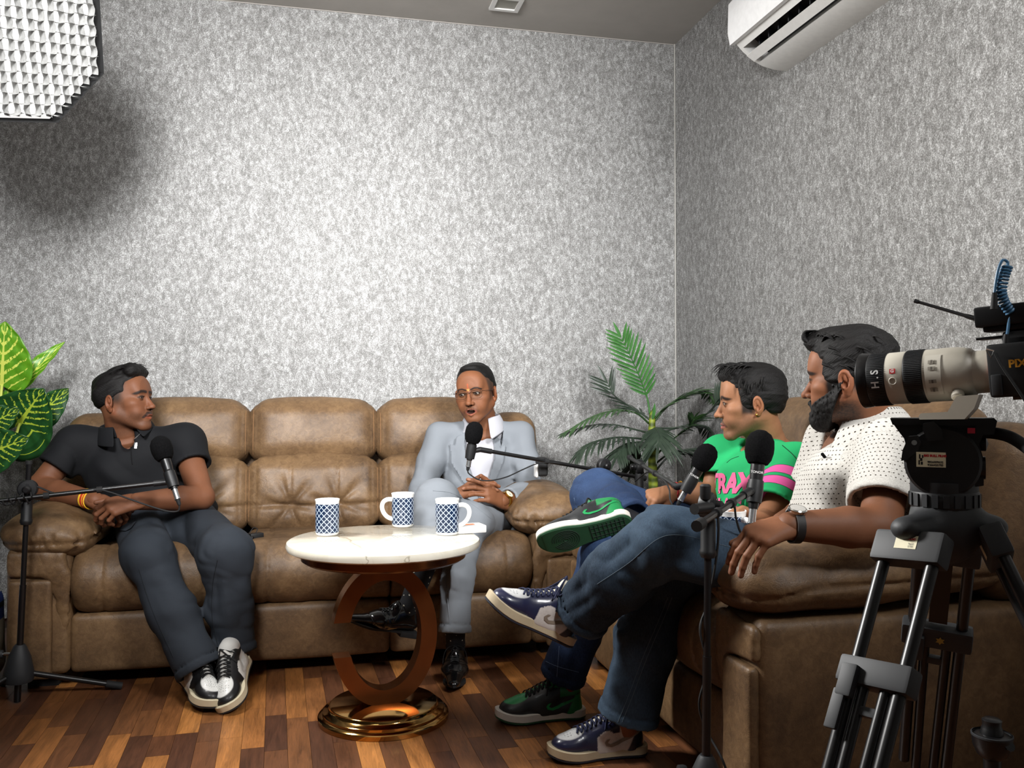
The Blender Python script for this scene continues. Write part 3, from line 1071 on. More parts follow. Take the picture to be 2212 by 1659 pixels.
def mug(loc, ang, label, group='patterned mugs'):
    t = thing('mug', label, 'mug', loc, ang, group)
    me = MB().lathe([(0, .001), (.034, .001), (.036, .003), (.0385, .010), (.0385, .108), (.0405, .1165), (.0395, .118), (.0372, .113), (.0362, .10), (.0355, .012), (0, .008)], (0, 0, 0), (0, 0, 1), 48)
    b = me.build('cup', M_MUG, t)
    b.matrix_parent_inverse = Matrix.Identity(4)
    h = MB().tube(bez((.036, 0, .096), (.092, 0, .108), (.08, 0, .035), (.036, 0, .028), 20), .0062, 10, flat=1.25).build('handle', M_CERAM, t)
    h.matrix_parent_inverse = Matrix.Identity(4)
    return t
def on_table(u, v): return PZ(u, v, TBZ)
def place_mug(u, v, ang, label, z=None):
    p = PZ(u, v, TBZ if z is None else z)
    return mug((p.x, p.y, p.z), ang, label)
place_mug(707, 1155, R(100), 'navy patterned mug with hidden handle, nearest the left table edge')
place_mug(870, 1137, R(185), 'navy patterned mug at the back of the table, handle to the left')
place_mug(966, 1154, R(-8), 'navy patterned mug with handle to the right, beside the white box')
# white packet
pb = PZ(1012, 1152, TBZ)
wb = thing('white_packet', 'flat white packet with orange print at right edge of table', 'packet', (pb.x, pb.y, TBZ))
Mx = Matrix.Translation((pb.x, pb.y + .03, TBZ)) @ Matrix.Rotation(R(8), 4, 'Z')
MB().box((0, 0, .0125), (.115, .075, .025), bevel=.004).build('box', M_WHITE, wb, xf=Mx)
MB().box((-.005, .0, .0254), (.06, .022, .0006)).build('print', plain('orange_print', srgb(214, 120, 70), .5), wb, smooth=False, xf=Mx)
# ================================================================== microphones and stands
def mat_foam():
    t = NT('black_foam')
    n = t.noise(t.coord(), 260, 2, .6)
    t.to(t.ramp(n, [(.35, srgb(5, 5, 6)), (.7, srgb(14, 14, 15))]), 'Base Color')
    t.b.inputs['Specular IOR Level'].default_value = .1
    t.b.inputs['Roughness'].default_value = .95
    t.bump(n, .6, .001)
    return t.m
M_FOAM = mat_foam()
M_WRITE = plain('white_print', srgb(214, 214, 212), .5)

def microphone(label, foam, tail, r=.036, cable=None, brand=None):
    """foam: centre of the wind shield, tail: end of the connector"""
    f, e = Vector(foam), Vector(tail)
    ax = (e - f).normalized()
    L = (e - f).length
    t = thing('microphone', label, 'microphone', f)
    MB().lathe([(0, -r * 1.22), (r * .35, -r * 1.17), (r * .72, -r * .92), (r * .95, -r * .5), (r, 0), (r * .99, r * .35), (r * .88, r * .85), (r * .68, r * 1.18), (r * .45, r * 1.25), (0, r * 1.25)], f, ax, 28).build('wind_shield', M_FOAM, t)
    a = r * 1.15; b = L * .72
    MB().lathe([(0, a), (.0175, a), (.0178, a + .02), (.0165, a + .04), (.0155, (a + b) / 2), (.0125, b - .01), (.0115, b), (0, b)], f, ax, 24).build('handle', M_BLACK, t)
    MB().lathe([(0, b - .002), (.0094, b - .002), (.0094, b + (L - b) * .55), (.0105, b + (L - b) * .56), (.0105, b + (L - b) * .62), (0, b + (L - b) * .62)], f, ax, 20).build('connector', M_SILVERP, t)
    MB().lathe([(0, b + (L - b) * .6), (.0078, b + (L - b) * .6), (.006, L - .004), (.0035, L), (0, L)], f, ax, 16).build('cable_boot', M_RUBBER, t)
    side = ax.cross(Vector((0, 0, 1)))
    if side.length < .05: side = Vector((1, 0, 0))
    tocam = (Vector((0, 0, CAMH)) - f); tocam = (tocam - ax * tocam.dot(ax)).normalized()
    MB().box(f + ax * (a + .055) + tocam * .0165, (.011, .003, .024), frame(tocam, -ax)).build('switch', M_DARK, t, smooth=False)
    if brand:
        ex = tocam.cross(ax).normalized()
        text_flat(brand, .0085, f + ax * (a + .026) + tocam * .0181, -ex if ex.dot(Vector((1, 0, 0))) < 0 else ex, -ax, 'lettering', M_WRITE, t, bold=.0002)
    if cable:
        MB().tube(catmull([e] + [Vector(c) for c in cable], 7), .0029, 6).build('cable', M_RUBBER, t)
    return t, ax

def clip(parent, f, e, frac, boom_end):
    """rubber clip on the stand that holds the microphone"""
    f, e = Vector(f), Vector(e)
    ax = (e - f).normalized(); c = f.lerp(e, frac)
    MB().lathe([(.0158, -.028), (.0195, -.028), (.0205, 0), (.0185, .028), (.0148, .028), (.0158, -.028)], c, ax, 20).build('mic_clip', M_BLACKP, parent)
    MB().tube([c, Vector(boom_end)], [.009, .011], 10).build('clip_joint', M_BLACKP, parent)

def mic_stand(label, foot, top, boom_a, boom_b, legs, cable_wrap=True, knob_top=None):
    foot, top = Vector(foot), Vector(top)
    t = thing('microphone_stand', label, 'microphone stand', (foot.x, foot.y, 0))
    up = (top - foot).normalized()
    MB().tube([foot + up * .004, foot.lerp(top, .55)], .0105, 14).build('lower_pole', M_BLACK, t)
    MB().tube([foot.lerp(top, .5), top], .0085, 14).build('upper_pole', M_BLACK, t)
    L = (top - foot).length
    MB().lathe([(0, .072), (.024, .072), (.045, .074), (.048, .084), (.046, .108), (.035, .155), (.020, .19), (.0145, .197), (0, .197)], foot, up, 28).build('leg_hub', M_GREYP, t)
    MB().lathe([(0, L - .12), (.016, L - .12), (.0195, L - .112), (.0195, L - .104), (.0175, L - .1), (.0175, L - .035), (.0145, L - .025), (0, L - .025)], foot, up, 20).build('grip_sleeve', M_BLACKP, t)
    kd = -up.cross(Vector((0, 1, 0))).normalized()
    if kd.x > 0: kd = -kd
    kd = -kd
    MB().tube([foot + up * .165 - kd * .012, foot + up * .165 - kd * .05], .005, 8).build('knob_screw', M_CHROME, t)
    MB().lathe([(0, .05), (.012, .05), (.014, .055), (.014, .068), (0, .068)], foot + up * .165, -kd, 12).build('clamp_knob', M_GREYP, t)
    for a, ln in legs:
        if isinstance(a, Vector):
            p1 = a.copy(); d = (p1 - foot); d.z = 0; d.normalize()
        else:
            d = Vector((math.cos(R(a)), math.sin(R(a)), 0)); p1 = Vector((foot.x, foot.y, .013)) + d * ln
        p0 = foot + up * .095 + d * .038
        g = MB().tube([p0, p1], .0095, 10).build('leg', M_BLACK, t)
        dd = (p1 - p0).normalized()
        MB().tube([p1 - dd * .045, p1 + dd * .008], .0128, 12).build('rubber_foot', M_RUBBER, g)
    ba, bb = Vector(boom_a), Vector(boom_b)
    bd = (bb - ba).normalized()
    MB().tube([ba, bb], .0078, 12).build('boom', M_BLACK, t)
    MB().tube([bb - bd * .05, bb], .0105, 12).build('boom_tip', M_BLACKP, t)
    MB().tube([ba - bd * .004, ba + bd * .03], .0125, 12).build('end_cap', M_RUBBER, t)
    # friction clutch: disc across the boom with a knob
    side = bd.cross(up).normalized()
    tocam = Vector((0, 0, CAMH)) - top
    if side.dot(tocam) < 0: side = -side
    MB().lathe([(0, -.016), (.028, -.016), (.031, -.012), (.031, .008), (.027, .012), (.014, .013), (.014, .02), (0, .02)], top, side, 30).build('clutch', M_BLACKP, t)
    MB().lathe([(0, .012), (.012, .012), (.013, .016), (.013, .032), (.008, .036), (0, .036)], top, side, 14).build('clutch_knob', M_BLACK, t)
    MB().tube([top - up * .03, top + up * .018], .014, 12).build('clutch_neck', M_BLACKP, t)
    if knob_top:
        MB().tube([top + up * .01, top + up * knob_top], .0085, 10).build('spare_post', M_BLACK, t)
        MB().tube([top + up * (knob_top - .012), top + up * knob_top], .011, 10).build('post_cap', M_RUBBER, t)
    if cable_wrap:
        for q in (.34, .62):
            c = ba.lerp(bb, q)
            MB().tube([c - bd * .009, c + bd * .009], .0115, 10).build('cable_tie', M_RUBBER, t)
    return t

# left stand, boom across the man in black
fA, eA = P(349, 968, 3.05), P(388, 1092, 3.0)
stA = mic_stand('black boom microphone stand at far left beside sofa arm', PZ(37, 1518, .0), P(60, 1056, 2.93), P(-45, 1087, 2.86), P(365, 1041, 3.05),
                [(PZ(258, 1481, .013), 0), (118, .22), (228, .32)], knob_top=.095)
clip(stA, fA, eA, .55, P(365, 1041, 3.05))
microphone('black foam-topped microphone in front of the man in black polo', fA, eA, .0365,
           [P(384, 1104, 3.0), P(360, 1104, 3.0), P(320, 1092, 3.0), P(280, 1078, 2.99), P(240, 1064, 2.98), P(210, 1058, 2.97), P(170, 1066, 2.955), P(120, 1066, 2.94), P(70, 1050, 2.93), P(40, 1075, 2.9), P(18, 1090, 2.88), P(-20, 1080, 2.86)])
# wound cable loops on the boom
for i in range(4):
    c = P(8 + i * 17, 1081 - i * 1.8, 2.87 + i * .012)
    d = (P(365, 1041, 3.05) - P(-45, 1087, 2.86)).normalized()
    e1 = d.cross(Vector((0, 0, 1))).normalized(); e2 = d.cross(e1)
    MB().tube([c + (e1 * math.cos(a) + e2 * math.sin(a)) * .017 + d * (a * .0025) for a in np.linspace(0, 6.0, 14)], .0028, 6).build('cable_loop', M_RUBBER, stA)

# two stands in the nook between the sofas
fB, eB = P(1024, 934, 3.42), P(1010, 1017, 3.42)
stB = mic_stand('black microphone stand behind sofas with boom reaching the man in grey suit', Vector((1.225, 3.53, 0)), P(1305, 1006, 3.70), P(1392, 1033, 3.78), P(1037, 971, 3.44),
                [(80, .24), (200, .10), (320, .10)])
clip(stB, fB, eB, .50, P(1037, 971, 3.44))
microphone('black foam-topped microphone in front of the man in grey suit', fB, eB, .035,
           [P(1014, 1024, 3.42), P(1034, 1036, 3.42), P(1060, 1038, 3.43), P(1095, 1030, 3.46), P(1130, 1014, 3.5), P(1163, 1001, 3.53), P(1200, 1000, 3.58), P(1270, 1012, 3.66), P(1300, 1040, 3.70)])
fC, eC = P(1523, 987, 2.72), P(1463, 1092, 2.74)
stC = mic_stand('black microphone stand near the palm with boom reaching the man in green', Vector((1.40, 3.53, 0)), P(1380, 1008, 3.66), P(1360, 988, 3.86), P(1462, 1052, 2.80),
                [(60, .24), (110, .22), (180, .10)], cable_wrap=True)
clip(stC, fC, eC, .55, P(1462, 1052, 2.80))
microphone('black foam-topped microphone tilted before the man in green shirt', fC, eC, .0355,
           [P(1459, 1100, 2.76), P(1448, 1080, 2.78), P(1445, 1055, 2.82), P(1430, 1035, 3.0), P(1400, 1020, 3.4), P(1372, 1040, 3.6)], brand='TONOR')
# front right stand
fD, eD = P(1641, 966, 2.22), P(1621, 1152, 2.17)
stD = mic_stand('black microphone stand in front of the right sofa arm', Vector((.895, 1.885, 0)), P(1530, 1092, 2.02), P(1506, 1136, 1.84), P(1618, 1062, 2.17),
                [(200, .30), (-35, .20), (80, .25)])
clip(stD, fD, eD, .52, P(1618, 1062, 2.17))
microphone('black foam-topped microphone standing upright before the man in white shirt', fD, eD, .0365,
           [P(1616, 1160, 2.16), P(1600, 1150, 2.14), P(1590, 1120, 2.12), P(1584, 1090, 2.1), P(1560, 1105, 2.06), P(1545, 1085, 2.02), P(1552, 1130, 2.0), P(1548, 1200, 2.02), P(1530, 1300, 2.04), P(1512, 1360, 2.02), P(1528, 1440, 2.03), P(1510, 1520, 2.03), P(1528, 1580, 2.06), P(1560, 1640, 2.02), P(1580, 1700, 2.0)], brand='TONOR')
MB().lathe([(0, .0), (.011, .0), (.013, .006), (.013, .03), (.009, .034), (0, .034)], P(1524, 1078, 2.0), (0, 0, 1), 14).build('top_knob', M_BLACKP, stD)
MB().tube([P(1500, 1100, 1.95), P(1535, 1096, 2.0)], .0125, 12).build('side_knob', M_BLACKP, stD)

# ================================================================== tripod with fluid head
def build_tripod():
    D0 = 1.42
    base = P(2042, 1130, D0)
    t = thing('camera_tripod', 'black video tripod with fluid head in right foreground', 'tripod', (base.x, base.y, 0))
    vdir = Vector((base.x, base.y, 0)).normalized(); sd = Vector((vdir.y, -vdir.x, 0))
    U = Vector((0, 0, 1))
    px = D0 / FPX
    def L(u, v, dd=0.0): return P(u, v, D0 + dd)
    # crown
    s = SDF(.0035)
    c = L(2042, 1128)
    s.cap(c + U * -.015, c + U * .012, .052, k=.01)
    legs = [(L(1962, 1142, -.05), 'a'), (L(2138, 1138, -.03), 'b'), (L(2045, 1138, .085), 'c')]
    for q, _ in legs:
        s.cap(c, q, .034, .026, k=.02, flat=((0, 0, 1), .75))
    s.build('crown', M_GREYP, t)
    MB().lathe([(0, 0), (.043, 0), (.043, .022), (.040, .026), (0, .026)], L(2042, 1118), U, 32).build('bowl_neck', M_GREYP, t)
    MB().lathe([(0, 0), (.050, 0), (.0515, .004), (.0515, .026), (.049, .03), (0, .03)], L(2040, 1096), U, 36).build('pan_ring', M_BLACKP, t)
    for k in range(20):
        a = 2 * math.pi * k / 20
        MB().box(L(2040, 1096) + Vector((math.cos(a), math.sin(a), 0)) * .0518 + U * .014, (.003, .009, .02), Matrix.Rotation(a, 3, 'Z')).build('ring_rib', M_GREYP, t, smooth=False)
    MB().lathe([(0, 0), (.049, 0), (.0505, .003), (.0505, .022), (0, .022)], L(2039, 1068), U, 36).build('level_collar', M_GREYP, t)
    # head body: drum across, wedge widening up to the plate
    hc = L(2036, 995)
    MB().lathe([(0, -.042), (.052, -.042), (.056, -.038), (.056, .040), (.052, .044), (0, .044)], hc, -vdir, 40).build('tilt_drum', M_BLACKP, t)
    def poly(pp, d0, dep, nm, mat, par=t):
        """polygon given in pixels of the head plane, extruded away from the camera"""
        o = L(2036, 995, d0)
        pts = [((u - 2036) * px, -(v - 995) * px) for u, v in pp]
        return MB().prism(pts, o, sd, U, vdir, dep).build(nm, mat, par, smooth='auto')
    poly([(1938, 915), (2118, 915), (2112, 940), (2095, 985), (2090, 1050), (1985, 1050), (1975, 1000), (1962, 950)], -.028, .062, 'head_body', M_BLACKP)
    poly([(1935, 907), (2130, 905), (2130, 921), (1940, 921)], -.036, .075, 'quick_release_plate', M_BLACK)
    poly([(2096, 905), (2132, 904), (2138, 910), (2132, 938), (2100, 940)], -.03, .055, 'plate_lock', M_BLACK)
    poly([(2083, 926), (2097, 926), (2097, 937), (2083, 937)], -.042, .01, 'release_button', plain('red_button', srgb(196, 40, 66), .4))
    poly([(2000, 918), (2020, 913), (2035, 930), (2038, 952), (2008, 955), (1998, 930)], -.046, .02, 'lock_lever', M_BLACKP)
    poly([(1972, 946), (1988, 944), (1996, 958), (1990, 975), (1968, 996), (1957, 998), (1960, 975)], -.05, .024, 'tilt_lever', M_BLACKP)
    MB().lathe([(0, 0), (.004, 0), (.004, .003), (0, .003)], L(1975, 956, -.052), -vdir, 14).build('lever_screw', M_CHROME, t)
    poly([(2092, 970), (2105, 958), (2113, 990), (2113, 1045), (2098, 1048), (2088, 1020)], -.02, .05, 'drag_housing', M_BLACKP)
    MB().lathe([(0, 0), (.017, 0), (.018, .004), (.018, .016), (0, .016)], L(2104, 1010, -.03), sd, 24).build('drag_knob', M_BLACK, t)
    MB().lathe([(0, 0), (.008, 0), (.012, .006), (.012, .014), (0, .018)], L(2108, 958, -.02), sd, 18).build('counter_knob', M_BLACKP, t)
    # pan handle
    MB().tube(catmull([L(2108, 934, -.02), L(2150, 936, -.04), L(2190, 948, -.07), L(2240, 985, -.12), L(2300, 1040, -.17)], 5), [.0095] * 20 + [.011], 14).build('pan_handle', M_RUBBER, t)
    # rental stickers
    st = plain('cream_sticker', srgb(232, 224, 190), .4); rd = plain('red_ink', srgb(190, 36, 40), .5); ik = plain('black_ink', srgb(30, 30, 30), .5)
    def sticker(u, v, w, h, d0, ex, ey, full=True):
        o = L(u, v, d0); ex, ey = Vector(ex).normalized(), Vector(ey).normalized(); n = ex.cross(ey)
        k = MB().add([o + ex * a + ey * b + n * c for c in (0, .0006) for a, b in ((-w / 2, -h / 2), (w / 2, -h / 2), (w / 2, h / 2), (-w / 2, h / 2))],
                     [(3, 2, 1, 0), (4, 5, 6, 7), (0, 1, 5, 4), (1, 2, 6, 5), (2, 3, 7, 6), (3, 0, 4, 7)]).build('sticker', st, t, smooth=False)
        w1 = w * .62
        text_flat('BIG BULL FILMS', h * .20, o + ex * w * .14 + ey * h * .26, ex, ey, 'lettering', rd, k, bold=.00035)
        text_flat('9826309632', h * .19, o + ex * w * .15 - ey * h * .16, ex, ey, 'lettering', ik, k, bold=.0002)
        text_flat('9266425783', h * .19, o + ex * w * .15 - ey * h * .36, ex, ey, 'lettering', ik, k, bold=.0002)
        m = MB()
        for a, b, cw, ch in ((-.38, .2, .05, .3), (-.33, .0, .08, .2), (-.28, .2, .05, .2), (-.40, -.2, .05, .3), (-.31, -.25, .07, .2)):
            q = o + ex * w * a + ey * h * b + n * .0008
            m.add([q + ex * w * x + ey * h * y for x, y in ((-cw / 2, -ch / 2), (cw / 2, -ch / 2), (cw / 2, ch / 2), (-cw / 2, ch / 2))], [(0, 1, 2, 3)])
        m.build('figure_print', ik, k, smooth=False)
    sticker(2011, 993, .042, .0235, -.0455, sd, U)
    # legs
    def leg(top, toward, w, nm='leg'):
        top, toward = Vector(top), Vector(toward)
        d = (toward - top)
        d = d * (top.z / (-d.z)) if d.z < 0 else d
        end = top + d
        g = bpy.data.objects.new('leg', None)
        dn = d.normalized()
        wd = dn.cross((top - base).normalized() if abs(dn.cross(top - base).length) > 1e-4 else vdir)
        return top, end, dn
    def twin_leg(top, end, wide, nm, clampq, sticker_on=False):
        top, end = Vector(top), Vector(end); dn = (end - top).normalized(); Ln = (end - top).length
        rad = (top - c); rad.z = 0
        s_ = dn.cross(rad.normalized()).normalized()       # across the twin tubes
        if s_.dot(sd) < 0: s_ = -s_
        n_ = s_.cross(dn).normalized()
        if n_.dot(base) > 0: n_ = -n_
        Rm = Matrix((s_, n_, dn)).transposed()
        par = MB().box(top + dn * .012, (wide * 2 + .034, .034, .052), Rm, bevel=.006).build('leg', M_GREYP, t)
        for q in (-1, 1):
            MB().tube([top + s_ * wide * q + dn * .03, top + s_ * wide * q * .92 + dn * Ln * .60], .0098, 12).build('leg_tube', M_BLACK, par)
            MB().tube([top + s_ * wide * q * .45 + dn * Ln * clampq, end + s_ * wide * q * .3], .0085, 12).build('lower_tube', M_BLACK, par)
        k = top + dn * Ln * clampq
        MB().box(k, (wide * 2 + .036, .034, .042), Rm, bevel=.006).build('clamp_block', M_GREYP, par)
        MB().box(k - s_ * wide * .8 + n_ * .02 + dn * .02, (.026, .014, .05), Rm, bevel=.004).build('clamp_lever', M_GREYP, par)
        MB().box(k - s_ * wide * .95 + n_ * .022 + dn * .065, (.02, .008, .06), Rm, bevel=.003).build('lever_grip', M_GREYP, par)
        MB().box(k + dn * .055 - s_ * wide * .1, (.04, .012, .014), Rm, bevel=.002).build('stop_bar', M_GREYP, par)
        MB().tube([end - dn * .05, end + dn * .004], .016, 12).build('foot', M_RUBBER, par)
        return par, top, s_, n_, dn
    a0 = L(1972, 1172, -.055); a1 = P(1845, 1659, 1.235); dA = a1 - a0; eA_ = a0 + dA * ((a0.z - .012) / -dA.z)
    pa, tp, s_, n_, dn = twin_leg(a0, eA_, .040, 'a', .235)
    # sticker on the front leg's top block
    o = tp + dn * .008 + n_ * .0172
    sk = MB().add([o + s_ * a - dn * b + n_ * .0004 for a, b in ((-.018, -.011), (.018, -.011), (.018, .011), (-.018, .011))], [(0, 1, 2, 3)]).build('sticker', st, pa, smooth=False)
    text_flat('FILMS', .005, o + s_ * .009 - dn * .005, s_, -dn, 'lettering', rd, pa, bold=.0002, off=.001)
    text_flat('9632', .0045, o + s_ * .009 + dn * .003, s_, -dn, 'lettering', ik, pa, off=.001)
    text_flat('5783', .0045, o + s_ * .009 + dn * .0075, s_, -dn, 'lettering', ik, pa, off=.001)
    b0 = L(2142, 1168, -.03); b1 = P(2215, 1318, 1.33); dB = b1 - b0; eB_ = b0 + dB * ((b0.z - .012) / -dB.z)
    pb_, tpb, s2, n2, dn2 = twin_leg(b0, eB_, .036, 'b', .5)
    o = tpb + dn2 * .01 + n2 * .0172
    MB().add([o + s2 * a - dn2 * b + n2 * .0004 for a, b in ((-.006, -.014), (.016, -.014), (.016, .014), (-.006, .014))], [(0, 1, 2, 3)]).build('sticker', st, pb_, smooth=False)
    c0 = L(2042, 1170, .09); eC_ = Vector((1.215, 1.585, .012))
    pc_, tpc, s3, n3, dn3 = twin_leg(c0, eC_, .040, 'c', .235)
    # gold star on the rear leg's clamp
    Lc = (eC_ - c0).length
    o = c0 + dn3 * Lc * .235 + n3 * .0178 + s3 * .006
    pts = []
    for i in range(12):
        r_ = .008 if i % 2 == 0 else .0045
        pts.append((r_ * math.cos(i * math.pi / 6 + .52), r_ * math.sin(i * math.pi / 6 + .52)))
    MB().prism(pts, o, s3, -dn3, n3, .0006).build('star_print', plain('gold_ink', srgb(168, 140, 60), .4), pc_, smooth=False)
    MB().box(c0 + dn3 * .10 - n3 * .0, (.03, .012, .13), frame(n3, dn3)).build('mid_brace', M_BLACK, t, smooth=False)
    return t
build_tripod()

# ================================================================== video camera on the head
def build_camera():
    A, B = P(2146, 801, 1.37), P(1864, 823, 1.495)
    ax = (B - A).normalized()               # towards the front glass
    L = (B - A).length
    t = thing('video_camera', 'black mirrorless camera with long pale grey zoom lens on tripod', 'camera', A)
    tocam = Vector((0, 0, CAMH)) - A; tocam = (tocam - ax * tocam.dot(ax)).normalized()
    up = ax.cross(tocam).normalized()
    if up.z < 0: up = -up
    pale = plain('pale_grey_barrel', srgb(196, 190, 176), .42, noise=.03)
    def mat_rib():
        q = NT('ribbed_rubber')
        q.b.inputs['Base Color'].default_value = srgb(30, 32, 36); q.b.inputs['Roughness'].default_value = .6
        at = q.attr('ang', 'Fac')
        w = q.math('SINE', at)
        q.bump(w, .8, .0012)
        q.to(q.ramp(q.math('MULTIPLY_ADD', w, .5, .5), [(.3, srgb(20, 21, 24)), (.8, srgb(50, 53, 58))]), 'Base Color')
        return q.m
    rib = mat_rib()
    u = lambda x: (2146 - x) / (2146 - 1864) * L
    lens = MB().lathe([(0, -.002), (.0335, -.002), (.034, u(2112)), (.0385, u(2105)), (.0405, u(2094)), (.0425, u(2080)), (.0432, u(2058)), (.0428, u(2020)), (.043, u(2012)), (0, u(2012))], A, ax, 64).build('lens_barrel', pale, t)
    def ring(x0, x1, r0, r1, nm, mat, ribs=False):
        m = MB().lathe([(0, u(x0)), (r0, u(x0)), (r0 + .0006, u(x0) + .0015), (r1 + .0006, u(x1) - .0015), (r1, u(x1)), (0, u(x1))], A, ax, 120)
        o = m.build(nm, mat, t)
        if ribs:
            at = o.data.attributes.new('ang', 'FLOAT', 'POINT')
            e1 = tocam; e2 = ax.cross(e1)
            vals = []
            for v in o.data.vertices:
                q = v.co - A; vals.append(0.0)
            at.data.foreach_set('value', vals)
        return o
    ring(2012, 1970, .0432, .0430, 'focus_ring', M_BLACKP)
    ring(1970, 1930, .0428, .0428, 'button_ring', pale)
    ring(1930, 1888, .0428, .0440, 'zoom_ring', M_BLACKP)
    ring(1888, 1866, .0445, .0465, 'front_rim', M_BLACK)
    # ribs are real ridges
    for x0, x1, r_ in ((2009, 1973, .0437), (1927, 1891, .0440)):
        for k in range(90):
            a = 2 * math.pi * k / 90
            d = tocam * math.cos(a) + up * math.sin(a)
            if d.dot(tocam) < -.2: continue
            sdn = ax.cross(d)
            MB().box(A + ax * (u(x0) + u(x1)) / 2 + d * r_, (.0011, .0016, abs(u(x1) - u(x0))), Matrix((sdn, d, ax)).transposed()).build('grip_rib', M_GREYP, t, smooth=False)
    MB().lathe([(.040, u(1866)), (.040, u(1880)), (0, u(1880))], A, ax, 48).build('front_glass', plain('lens_glass', srgb(16, 18, 24), .05), t)
    MB().lathe([(0, u(2150)), (.0355, u(2150)), (.0355, u(2144)), (0, u(2144))], A, ax, 48).build('mount_ring', plain('red_mount', srgb(150, 40, 30), .35), t)
    # badge, button, switch panel, collar knob
    def on(x, h, r_, off=0):            # point on the barrel at pixel x, height h across
        c_ = math.sqrt(max(r_ * r_ - h * h, 1e-8))
        return A + ax * u(x) + up * h + tocam * (c_ + off), (tocam * c_ + up * h).normalized()
    def patch(x0, x1, h0, h1, r_, nm, mat, par, off=.0006, n=8):
        rows = []
        for i in range(n + 1):
            h = h0 + (h1 - h0) * i / n
            rows.append([on(x0, h, r_)[0] + on(x0, h, r_)[1] * off, on(x1, h, r_)[0] + on(x1, h, r_)[1] * off])
        return MB().grid(rows).build(nm, mat, par)
    patch(1956, 1943, .008, .016, .0434, 'badge', plain('red_badge', srgb(186, 44, 48), .4), t, .0005)
    p_, n_ = on(1949.5, .012, .0434)
    text_flat('G', .0075, p_ + n_ * .0008, -ax, (up - n_ * up.dot(n_)), 'badge_letter', M_WRITE, t, bold=.0003)
    p_, n_ = on(1949, -.004, .0430)
    MB().lathe([(.0055, 0), (.0065, .0014), (.0055, .002), (.0045, .0012), (0, .0012)], p_, n_, 24).build('hold_button', pale, t)
    pn = patch(2052, 2018, -.030, .032, .0434, 'switch_panel', plain('panel_grey', srgb(206, 201, 188), .45), t, .0010, 14)
    for h in (.021, .011, -.009, -.022):
        patch(2042, 2026, h - .0028, h + .0028, .0434, 'switch_slot', plain('slot_grey', srgb(150, 144, 132), .5), pn, .0016, 3)
        patch(2036, 2032, h - .0024, h + .0024, .0434, 'switch_nub', plain('nub_grey', srgb(96, 90, 82), .5), pn, .0028, 3)
    # handwriting on the zoom ring
    for txt, h in (('H', -.008), ('.', .0035), ('S', .0125)):
        p_, n_ = on(1911, h, .0452)
        e_ = (up - n_ * up.dot(n_)).normalized()
        text_flat(txt, .017, p_ + n_ * .0004, e_, ax, 'handwriting', M_WRITE, t, bold=.0004)
    p_, n_ = on(2080, -.031, .0435)
    MB().lathe([(0, 0), (.0085, 0), (.0095, .003), (.0095, .011), (.007, .013), (0, .013)], p_ - n_ * .002, n_, 18).build('collar_knob', pale, t)
    # foot of the tripod collar
    pxs = 1.41 / FPX
    o = P(2050, 880, 1.395)
    vd = -tocam; sdv = -ax
    sdv = (sdv - Vector((0, 0, 1)) * sdv.z).normalized(); vdh = sdv.cross(Vector((0, 0, 1)))
    foot = [(2003, 893), (2056, 889), (2072, 858), (2076, 856), (2116, 853), (2106, 882), (2088, 904), (2001, 906), (1999, 900)]
    MB().prism([((x - 2050) * pxs, -(y - 880) * pxs) for x, y in foot], o, sdv, (0, 0, 1), vdh, .030).build('collar_foot', pale, t)
    # body
    def bb(x0, x1, h0, h1, w0, w1, nm, mat, par=t, bevel=.006):
        """along axis pixels x0..x1, heights in m, width towards (+) / away (-) from viewer"""
        cc = A - ax * 0 + ax * (u(x0) + u(x1)) / 2 + up * (h0 + h1) / 2 + tocam * (w0 + w1) / 2
        return MB().box(cc, (abs(u(x1) - u(x0)), abs(w1 - w0), h1 - h0), Matrix((-ax, tocam, up)).transposed(), bevel=bevel).build(nm, mat, par)
    bb(2148, 2252, -.041, .040, -.072, .056, 'camera_body', M_BLACKP)
    bb(2172, 2250, .036, .060, -.035, .03, 'viewfinder_hump', M_BLACKP, bevel=.012)
    bb(2190, 2252, -.046, -.040, -.06, .05, 'base_strip', plain('brown_base_plate', srgb(78, 58, 40), .5), bevel=.001)
    bb(2154, 2174, -.038, -.006, .055, .060, 'grip_door', M_GREYP, bevel=.002)
    MB().tube([A + ax * u(2152) + up * .032 + tocam * .062, A + ax * u(2160) + up * .020 + tocam * .063, A + ax * u(2166) + up * .030 + tocam * .063, A + ax * u(2152) + up * .034 + tocam * .062], .0014, 6).build('strap_ring', M_CHROME, t)
    MB().tube(catmull([A + ax * u(2168) + up * .026 + tocam * .062, A + ax * u(2180) + up * .005 + tocam * .066, A + ax * u(2205) - up * .030 + tocam * .07, A + ax * u(2225) - up * .06 + tocam * .07], 4), .004, 8, flat=.4).build('strap', M_RUBBER, t)
    pst = A + ax * u(2206) + up * .008 + tocam * .057
    text_flat('PIX', .016, pst, -ax, up, 'strap_print', plain('yellow_print', srgb(214, 150, 40), .5), t, bold=.0006)
    # hot-shoe transmitter above, with antenna
    sh = thing('wireless_transmitter', 'black wireless video transmitter with antenna mounted above the camera', 'transmitter', A + up * .08)
    bb(2126, 2262, .068, .100, -.05, .035, 'case', M_BLACK, sh, .004)
    bb(2140, 2262, .060, .070, -.045, .03, 'lower_case', M_BLACK, sh, .003)
    bb(2122, 2230, .0495, .0535, -.03, .02, 'mount_plate', M_BLACK, sh, .001)
    bb(2180, 2235, .052, .062, -.02, .012, 'shoe_block', M_BLACKP, sh, .001)
    q0 = A + ax * u(2126) + up * .083 + tocam * .012
    q1 = P(1976, 650, 1.44)
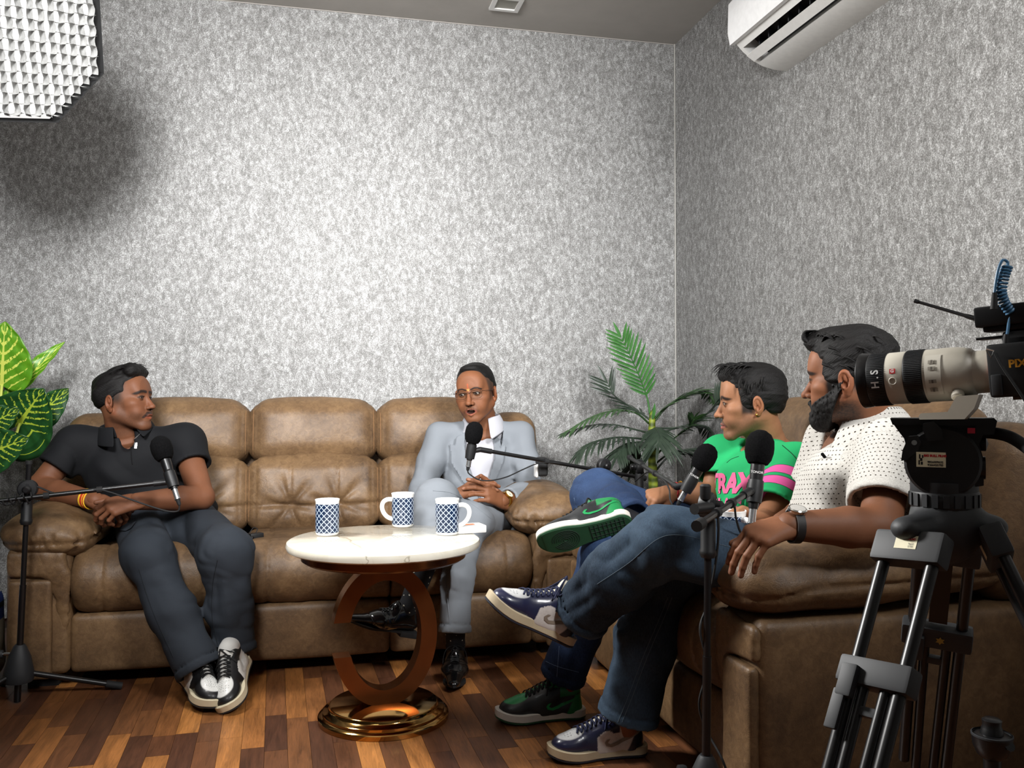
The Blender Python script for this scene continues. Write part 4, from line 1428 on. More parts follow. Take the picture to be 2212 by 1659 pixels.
    MB().tube([q0, q0.lerp(q1, .12), q0.lerp(q1, .2), q0.lerp(q1, .93), q0.lerp(q1, .94), q1], [.0042, .0042, .003, .0026, .0036, .0036], 10).build('antenna', M_BLACK, sh)
    # coiled cable from transmitter to camera
    blue = plain('blue_cable', srgb(58, 104, 138), .5)
    ck = thing('coiled_cable', 'short coiled blue cable looping above the camera', 'cable', P(2165, 600, 1.36))
    dC = 1.325
    cl = catmull([P(2176, 576, dC), P(2168, 600, dC), P(2163, 630, dC), P(2170, 655, dC), P(2184, 676, dC)], 10)
    NT_ = 15; pts = []
    n = len(cl)
    for i in range(NT_ * 12 + 1):
        f_ = i / (NT_ * 12) * (n - 1); k = min(int(f_), n - 2); c_ = cl[k].lerp(cl[k + 1], f_ - k)
        tg = (cl[min(k + 1, n - 1)] - cl[k]).normalized()
        e1 = tg.cross(Vector((0, 1, 0))).normalized(); e2 = tg.cross(e1)
        a = 2 * math.pi * i / 12
        pts.append(c_ + (e1 * math.cos(a) + e2 * math.sin(a)) * .0062)
    MB().tube(pts, .0022, 6).build('coil', blue, ck)
    MB().tube(catmull([P(2177, 577, dC), P(2176, 566, dC), P(2166, 562, dC), P(2157, 580, dC), P(2151, 610, dC), P(2148, 634, dC)], 6), .0021, 8).build('lead', blue, ck)
    MB().tube(catmull([P(2184, 674, dC), P(2180, 690, dC), P(2176, 720, dC), P(2172, 726, dC)], 5), .0021, 8).build('lead', blue, ck)
    MB().tube([P(2148, 632, dC), P(2148, 645, dC), P(2147, 668, dC)], [.0035, .0045, .0055], 10).build('plug', M_RUBBER, ck)
    MB().tube([P(2174, 722, dC), P(2173, 735, dC), P(2172, 756, dC)], [.0035, .0045, .005], 10).build('plug', M_RUBBER, ck)
    return t
build_camera()

# ================================================================== small dark ball head at bottom right
def build_ballhead():
    D0 = 1.52
    o = P(2143, 1605, D0); px = D0 / FPX
    t = thing('ball_head_stand', 'black stand with round cup head in the dark bottom right corner', 'stand', (o.x, o.y, 0))
    U = (0, 0, 1)
    MB().lathe([(0, -.030), (.012, -.029), (.024, -.020), (.031, -.004), (.0325, .012), (.030, .014), (.020, .016), (0, .016)], o, U, 32).build('cup', M_BLACK, t)
    MB().lathe([(.0325, .012), (.0335, .013), (.0335, .016), (.0315, .017)], o, U, 32).build('rim', M_GREYP, t)
    MB().lathe([(0, .014), (.019, .014), (.017, .026), (.015, .030), (.016, .040), (.012, .043), (0, .043)], o, U, 28).build('cap', M_BLACK, t)
    MB().tube([o + Vector((.01, 0, -.012)), P(2182, 1612, D0 - .03)], [.006, .009], 10).build('lever', M_BLACK, t)
    MB().tube([o - Vector((0, 0, .02)), Vector((o.x, o.y, .25))], .014, 14).build('column', M_BLACK, t)
    for a in (-75, 45, 165):
        MB().tube([Vector((o.x, o.y, .30)), Vector((o.x + .22 * math.cos(R(a)), o.y + .22 * math.sin(R(a)), .01))], .010, 10).build('leg', M_BLACK, t)
build_ballhead()

# ================================================================== plants
def leaf_blade(m, base, tip, up, w, n=6, bend=.15, fold=.25):
    """narrow leaflet as a folded strip"""
    base, tip, up = Vector(base), Vector(tip), Vector(up)
    ax = tip - base; L = ax.length
    sd = ax.cross(up).normalized(); nn = sd.cross(ax).normalized()
    rows = []
    for i in range(n + 1):
        q = i / n
        c = base + ax * q - nn * (bend * L * q * q)
        ww = w * (math.sin(math.pi * min(1, .12 + q * .88)) ** .7) if i < n else 0.0003
        rows.append([c - sd * ww + nn * ww * fold, c, c + sd * ww + nn * ww * fold])
    m.grid(rows)
def mat_leaf(name, a, b, rough=.45):
    t = NT(name)
    n = t.noise(t.coord(), 14, 3)
    t.to(t.ramp(n, [(.3, a), (.7, b)]), 'Base Color')
    t.b.inputs['Roughness'].default_value = rough
    return t.m
def build_palm():
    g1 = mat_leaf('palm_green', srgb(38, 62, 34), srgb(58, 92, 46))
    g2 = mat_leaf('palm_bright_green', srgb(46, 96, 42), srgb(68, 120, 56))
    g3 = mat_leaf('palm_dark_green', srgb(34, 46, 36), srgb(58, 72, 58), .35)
    D0 = 4.36
    b = P(1412, 1050, D0)
    t = thing('artificial_palm', 'artificial potted palm standing in the room corner behind the sofas', 'plant', (b.x, b.y, 0))
    tk = NT('palm_trunk')
    c = tk.sep(tk.coord())
    w = tk.math('SINE', tk.math('MULTIPLY', c[2], 160.0))
    tk.to(tk.ramp(tk.math('MULTIPLY_ADD', w, .25, tk.math('MULTIPLY', tk.noise(tk.coord(), 30, 3), .6)), [(.1, srgb(70, 84, 20)), (.6, srgb(146, 160, 48))]), 'Base Color')
    MB().tube([Vector((b.x, b.y, .3)), P(1411, 1046, D0), P(1409, 985, D0), P(1408, 930, D0), P(1409, 895, D0), P(1413, 882, D0)], [.03, .024, .021, .019, .015, .006], 14).build('trunk', tk.m, t)
    MB().lathe([(0, .005), (.11, .005), (.15, .27), (.16, .28), (.15, .30), (.13, .28), (0, .27)], (b.x, b.y, 0), (0, 0, 1), 28).build('pot', plain('dark_pot', srgb(40, 38, 36), .6), t)
    rg = random.Random(5)
    fr = [  # midrib pixels with depth offset, leaflet length, leaflets start, material, sag
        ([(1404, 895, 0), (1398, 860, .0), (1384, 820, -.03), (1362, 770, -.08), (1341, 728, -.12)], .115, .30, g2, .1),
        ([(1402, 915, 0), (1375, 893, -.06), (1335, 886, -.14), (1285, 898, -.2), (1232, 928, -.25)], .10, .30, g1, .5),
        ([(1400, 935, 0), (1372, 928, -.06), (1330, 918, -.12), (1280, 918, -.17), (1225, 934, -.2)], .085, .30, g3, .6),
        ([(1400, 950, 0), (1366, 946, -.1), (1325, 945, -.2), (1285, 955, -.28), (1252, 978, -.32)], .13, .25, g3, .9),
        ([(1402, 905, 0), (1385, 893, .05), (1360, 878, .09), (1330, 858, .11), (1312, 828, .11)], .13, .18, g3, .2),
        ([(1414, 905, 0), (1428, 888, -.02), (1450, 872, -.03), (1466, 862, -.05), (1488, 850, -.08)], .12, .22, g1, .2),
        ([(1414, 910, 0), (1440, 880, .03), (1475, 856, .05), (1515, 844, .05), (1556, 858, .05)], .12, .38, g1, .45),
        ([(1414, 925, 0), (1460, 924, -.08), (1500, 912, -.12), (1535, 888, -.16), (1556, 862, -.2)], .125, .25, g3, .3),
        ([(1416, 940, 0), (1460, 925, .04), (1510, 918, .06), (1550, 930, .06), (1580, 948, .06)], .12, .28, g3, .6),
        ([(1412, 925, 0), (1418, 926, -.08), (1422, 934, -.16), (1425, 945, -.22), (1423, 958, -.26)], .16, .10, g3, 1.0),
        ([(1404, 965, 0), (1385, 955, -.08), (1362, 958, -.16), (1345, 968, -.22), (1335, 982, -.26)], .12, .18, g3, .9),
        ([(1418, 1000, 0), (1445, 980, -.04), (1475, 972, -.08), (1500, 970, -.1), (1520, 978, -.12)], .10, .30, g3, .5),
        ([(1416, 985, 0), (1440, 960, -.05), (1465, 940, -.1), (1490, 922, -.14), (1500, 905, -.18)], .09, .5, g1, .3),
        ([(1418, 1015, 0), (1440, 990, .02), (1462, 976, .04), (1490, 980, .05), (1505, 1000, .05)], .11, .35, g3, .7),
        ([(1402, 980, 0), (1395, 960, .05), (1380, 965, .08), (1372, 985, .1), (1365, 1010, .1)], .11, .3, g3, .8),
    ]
    for pix, ln, st, mat, sag in fr:
        mid = catmull([P(u, v, D0 + d * .8) for u, v, d in pix], 6)
        m = MB()
        n = len(mid)
        m.tube(mid, [.0055 - .0045 * i / (n - 1) for i in range(n)], 7)
        npair = 13
        for k in range(npair + 1):
            q = st + (1 - st) * k / npair
            f_ = q * (n - 1); i = min(int(f_), n - 2)
            c = mid[i].lerp(mid[i + 1], f_ - i)
            tg = (mid[i + 1] - mid[i]).normalized()
            view = (Vector((0, 0, CAMH)) - c).normalized()
            upv = Vector((0, 0, 1)) if abs(tg.z) < .75 else view
            sd = tg.cross(upv).normalized()
            nn = sd.cross(tg).normalized()
            rel = (k / npair)
            l_ = ln * (.62 + .55 * math.sin(math.pi * (.12 + .80 * rel))) * rg.uniform(.85, 1.08)
            for sg in (-1, 1):
                d = tg * (.75 + .4 * rel) + sd * sg * .8 + nn * rg.uniform(-.05, .22) - Vector((0, 0, 1)) * sag * .35
                d.normalize()
                if k == npair and sg == 1: d = tg
                tip = c + d * l_
                tip.y = min(tip.y, WY1 - .03); tip.x = min(tip.x, WX1 - .03)
                leaf_blade(m, c, tip, nn + view * .3, .0076, 6, .10 + .25 * sag * rg.random(), .35)
        m.v = [(min(a, WX1 - .012), min(b_, WY1 - .012), c_) for a, b_, c_ in m.v]
        f_o = m.build('frond', mat, t, smooth=True)
    m = MB()
    leaf_blade(m, P(1410, 905, D0 - .02), P(1416, 872, D0 - .04), Vector((0, -1, .2)), .009)
    m.build('new_shoot', g2, t, smooth=True)
build_palm()

def build_aroid():
    def vein_mat(nm, dark, mid, vein):
        t = NT(nm)
        at = t.attr('leafuv', 'Vector')
        c = t.sep(at)
        s, w = c[0], c[1]                       # along 0..1, across -1..1
        aw = t.math('ABSOLUTE', w)
        wob = t.noise(at, 6, 3)
        # side veins run from the midrib outwards and forwards
        ph = t.math('SUBTRACT', t.math('MULTIPLY', s, 6.4), t.math('MULTIPLY', aw, 2.3))
        ph = t.math('ADD', ph, t.math('MULTIPLY', wob, .7))
        f = t.math('ABSOLUTE', t.math('SUBTRACT', t.math('FRACT', ph), .5))
        wid = t.math('MULTIPLY_ADD', aw, -.16, .19)
        side = t.math('LESS_THAN', f, wid)
        brk = t.math('GREATER_THAN', t.noise(t.scale(at, (1, 1, 1)), 16, 2), .44)
        side = t.math('MULTIPLY', side, brk)
        side = t.math('MULTIPLY', side, t.math('LESS_THAN', aw, .84))
        mid_ = t.math('LESS_THAN', aw, t.math('MULTIPLY_ADD', s, -.06, .07))
        m = t.math('MAXIMUM', side, mid_)
        base = t.ramp(t.noise(at, 3, 3), [(.3, dark), (.7, mid)])
        t.to(t.mix(m, base, vein), 'Base Color')
        t.b.inputs['Roughness'].default_value = .38
        t.b.inputs['Subsurface Weight'].default_value = 0.0
        t.bump(m, .25, .001)
        return t.m
    dk = vein_mat('variegated_dark_leaf', srgb(18, 52, 24), srgb(38, 88, 40), srgb(170, 190, 60))
    br = vein_mat('variegated_bright_leaf', srgb(70, 128, 22), srgb(104, 160, 34), srgb(206, 214, 96))
    D0 = 3.72
    root = Vector((-1.36, 3.86, .3))
    t = thing('variegated_leaf_plant', 'large-leaved artificial plant with yellow-veined leaves behind left sofa arm', 'plant', (root.x, root.y, 0))
    MB().lathe([(0, .005), (.10, .005), (.13, .25), (.14, .26), (.14, .29), (.12, .27), (0, .26)], (root.x, root.y, 0), (0, 0, 1), 28).build('pot', plain('white_pot', srgb(196, 194, 188), .4), t)
    def leaf(base, tip, width, d0, d1, mat, turn=0.0, lobes=.16, cup=.2, curl=.12):
        b, e = P(*base, d0), P(*tip, d1)
        ax = e - b; L = ax.length
        view = (Vector((0, 0, CAMH)) - b.lerp(e, .5)).normalized()
        sd = ax.cross(view).normalized()
        nn = sd.cross(ax).normalized()
        if nn.dot(view) < 0: nn = -nn
        sd = (sd * math.cos(turn) + nn * math.sin(turn)).normalized(); nn = sd.cross(ax.normalized())
        if nn.dot(view) < 0: nn = -nn
        W2 = width * d0 / FPX / 2
        m = MB(); rows = []; uv = []
        N, K = 22, 12
        for i in range(N + 1):
            q = i / N
            s_ = -lobes + (1 + lobes) * q
            prof = math.sin(math.pi * min(1, (q * .93 + .07)) ** .78) ** .72 if i < N else .01
            row = []
            for j in range(-K, K + 1):
                w = j / K
                notch = max(0, -s_ / lobes) * (1 - abs(w)) * lobes * .9 if s_ < 0 else 0
                p = b + ax * (s_ + notch) + sd * (w * prof * W2) + nn * (cup * W2 * w * w * prof - curl * L * q * q + .004 * math.sin(q * 30 + abs(w) * 6) * abs(w))
                row.append(p); uv.append((max(s_ + notch, 0), w, 0))
            rows.append(row)
        m.grid(rows)
        o = m.build('leaf', mat, t, smooth=True)
        a = o.data.attributes.new('leafuv', 'FLOAT_VECTOR', 'POINT')
        a.data.foreach_set('vector', np.array(uv, np.float32).ravel())
        so = o.modifiers.new('thickness', 'SOLIDIFY'); so.thickness = .0012; so.offset = -1
        MB().tube(bez(root, root + Vector((0, 0, .45)), b - ax * .25 - Vector((0, 0, .12)), b, 12), [.008] * 8 + [.006] * 5, 8).build('stalk', br, t)
    leaf((4, 832), (8, 700), 118, 3.70, 3.62, br, .15, .12)
    leaf((30, 838), (26, 706), 60, 3.80, 3.82, br, -.5, .1)
    leaf((18, 862), (130, 733), 42, 3.74, 3.80, br, .55, .06, .5)
    leaf((42, 914), (92, 842), 152, 3.66, 3.60, dk, .1, .85, .12, .05)
    leaf((70, 908), (149, 842), 74, 3.80, 3.84, dk, -.25, .3)
    leaf((-30, 920), (36, 885), 78, 3.58, 3.56, dk, .2, .4)
    leaf((-28, 980), (54, 948), 104, 3.50, 3.46, dk, .15, .5, .15, .1)
    leaf((-60, 880), (-40, 760), 100, 3.7, 3.6, dk, .2, .3)
build_aroid()

# ================================================================== small things lying about
# adapter and lead left on the seat
pa = P(548, 1160, 3.47)
ad = thing('power_adapter', 'small black power adapter with loose lead on the sofa seat', 'adapter', pa)
MB().box(P(552, 1157, 3.47), (.055, .035, .022), Matrix.Rotation(.5, 3, 'Z'), bevel=.004).build('case', M_BLACKP, ad)
MB().box(P(536, 1162, 3.45), (.05, .03, .012), Matrix.Rotation(-.3, 3, 'Z'), bevel=.003).build('plug_block', M_BLACK, ad)
MB().tube(catmull([P(552, 1152, 3.46), P(556, 1143, 3.47), P(548, 1140, 3.48), P(541, 1148, 3.47), P(536, 1156, 3.46), P(528, 1160, 3.45)], 6), .0018, 6).build('lead', M_RUBBER, ad)
# pouch wedged by the suited man's elbow
pp = P(1166, 1008, 3.66)
po = thing('camera_pouch', 'small black and white pouch on the sofa arm behind the suited man', 'pouch', pp)
s = SDF(.004); s.box(P(1170, 1008, 3.66), (.022, .03, .04), .012); s.build('pouch', M_RUBBER, po)
s = SDF(.004); s.box(P(1158, 1016, 3.65), (.006, .02, .03), .005); s.build('white_edge', M_WHITE, po)
# bag beyond the left sofa arm
bc = PZ(-20, 1460, 0.0)
bc = Vector((-1.22, 3.36, 0))
bg = thing('travel_bag', 'beige and blue bag on the floor left of the sofa arm', 'bag', bc)
bm_ = NT('striped_bag_cloth')
cz = bm_.sep(bm_.n('ShaderNodeNewGeometry').outputs['Position'])[2]
bm_.to(bm_.ramp(cz, [(0, srgb(170, 156, 132)), (.235, srgb(176, 162, 138)), (.24, srgb(40, 62, 130)), (.275, srgb(40, 62, 130)), (.28, srgb(24, 28, 40)), (.30, srgb(44, 70, 150)), (.33, srgb(225, 225, 222))], 'CONSTANT'), 'Base Color')
bm_.b.inputs['Roughness'].default_value = .8
s = SDF(.008); s.box((-1.23, 3.42, .19), (.155, .13, .185), .08, bulge=.015)
s.warp(lambda X_, Y_, Z_, D_: .006 * vnoise(X_ * 12, Y_ * 12, Z_ * 12, 4))
s.build('sack', bm_.m, bg)
MB().tube(catmull([(-1.34, 3.31, .28), (-1.22, 3.275, .2), (-1.10, 3.28, .10), (-1.06, 3.30, .03)], 6), .014, 8, flat=.3).build('strap', M_RUBBER, bg)
# ================================================================== people: tools
def mat_skin(name, rough=.58):
    t = NT(name)
    c = t.attr('Col')
    n = t.noise(t.coord(), 180, 2, .6)
    n2 = t.noise(t.coord(), 28, 2)
    f = t.math('MULTIPLY_ADD', t.math('ADD', t.math('MULTIPLY', n, .5), t.math('MULTIPLY', n2, .5)), .34, .83)
    t.to(t.mix(1.0, c, t.n('ShaderNodeCombineColor', {0: f, 1: f, 2: f}).outputs[0], 'MULTIPLY'), 'Base Color')
    t.b.inputs['Roughness'].default_value = rough
    t.b.inputs['Specular IOR Level'].default_value = .32
    t.b.inputs['Subsurface Weight'].default_value = .0
    t.b.inputs['Subsurface Radius'].default_value = (.012, .005, .003)
    t.b.inputs['Subsurface Scale'].default_value = .5
    t.bump(n, .12, .0006)
    return t.m
M_SKIN = mat_skin('skin')
def mat_hair():
    t = NT('black_hair')
    v = t.attr('strand', 'Vector')
    n = t.noise(t.scale(v, (420, 420, 30)), 1.0, 3, .6)
    t.to(t.ramp(n, [(.35, srgb(7, 6, 6)), (.72, srgb(18, 15, 14))]), 'Base Color')
    t.b.inputs['Roughness'].default_value = .6
    t.b.inputs['Specular IOR Level'].default_value = .3
    t.bump(n, .9, .0025)
    return t.m
M_HAIR = mat_hair()
def mat_cloth(name, col, weave=420, rough=.85, var=.10, bump=.25, dist=.0006, sheen=0.0):
    t = NT(name)
    c = t.coord()
    n = t.noise(c, weave, 2, .6); n2 = t.noise(c, 5, 3)
    f = t.math('MULTIPLY_ADD', t.math('ADD', t.math('MULTIPLY', n, .55), t.math('MULTIPLY', n2, .45)), 2 * var, 1 - var)
    t.to(t.mix(1.0, col, t.n('ShaderNodeCombineColor', {0: f, 1: f, 2: f}).outputs[0], 'MULTIPLY'), 'Base Color')
    t.b.inputs['Roughness'].default_value = rough
    t.b.inputs['Specular IOR Level'].default_value = .25
    if sheen: t.b.inputs['Sheen Weight'].default_value = sheen
    t.bump(n, bump, dist)
    return t.m
def mat_denim(name, dark, light):
    t = NT(name)
    c = t.coord()
    n = t.noise(t.scale(c, (1, 1, .35)), 330, 3, .65); n2 = t.noise(t.scale(c, (1, 1, .5)), 9, 4, .6)
    fd = t.attr('fade', 'Fac')
    s = t.math('ADD', t.math('MULTIPLY', n, .4), t.math('ADD', t.math('MULTIPLY', n2, .4), t.math('MULTIPLY', fd, .35)))
    t.to(t.ramp(s, [(.28, dark), (.75, light)]), 'Base Color')
    t.b.inputs['Roughness'].default_value = .85
    t.b.inputs['Specular IOR Level'].default_value = .2
    t.bump(n, .3, .0008)
    return t.m

def facing(c, phi, pitch=0.0, roll=0.0):
    """frame (x right of the person, y forward, z up) of something at c that is
    turned phi degrees from facing the camera towards image right"""
    v = Vector((c[0], c[1], 0)).normalized()
    tocam = -v; right = Vector((v.y, -v.x, 0))
    f = tocam * math.cos(R(phi)) + right * math.sin(R(phi))
    f = (f * math.cos(R(pitch)) + Vector((0, 0, 1)) * math.sin(R(pitch)))
    M = frame(f, (0, 0, 1))
    return M @ Matrix.Rotation(R(roll), 3, 'Y')
def sstep(a, b, x):
    t = np.clip((x - a) / (b - a), 0, 1); return t * t * (3 - 2 * t)
def seg_dist(Pn, a, b):
    a, b = np.array(a, float), np.array(b, float); ab = b - a
    t = np.clip(((Pn - a) @ ab) / (ab @ ab), 0, 1)
    return np.linalg.norm(Pn - a - t[:, None] * ab, axis=1), t
def line_dist(Pn, pts):
    return np.min([seg_dist(Pn, pts[i], pts[i + 1])[0] for i in range(len(pts) - 1)], axis=0)
def face_dist(L, pts):
    Q = L.copy(); Q[:, 1] = 0
    d = line_dist(Q, [(p[0], 0, p[2]) for p in pts])
    return np.where(L[:, 1] > .045, d, 9.0)
def lerpc(a, b, m):
    return a * (1 - m[:, None]) + np.array(b)[None, :3] * m[:, None]

def pack(parts, name, mat, parent, attrs=('Col',)):
    """join (V, Q, {attr: values}) pieces into one mesh object"""
    V = np.concatenate([p[0] for p in parts]); off = 0; Q = []
    for p in parts:
        Q.append(p[1] + off); off += len(p[0])
    me = mesh_from(V, np.concatenate(Q), name)
    for a in attrs:
        val = np.concatenate([np.asarray(p[2][a], np.float32) for p in parts])
        if a == 'Col':
            val = np.concatenate([val[:, :3], np.ones((len(val), 1), np.float32)], 1)
            at = me.attributes.new(a, 'FLOAT_COLOR', 'POINT'); at.data.foreach_set('color', val.ravel())
        else:
            at = me.attributes.new(a, 'FLOAT_VECTOR', 'POINT'); at.data.foreach_set('vector', val.ravel())
    return new_obj(name, me, mat, parent)
def xform(V, M3, c, s=1.0):
    return (V * s) @ np.array(M3).T + np.array(c)

# ------------------------------------------------------------------ head (local: z = 0 at eye level, y forward)
def head_shape(o, neck_local):
    g = o.get
    jw, fl = g('jaw', 1.0), g('face', 1.0)
    s = SDF(.0023)
    s.ell((0, -.014, .032), (.0755, .098, .086), 0)
    s.ell((0, .028, -.03 * fl), (.062 * jw, .064, .074 * fl), .03)
    for x in (-1, 1):
        s.cap((x * .052 * jw, -.004, -.052 * fl), (x * .016, .066, -.104 * fl), .020, .017, .026)
        s.ell((x * .045, .056, -.024), (.022, .024, .018), .02)            # cheekbone
        s.ell((x * .034, .062, -.055 * fl), (.022, .022, .024), .02)       # cheek
    s.ell((0, .074, -.104 * fl), (.021, .018, .0155), .016)                # chin
    s.cap((-.034, .076, .018), (.034, .076, .018), .0125, k=.018)          # brow ridge
    s.ell((0, .066, .045), (.052, .028, .04), .03)                         # forehead
    s.ell((0, .074, -.070 * fl), (.029, .022, .024), .016)                 # muzzle
    for x in (-1, 1):
        s.ell((x * .0315, .099, -.002), (.0175, .0135, .0115), .012, 's')  # sockets
    nl = g('nose', 1.0)
    s.cap((0, .085, .006), (0, .104 + .006 * nl, -.036), .0075, .0098, .012)
    s.ell((0, .106 + .008 * nl, -.0405), (.0108, .0105, .0092), .006)
    for x in (-1, 1):
        s.ell((x * .0125, .0965, -.0425), (.0080, .0105, .0074), .005)
        s.ell((x * .0062, .1045, -.0500), (.0038, .0055, .0030), .002, 's')
    # eyelids
    for x in (-1, 1):
        s.ell((x * .0315, .0775, -.002), (.0142, .0142, .0132), .003)
        s.ell((x * .0315, .0925, -.0025), (.0128, .0085, .0044 * g('eye', 1.0)), .0015, 's')
        s.cap((x * .019, .0905, .004), (x * .043, .083, .003), .0022, k=.004)
    # lips
    mz = -.0725 * fl
    op = g('mouth', 0.0)
    s.chain([(-.0235, .0835, mz), (-.009, .0945, mz + .0045 + op * .3), (0, .0955, mz + .0035 + op * .3), (.009, .0945, mz + .0045 + op * .3), (.0235, .0835, mz)], [.0035, .0058, .0055, .0058, .0035], .004, .002)
    s.chain([(-.022, .0835, mz - .001), (0, .0935, mz - .0075 - op), (.022, .0835, mz - .001)], [.0035, .0070, .0035], .004, .002)
    if op > 0:
        s.ell((0, .098, mz - op * .3), (.0175, .022, .0040 + op * .62), .002, 's')
    else:
        s.chain_cut = s.cap((-.022, .0895, mz - .0005), (.022, .0895, mz - .0005), .0013, k=.002, op='s')
        s.cap((-.012, .0985, mz - .0002), (.012, .0985, mz - .0002), .0016, k=.002, op='s')
    # ears
    for x in (-1, 1):
        Me = np.array(Matrix.Rotation(x * R(-22), 3, 'Z') @ Matrix.Rotation(R(-10), 3, 'X'))
        e = np.array((x * .0765, -.014, -.014))
        s.ell(e + Me @ np.array((x * .005, -.001, .004)), (.0085, .0190, .0295), .004, M=Me)
        s.ell(e + Me @ np.array((0, .003, -.022)), (.0065, .010, .0115), .004, M=Me)
        s.ell(e + Me @ np.array((x * .0115, .004, .006)), (.0078, .0118, .0190), .0015, 's', M=Me)
        s.ell(e + Me @ np.array((x * .0050, .001, .012)), (.0040, .0050, .0120), .003, M=Me)
        s.ell(e + Me @ np.array((x * .0060, .005, -.006)), (.0050, .0075, .0090), .0015, 's', M=Me)
        s.ell(e + Me @ np.array((x * .0070, .013, -.005)), (.0040, .0038, .0065), .002, M=Me)
    nk = Vector(neck_local)
    s.chain([(0, -.022, -.045), (nk * .5 + Vector((0, -.012, -.02))), nk, nk + (nk - Vector((0, -.02, -.05))) * .25], [g('neck', .058), g('neck', .058) * .98, g('neck', .058) * 1.06, g('neck', .058) * 1.3], .022, .01)
    s.ell((0, .004 + nk.y * .4, nk.z * .62), (.012, .05, .018), .02)     # throat
    return s
def head_colors(L, o):
    """L local points"""
    g = o.get
    base = np.array(g('skin'))[:3]
    n = len(L); C = np.tile(base, (n, 1)).astype(float)
    fl = g('face', 1.0); mz = -.0725 * fl
    x, y, z = L[:, 0], L[:, 1], L[:, 2]
    # ruddier cheeks, nose and ears, duller eye hollows
    m = np.exp(-(((np.abs(x) - .04) / .025)**2 + ((z + .035) / .025)**2)) * (y > .02)
    C = lerpc(C, base * np.array((1.06, .96, .93)), m * .4)
    m = np.exp(-((line_dist(L, [(0, .1, .0), (0, .112, -.04)]) / .014)**2)); C = lerpc(C, base * np.array((1.15, 1.0, .92)), m * .5)
    m = (np.abs(x) > .072) * (z < .03) * (y < .02); C = lerpc(C, base * np.array((1.10, .90, .84)), m * .6)
    for sx in (-1, 1):
        d = np.sqrt(((x - sx * .031) / .020)**2 + ((z + .004) / .013)**2 + ((y - .088) / .03)**2)
        C = lerpc(C, base * .60, np.clip(1 - d, 0, 1)**.7 * .75)
        # lash line
        d = np.sqrt(((x - sx * .0315) / .0150)**2 + ((z + .0015) / .0068)**2) + 9 * (y < .06)
        C = lerpc(C, (.02, .014, .01), sstep(1.12, .90, d) * .85)
        # brow
        bp = [(sx * .011, .091, g('brow_in', .0145)), (sx * .026, .088, .0205), (sx * .040, .077, .0195), (sx * .050, .067, .0135)]
        d, w = face_dist(L, bp), g('brow', .0045)
        C = lerpc(C, (.012, .009, .008), sstep(w * 1.35, w * .6, d) * .95)
    # lips
    op = g('mouth', 0)
    d = face_dist(L, [(-.0215, 0, mz), (-.009, 0, mz + .0035 + op * .3), (0, 0, mz + .0025 + op * .3), (.009, 0, mz + .0035 + op * .3), (.0215, 0, mz)]) + 9 * (y < .078)
    C = lerpc(C, g('lip', base * np.array((.95, .62, .6))), sstep(.0062, .0040, d) * .85)
    d = face_dist(L, [(-.020, 0, mz - .002), (0, 0, mz - .0065 - op * .95), (.020, 0, mz - .002)]) + 9 * (y < .078)
    C = lerpc(C, np.array(g('lip', base * np.array((1.0, .6, .58)))) * 1.3, sstep(.0068, .0045, d) * .85)
    if op > 0:
        d = np.sqrt((x / .019)**2 + ((z - mz + .003) / (.003 + op * .6))**2)
        C = lerpc(C, (.03, .012, .01), ((d < 1) & (y < .092) & (y > .04)) * .95)
    else:
        d = face_dist(L, [(-.0225, 0, mz - .0005), (0, 0, mz - .0003), (.0225, 0, mz - .0005)]) + 9 * (y < .078)
        C = lerpc(C, base * .22, sstep(.0026, .0012, d) * .85)
    # smile lines and nostrils
    for sx in (-1, 1):
        d = face_dist(L, [(sx * .019, 0, -.040), (sx * .027, 0, -.058), (sx * .031, 0, -.072)])
        C = lerpc(C, base * .72, sstep(.006, .001, d) * .6)
        d = np.sqrt(((x - sx * .0065) / .005)**2 + ((z + .0495) / .0035)**2) + 9 * (y < .09)
        C = lerpc(C, base * .15, sstep(1.2, .6, d) * .9)
    # facial hair: moustache, chin, jaw sides
    st = g('moustache', 0.0)
    if st:
        d = face_dist(L, [(-.029, 0, mz - .003), (-.013, 0, mz + .0125), (0, 0, mz + .0125), (.013, 0, mz + .0125), (.029, 0, mz - .003)])
        C = lerpc(C, (.014, .011, .010), sstep(.0068, .0032, d) * st)
    bd = g('beard', 0.0)
    if bd:
        jawline = sstep(-.030, -.062, z + (np.abs(x) > .04) * .012) * sstep(-.055, -.02, y)
        side = sstep(.045, .062, np.abs(x)) * sstep(-.012, .02, y) * sstep(.018, -.004, z) * sstep(.045, .030, y)
        lips = sstep(.012, .018, line_dist(L, [(-.02, .088, mz - .002), (.02, .088, mz - .002)]))
        under = sstep(-.150, -.118, z - y * .25)
        msk = np.clip(np.maximum(jawline * lips, side), 0, 1) * np.maximum(under, (y > .0) * .0) * (z < .02)
        # cheek line falls from the ear to the mouth corner
        cheek = sstep(-.012, .008, (-.012 - y * .62) - z)
        msk = np.maximum(jawline * lips * cheek * under, side)
        nz = .75 + .25 * vnoise(x * 420, y * 420, z * 420, 3)
        C = lerpc(C, g('beardcol', (.016, .013, .012)), np.clip(msk * bd * nz, 0, 1))
    sd = g('sideburn', 0.0)
    if sd:
        m = sstep(.056, .066, np.abs(x)) * sstep(-.002, .008, y) * sstep(.040, .030, y) * sstep(-.045, -.03, z) * sstep(.06, .04, z)
        C = lerpc(C, (.015, .012, .011), m * sd)
    # shaved hair shadow round the sides and back
    fade = g('fade', 0.0)
    if fade:
        m = sstep(.038, .012, y - z * .3) * sstep(g('fade_z', -.045), g('fade_z', -.045) + .035, z) * (1 - ((np.abs(x) > .078) & (y < .012) & (y > -.045) & (z < .022)))
        C = lerpc(C, (.03, .022, .018), m * fade)
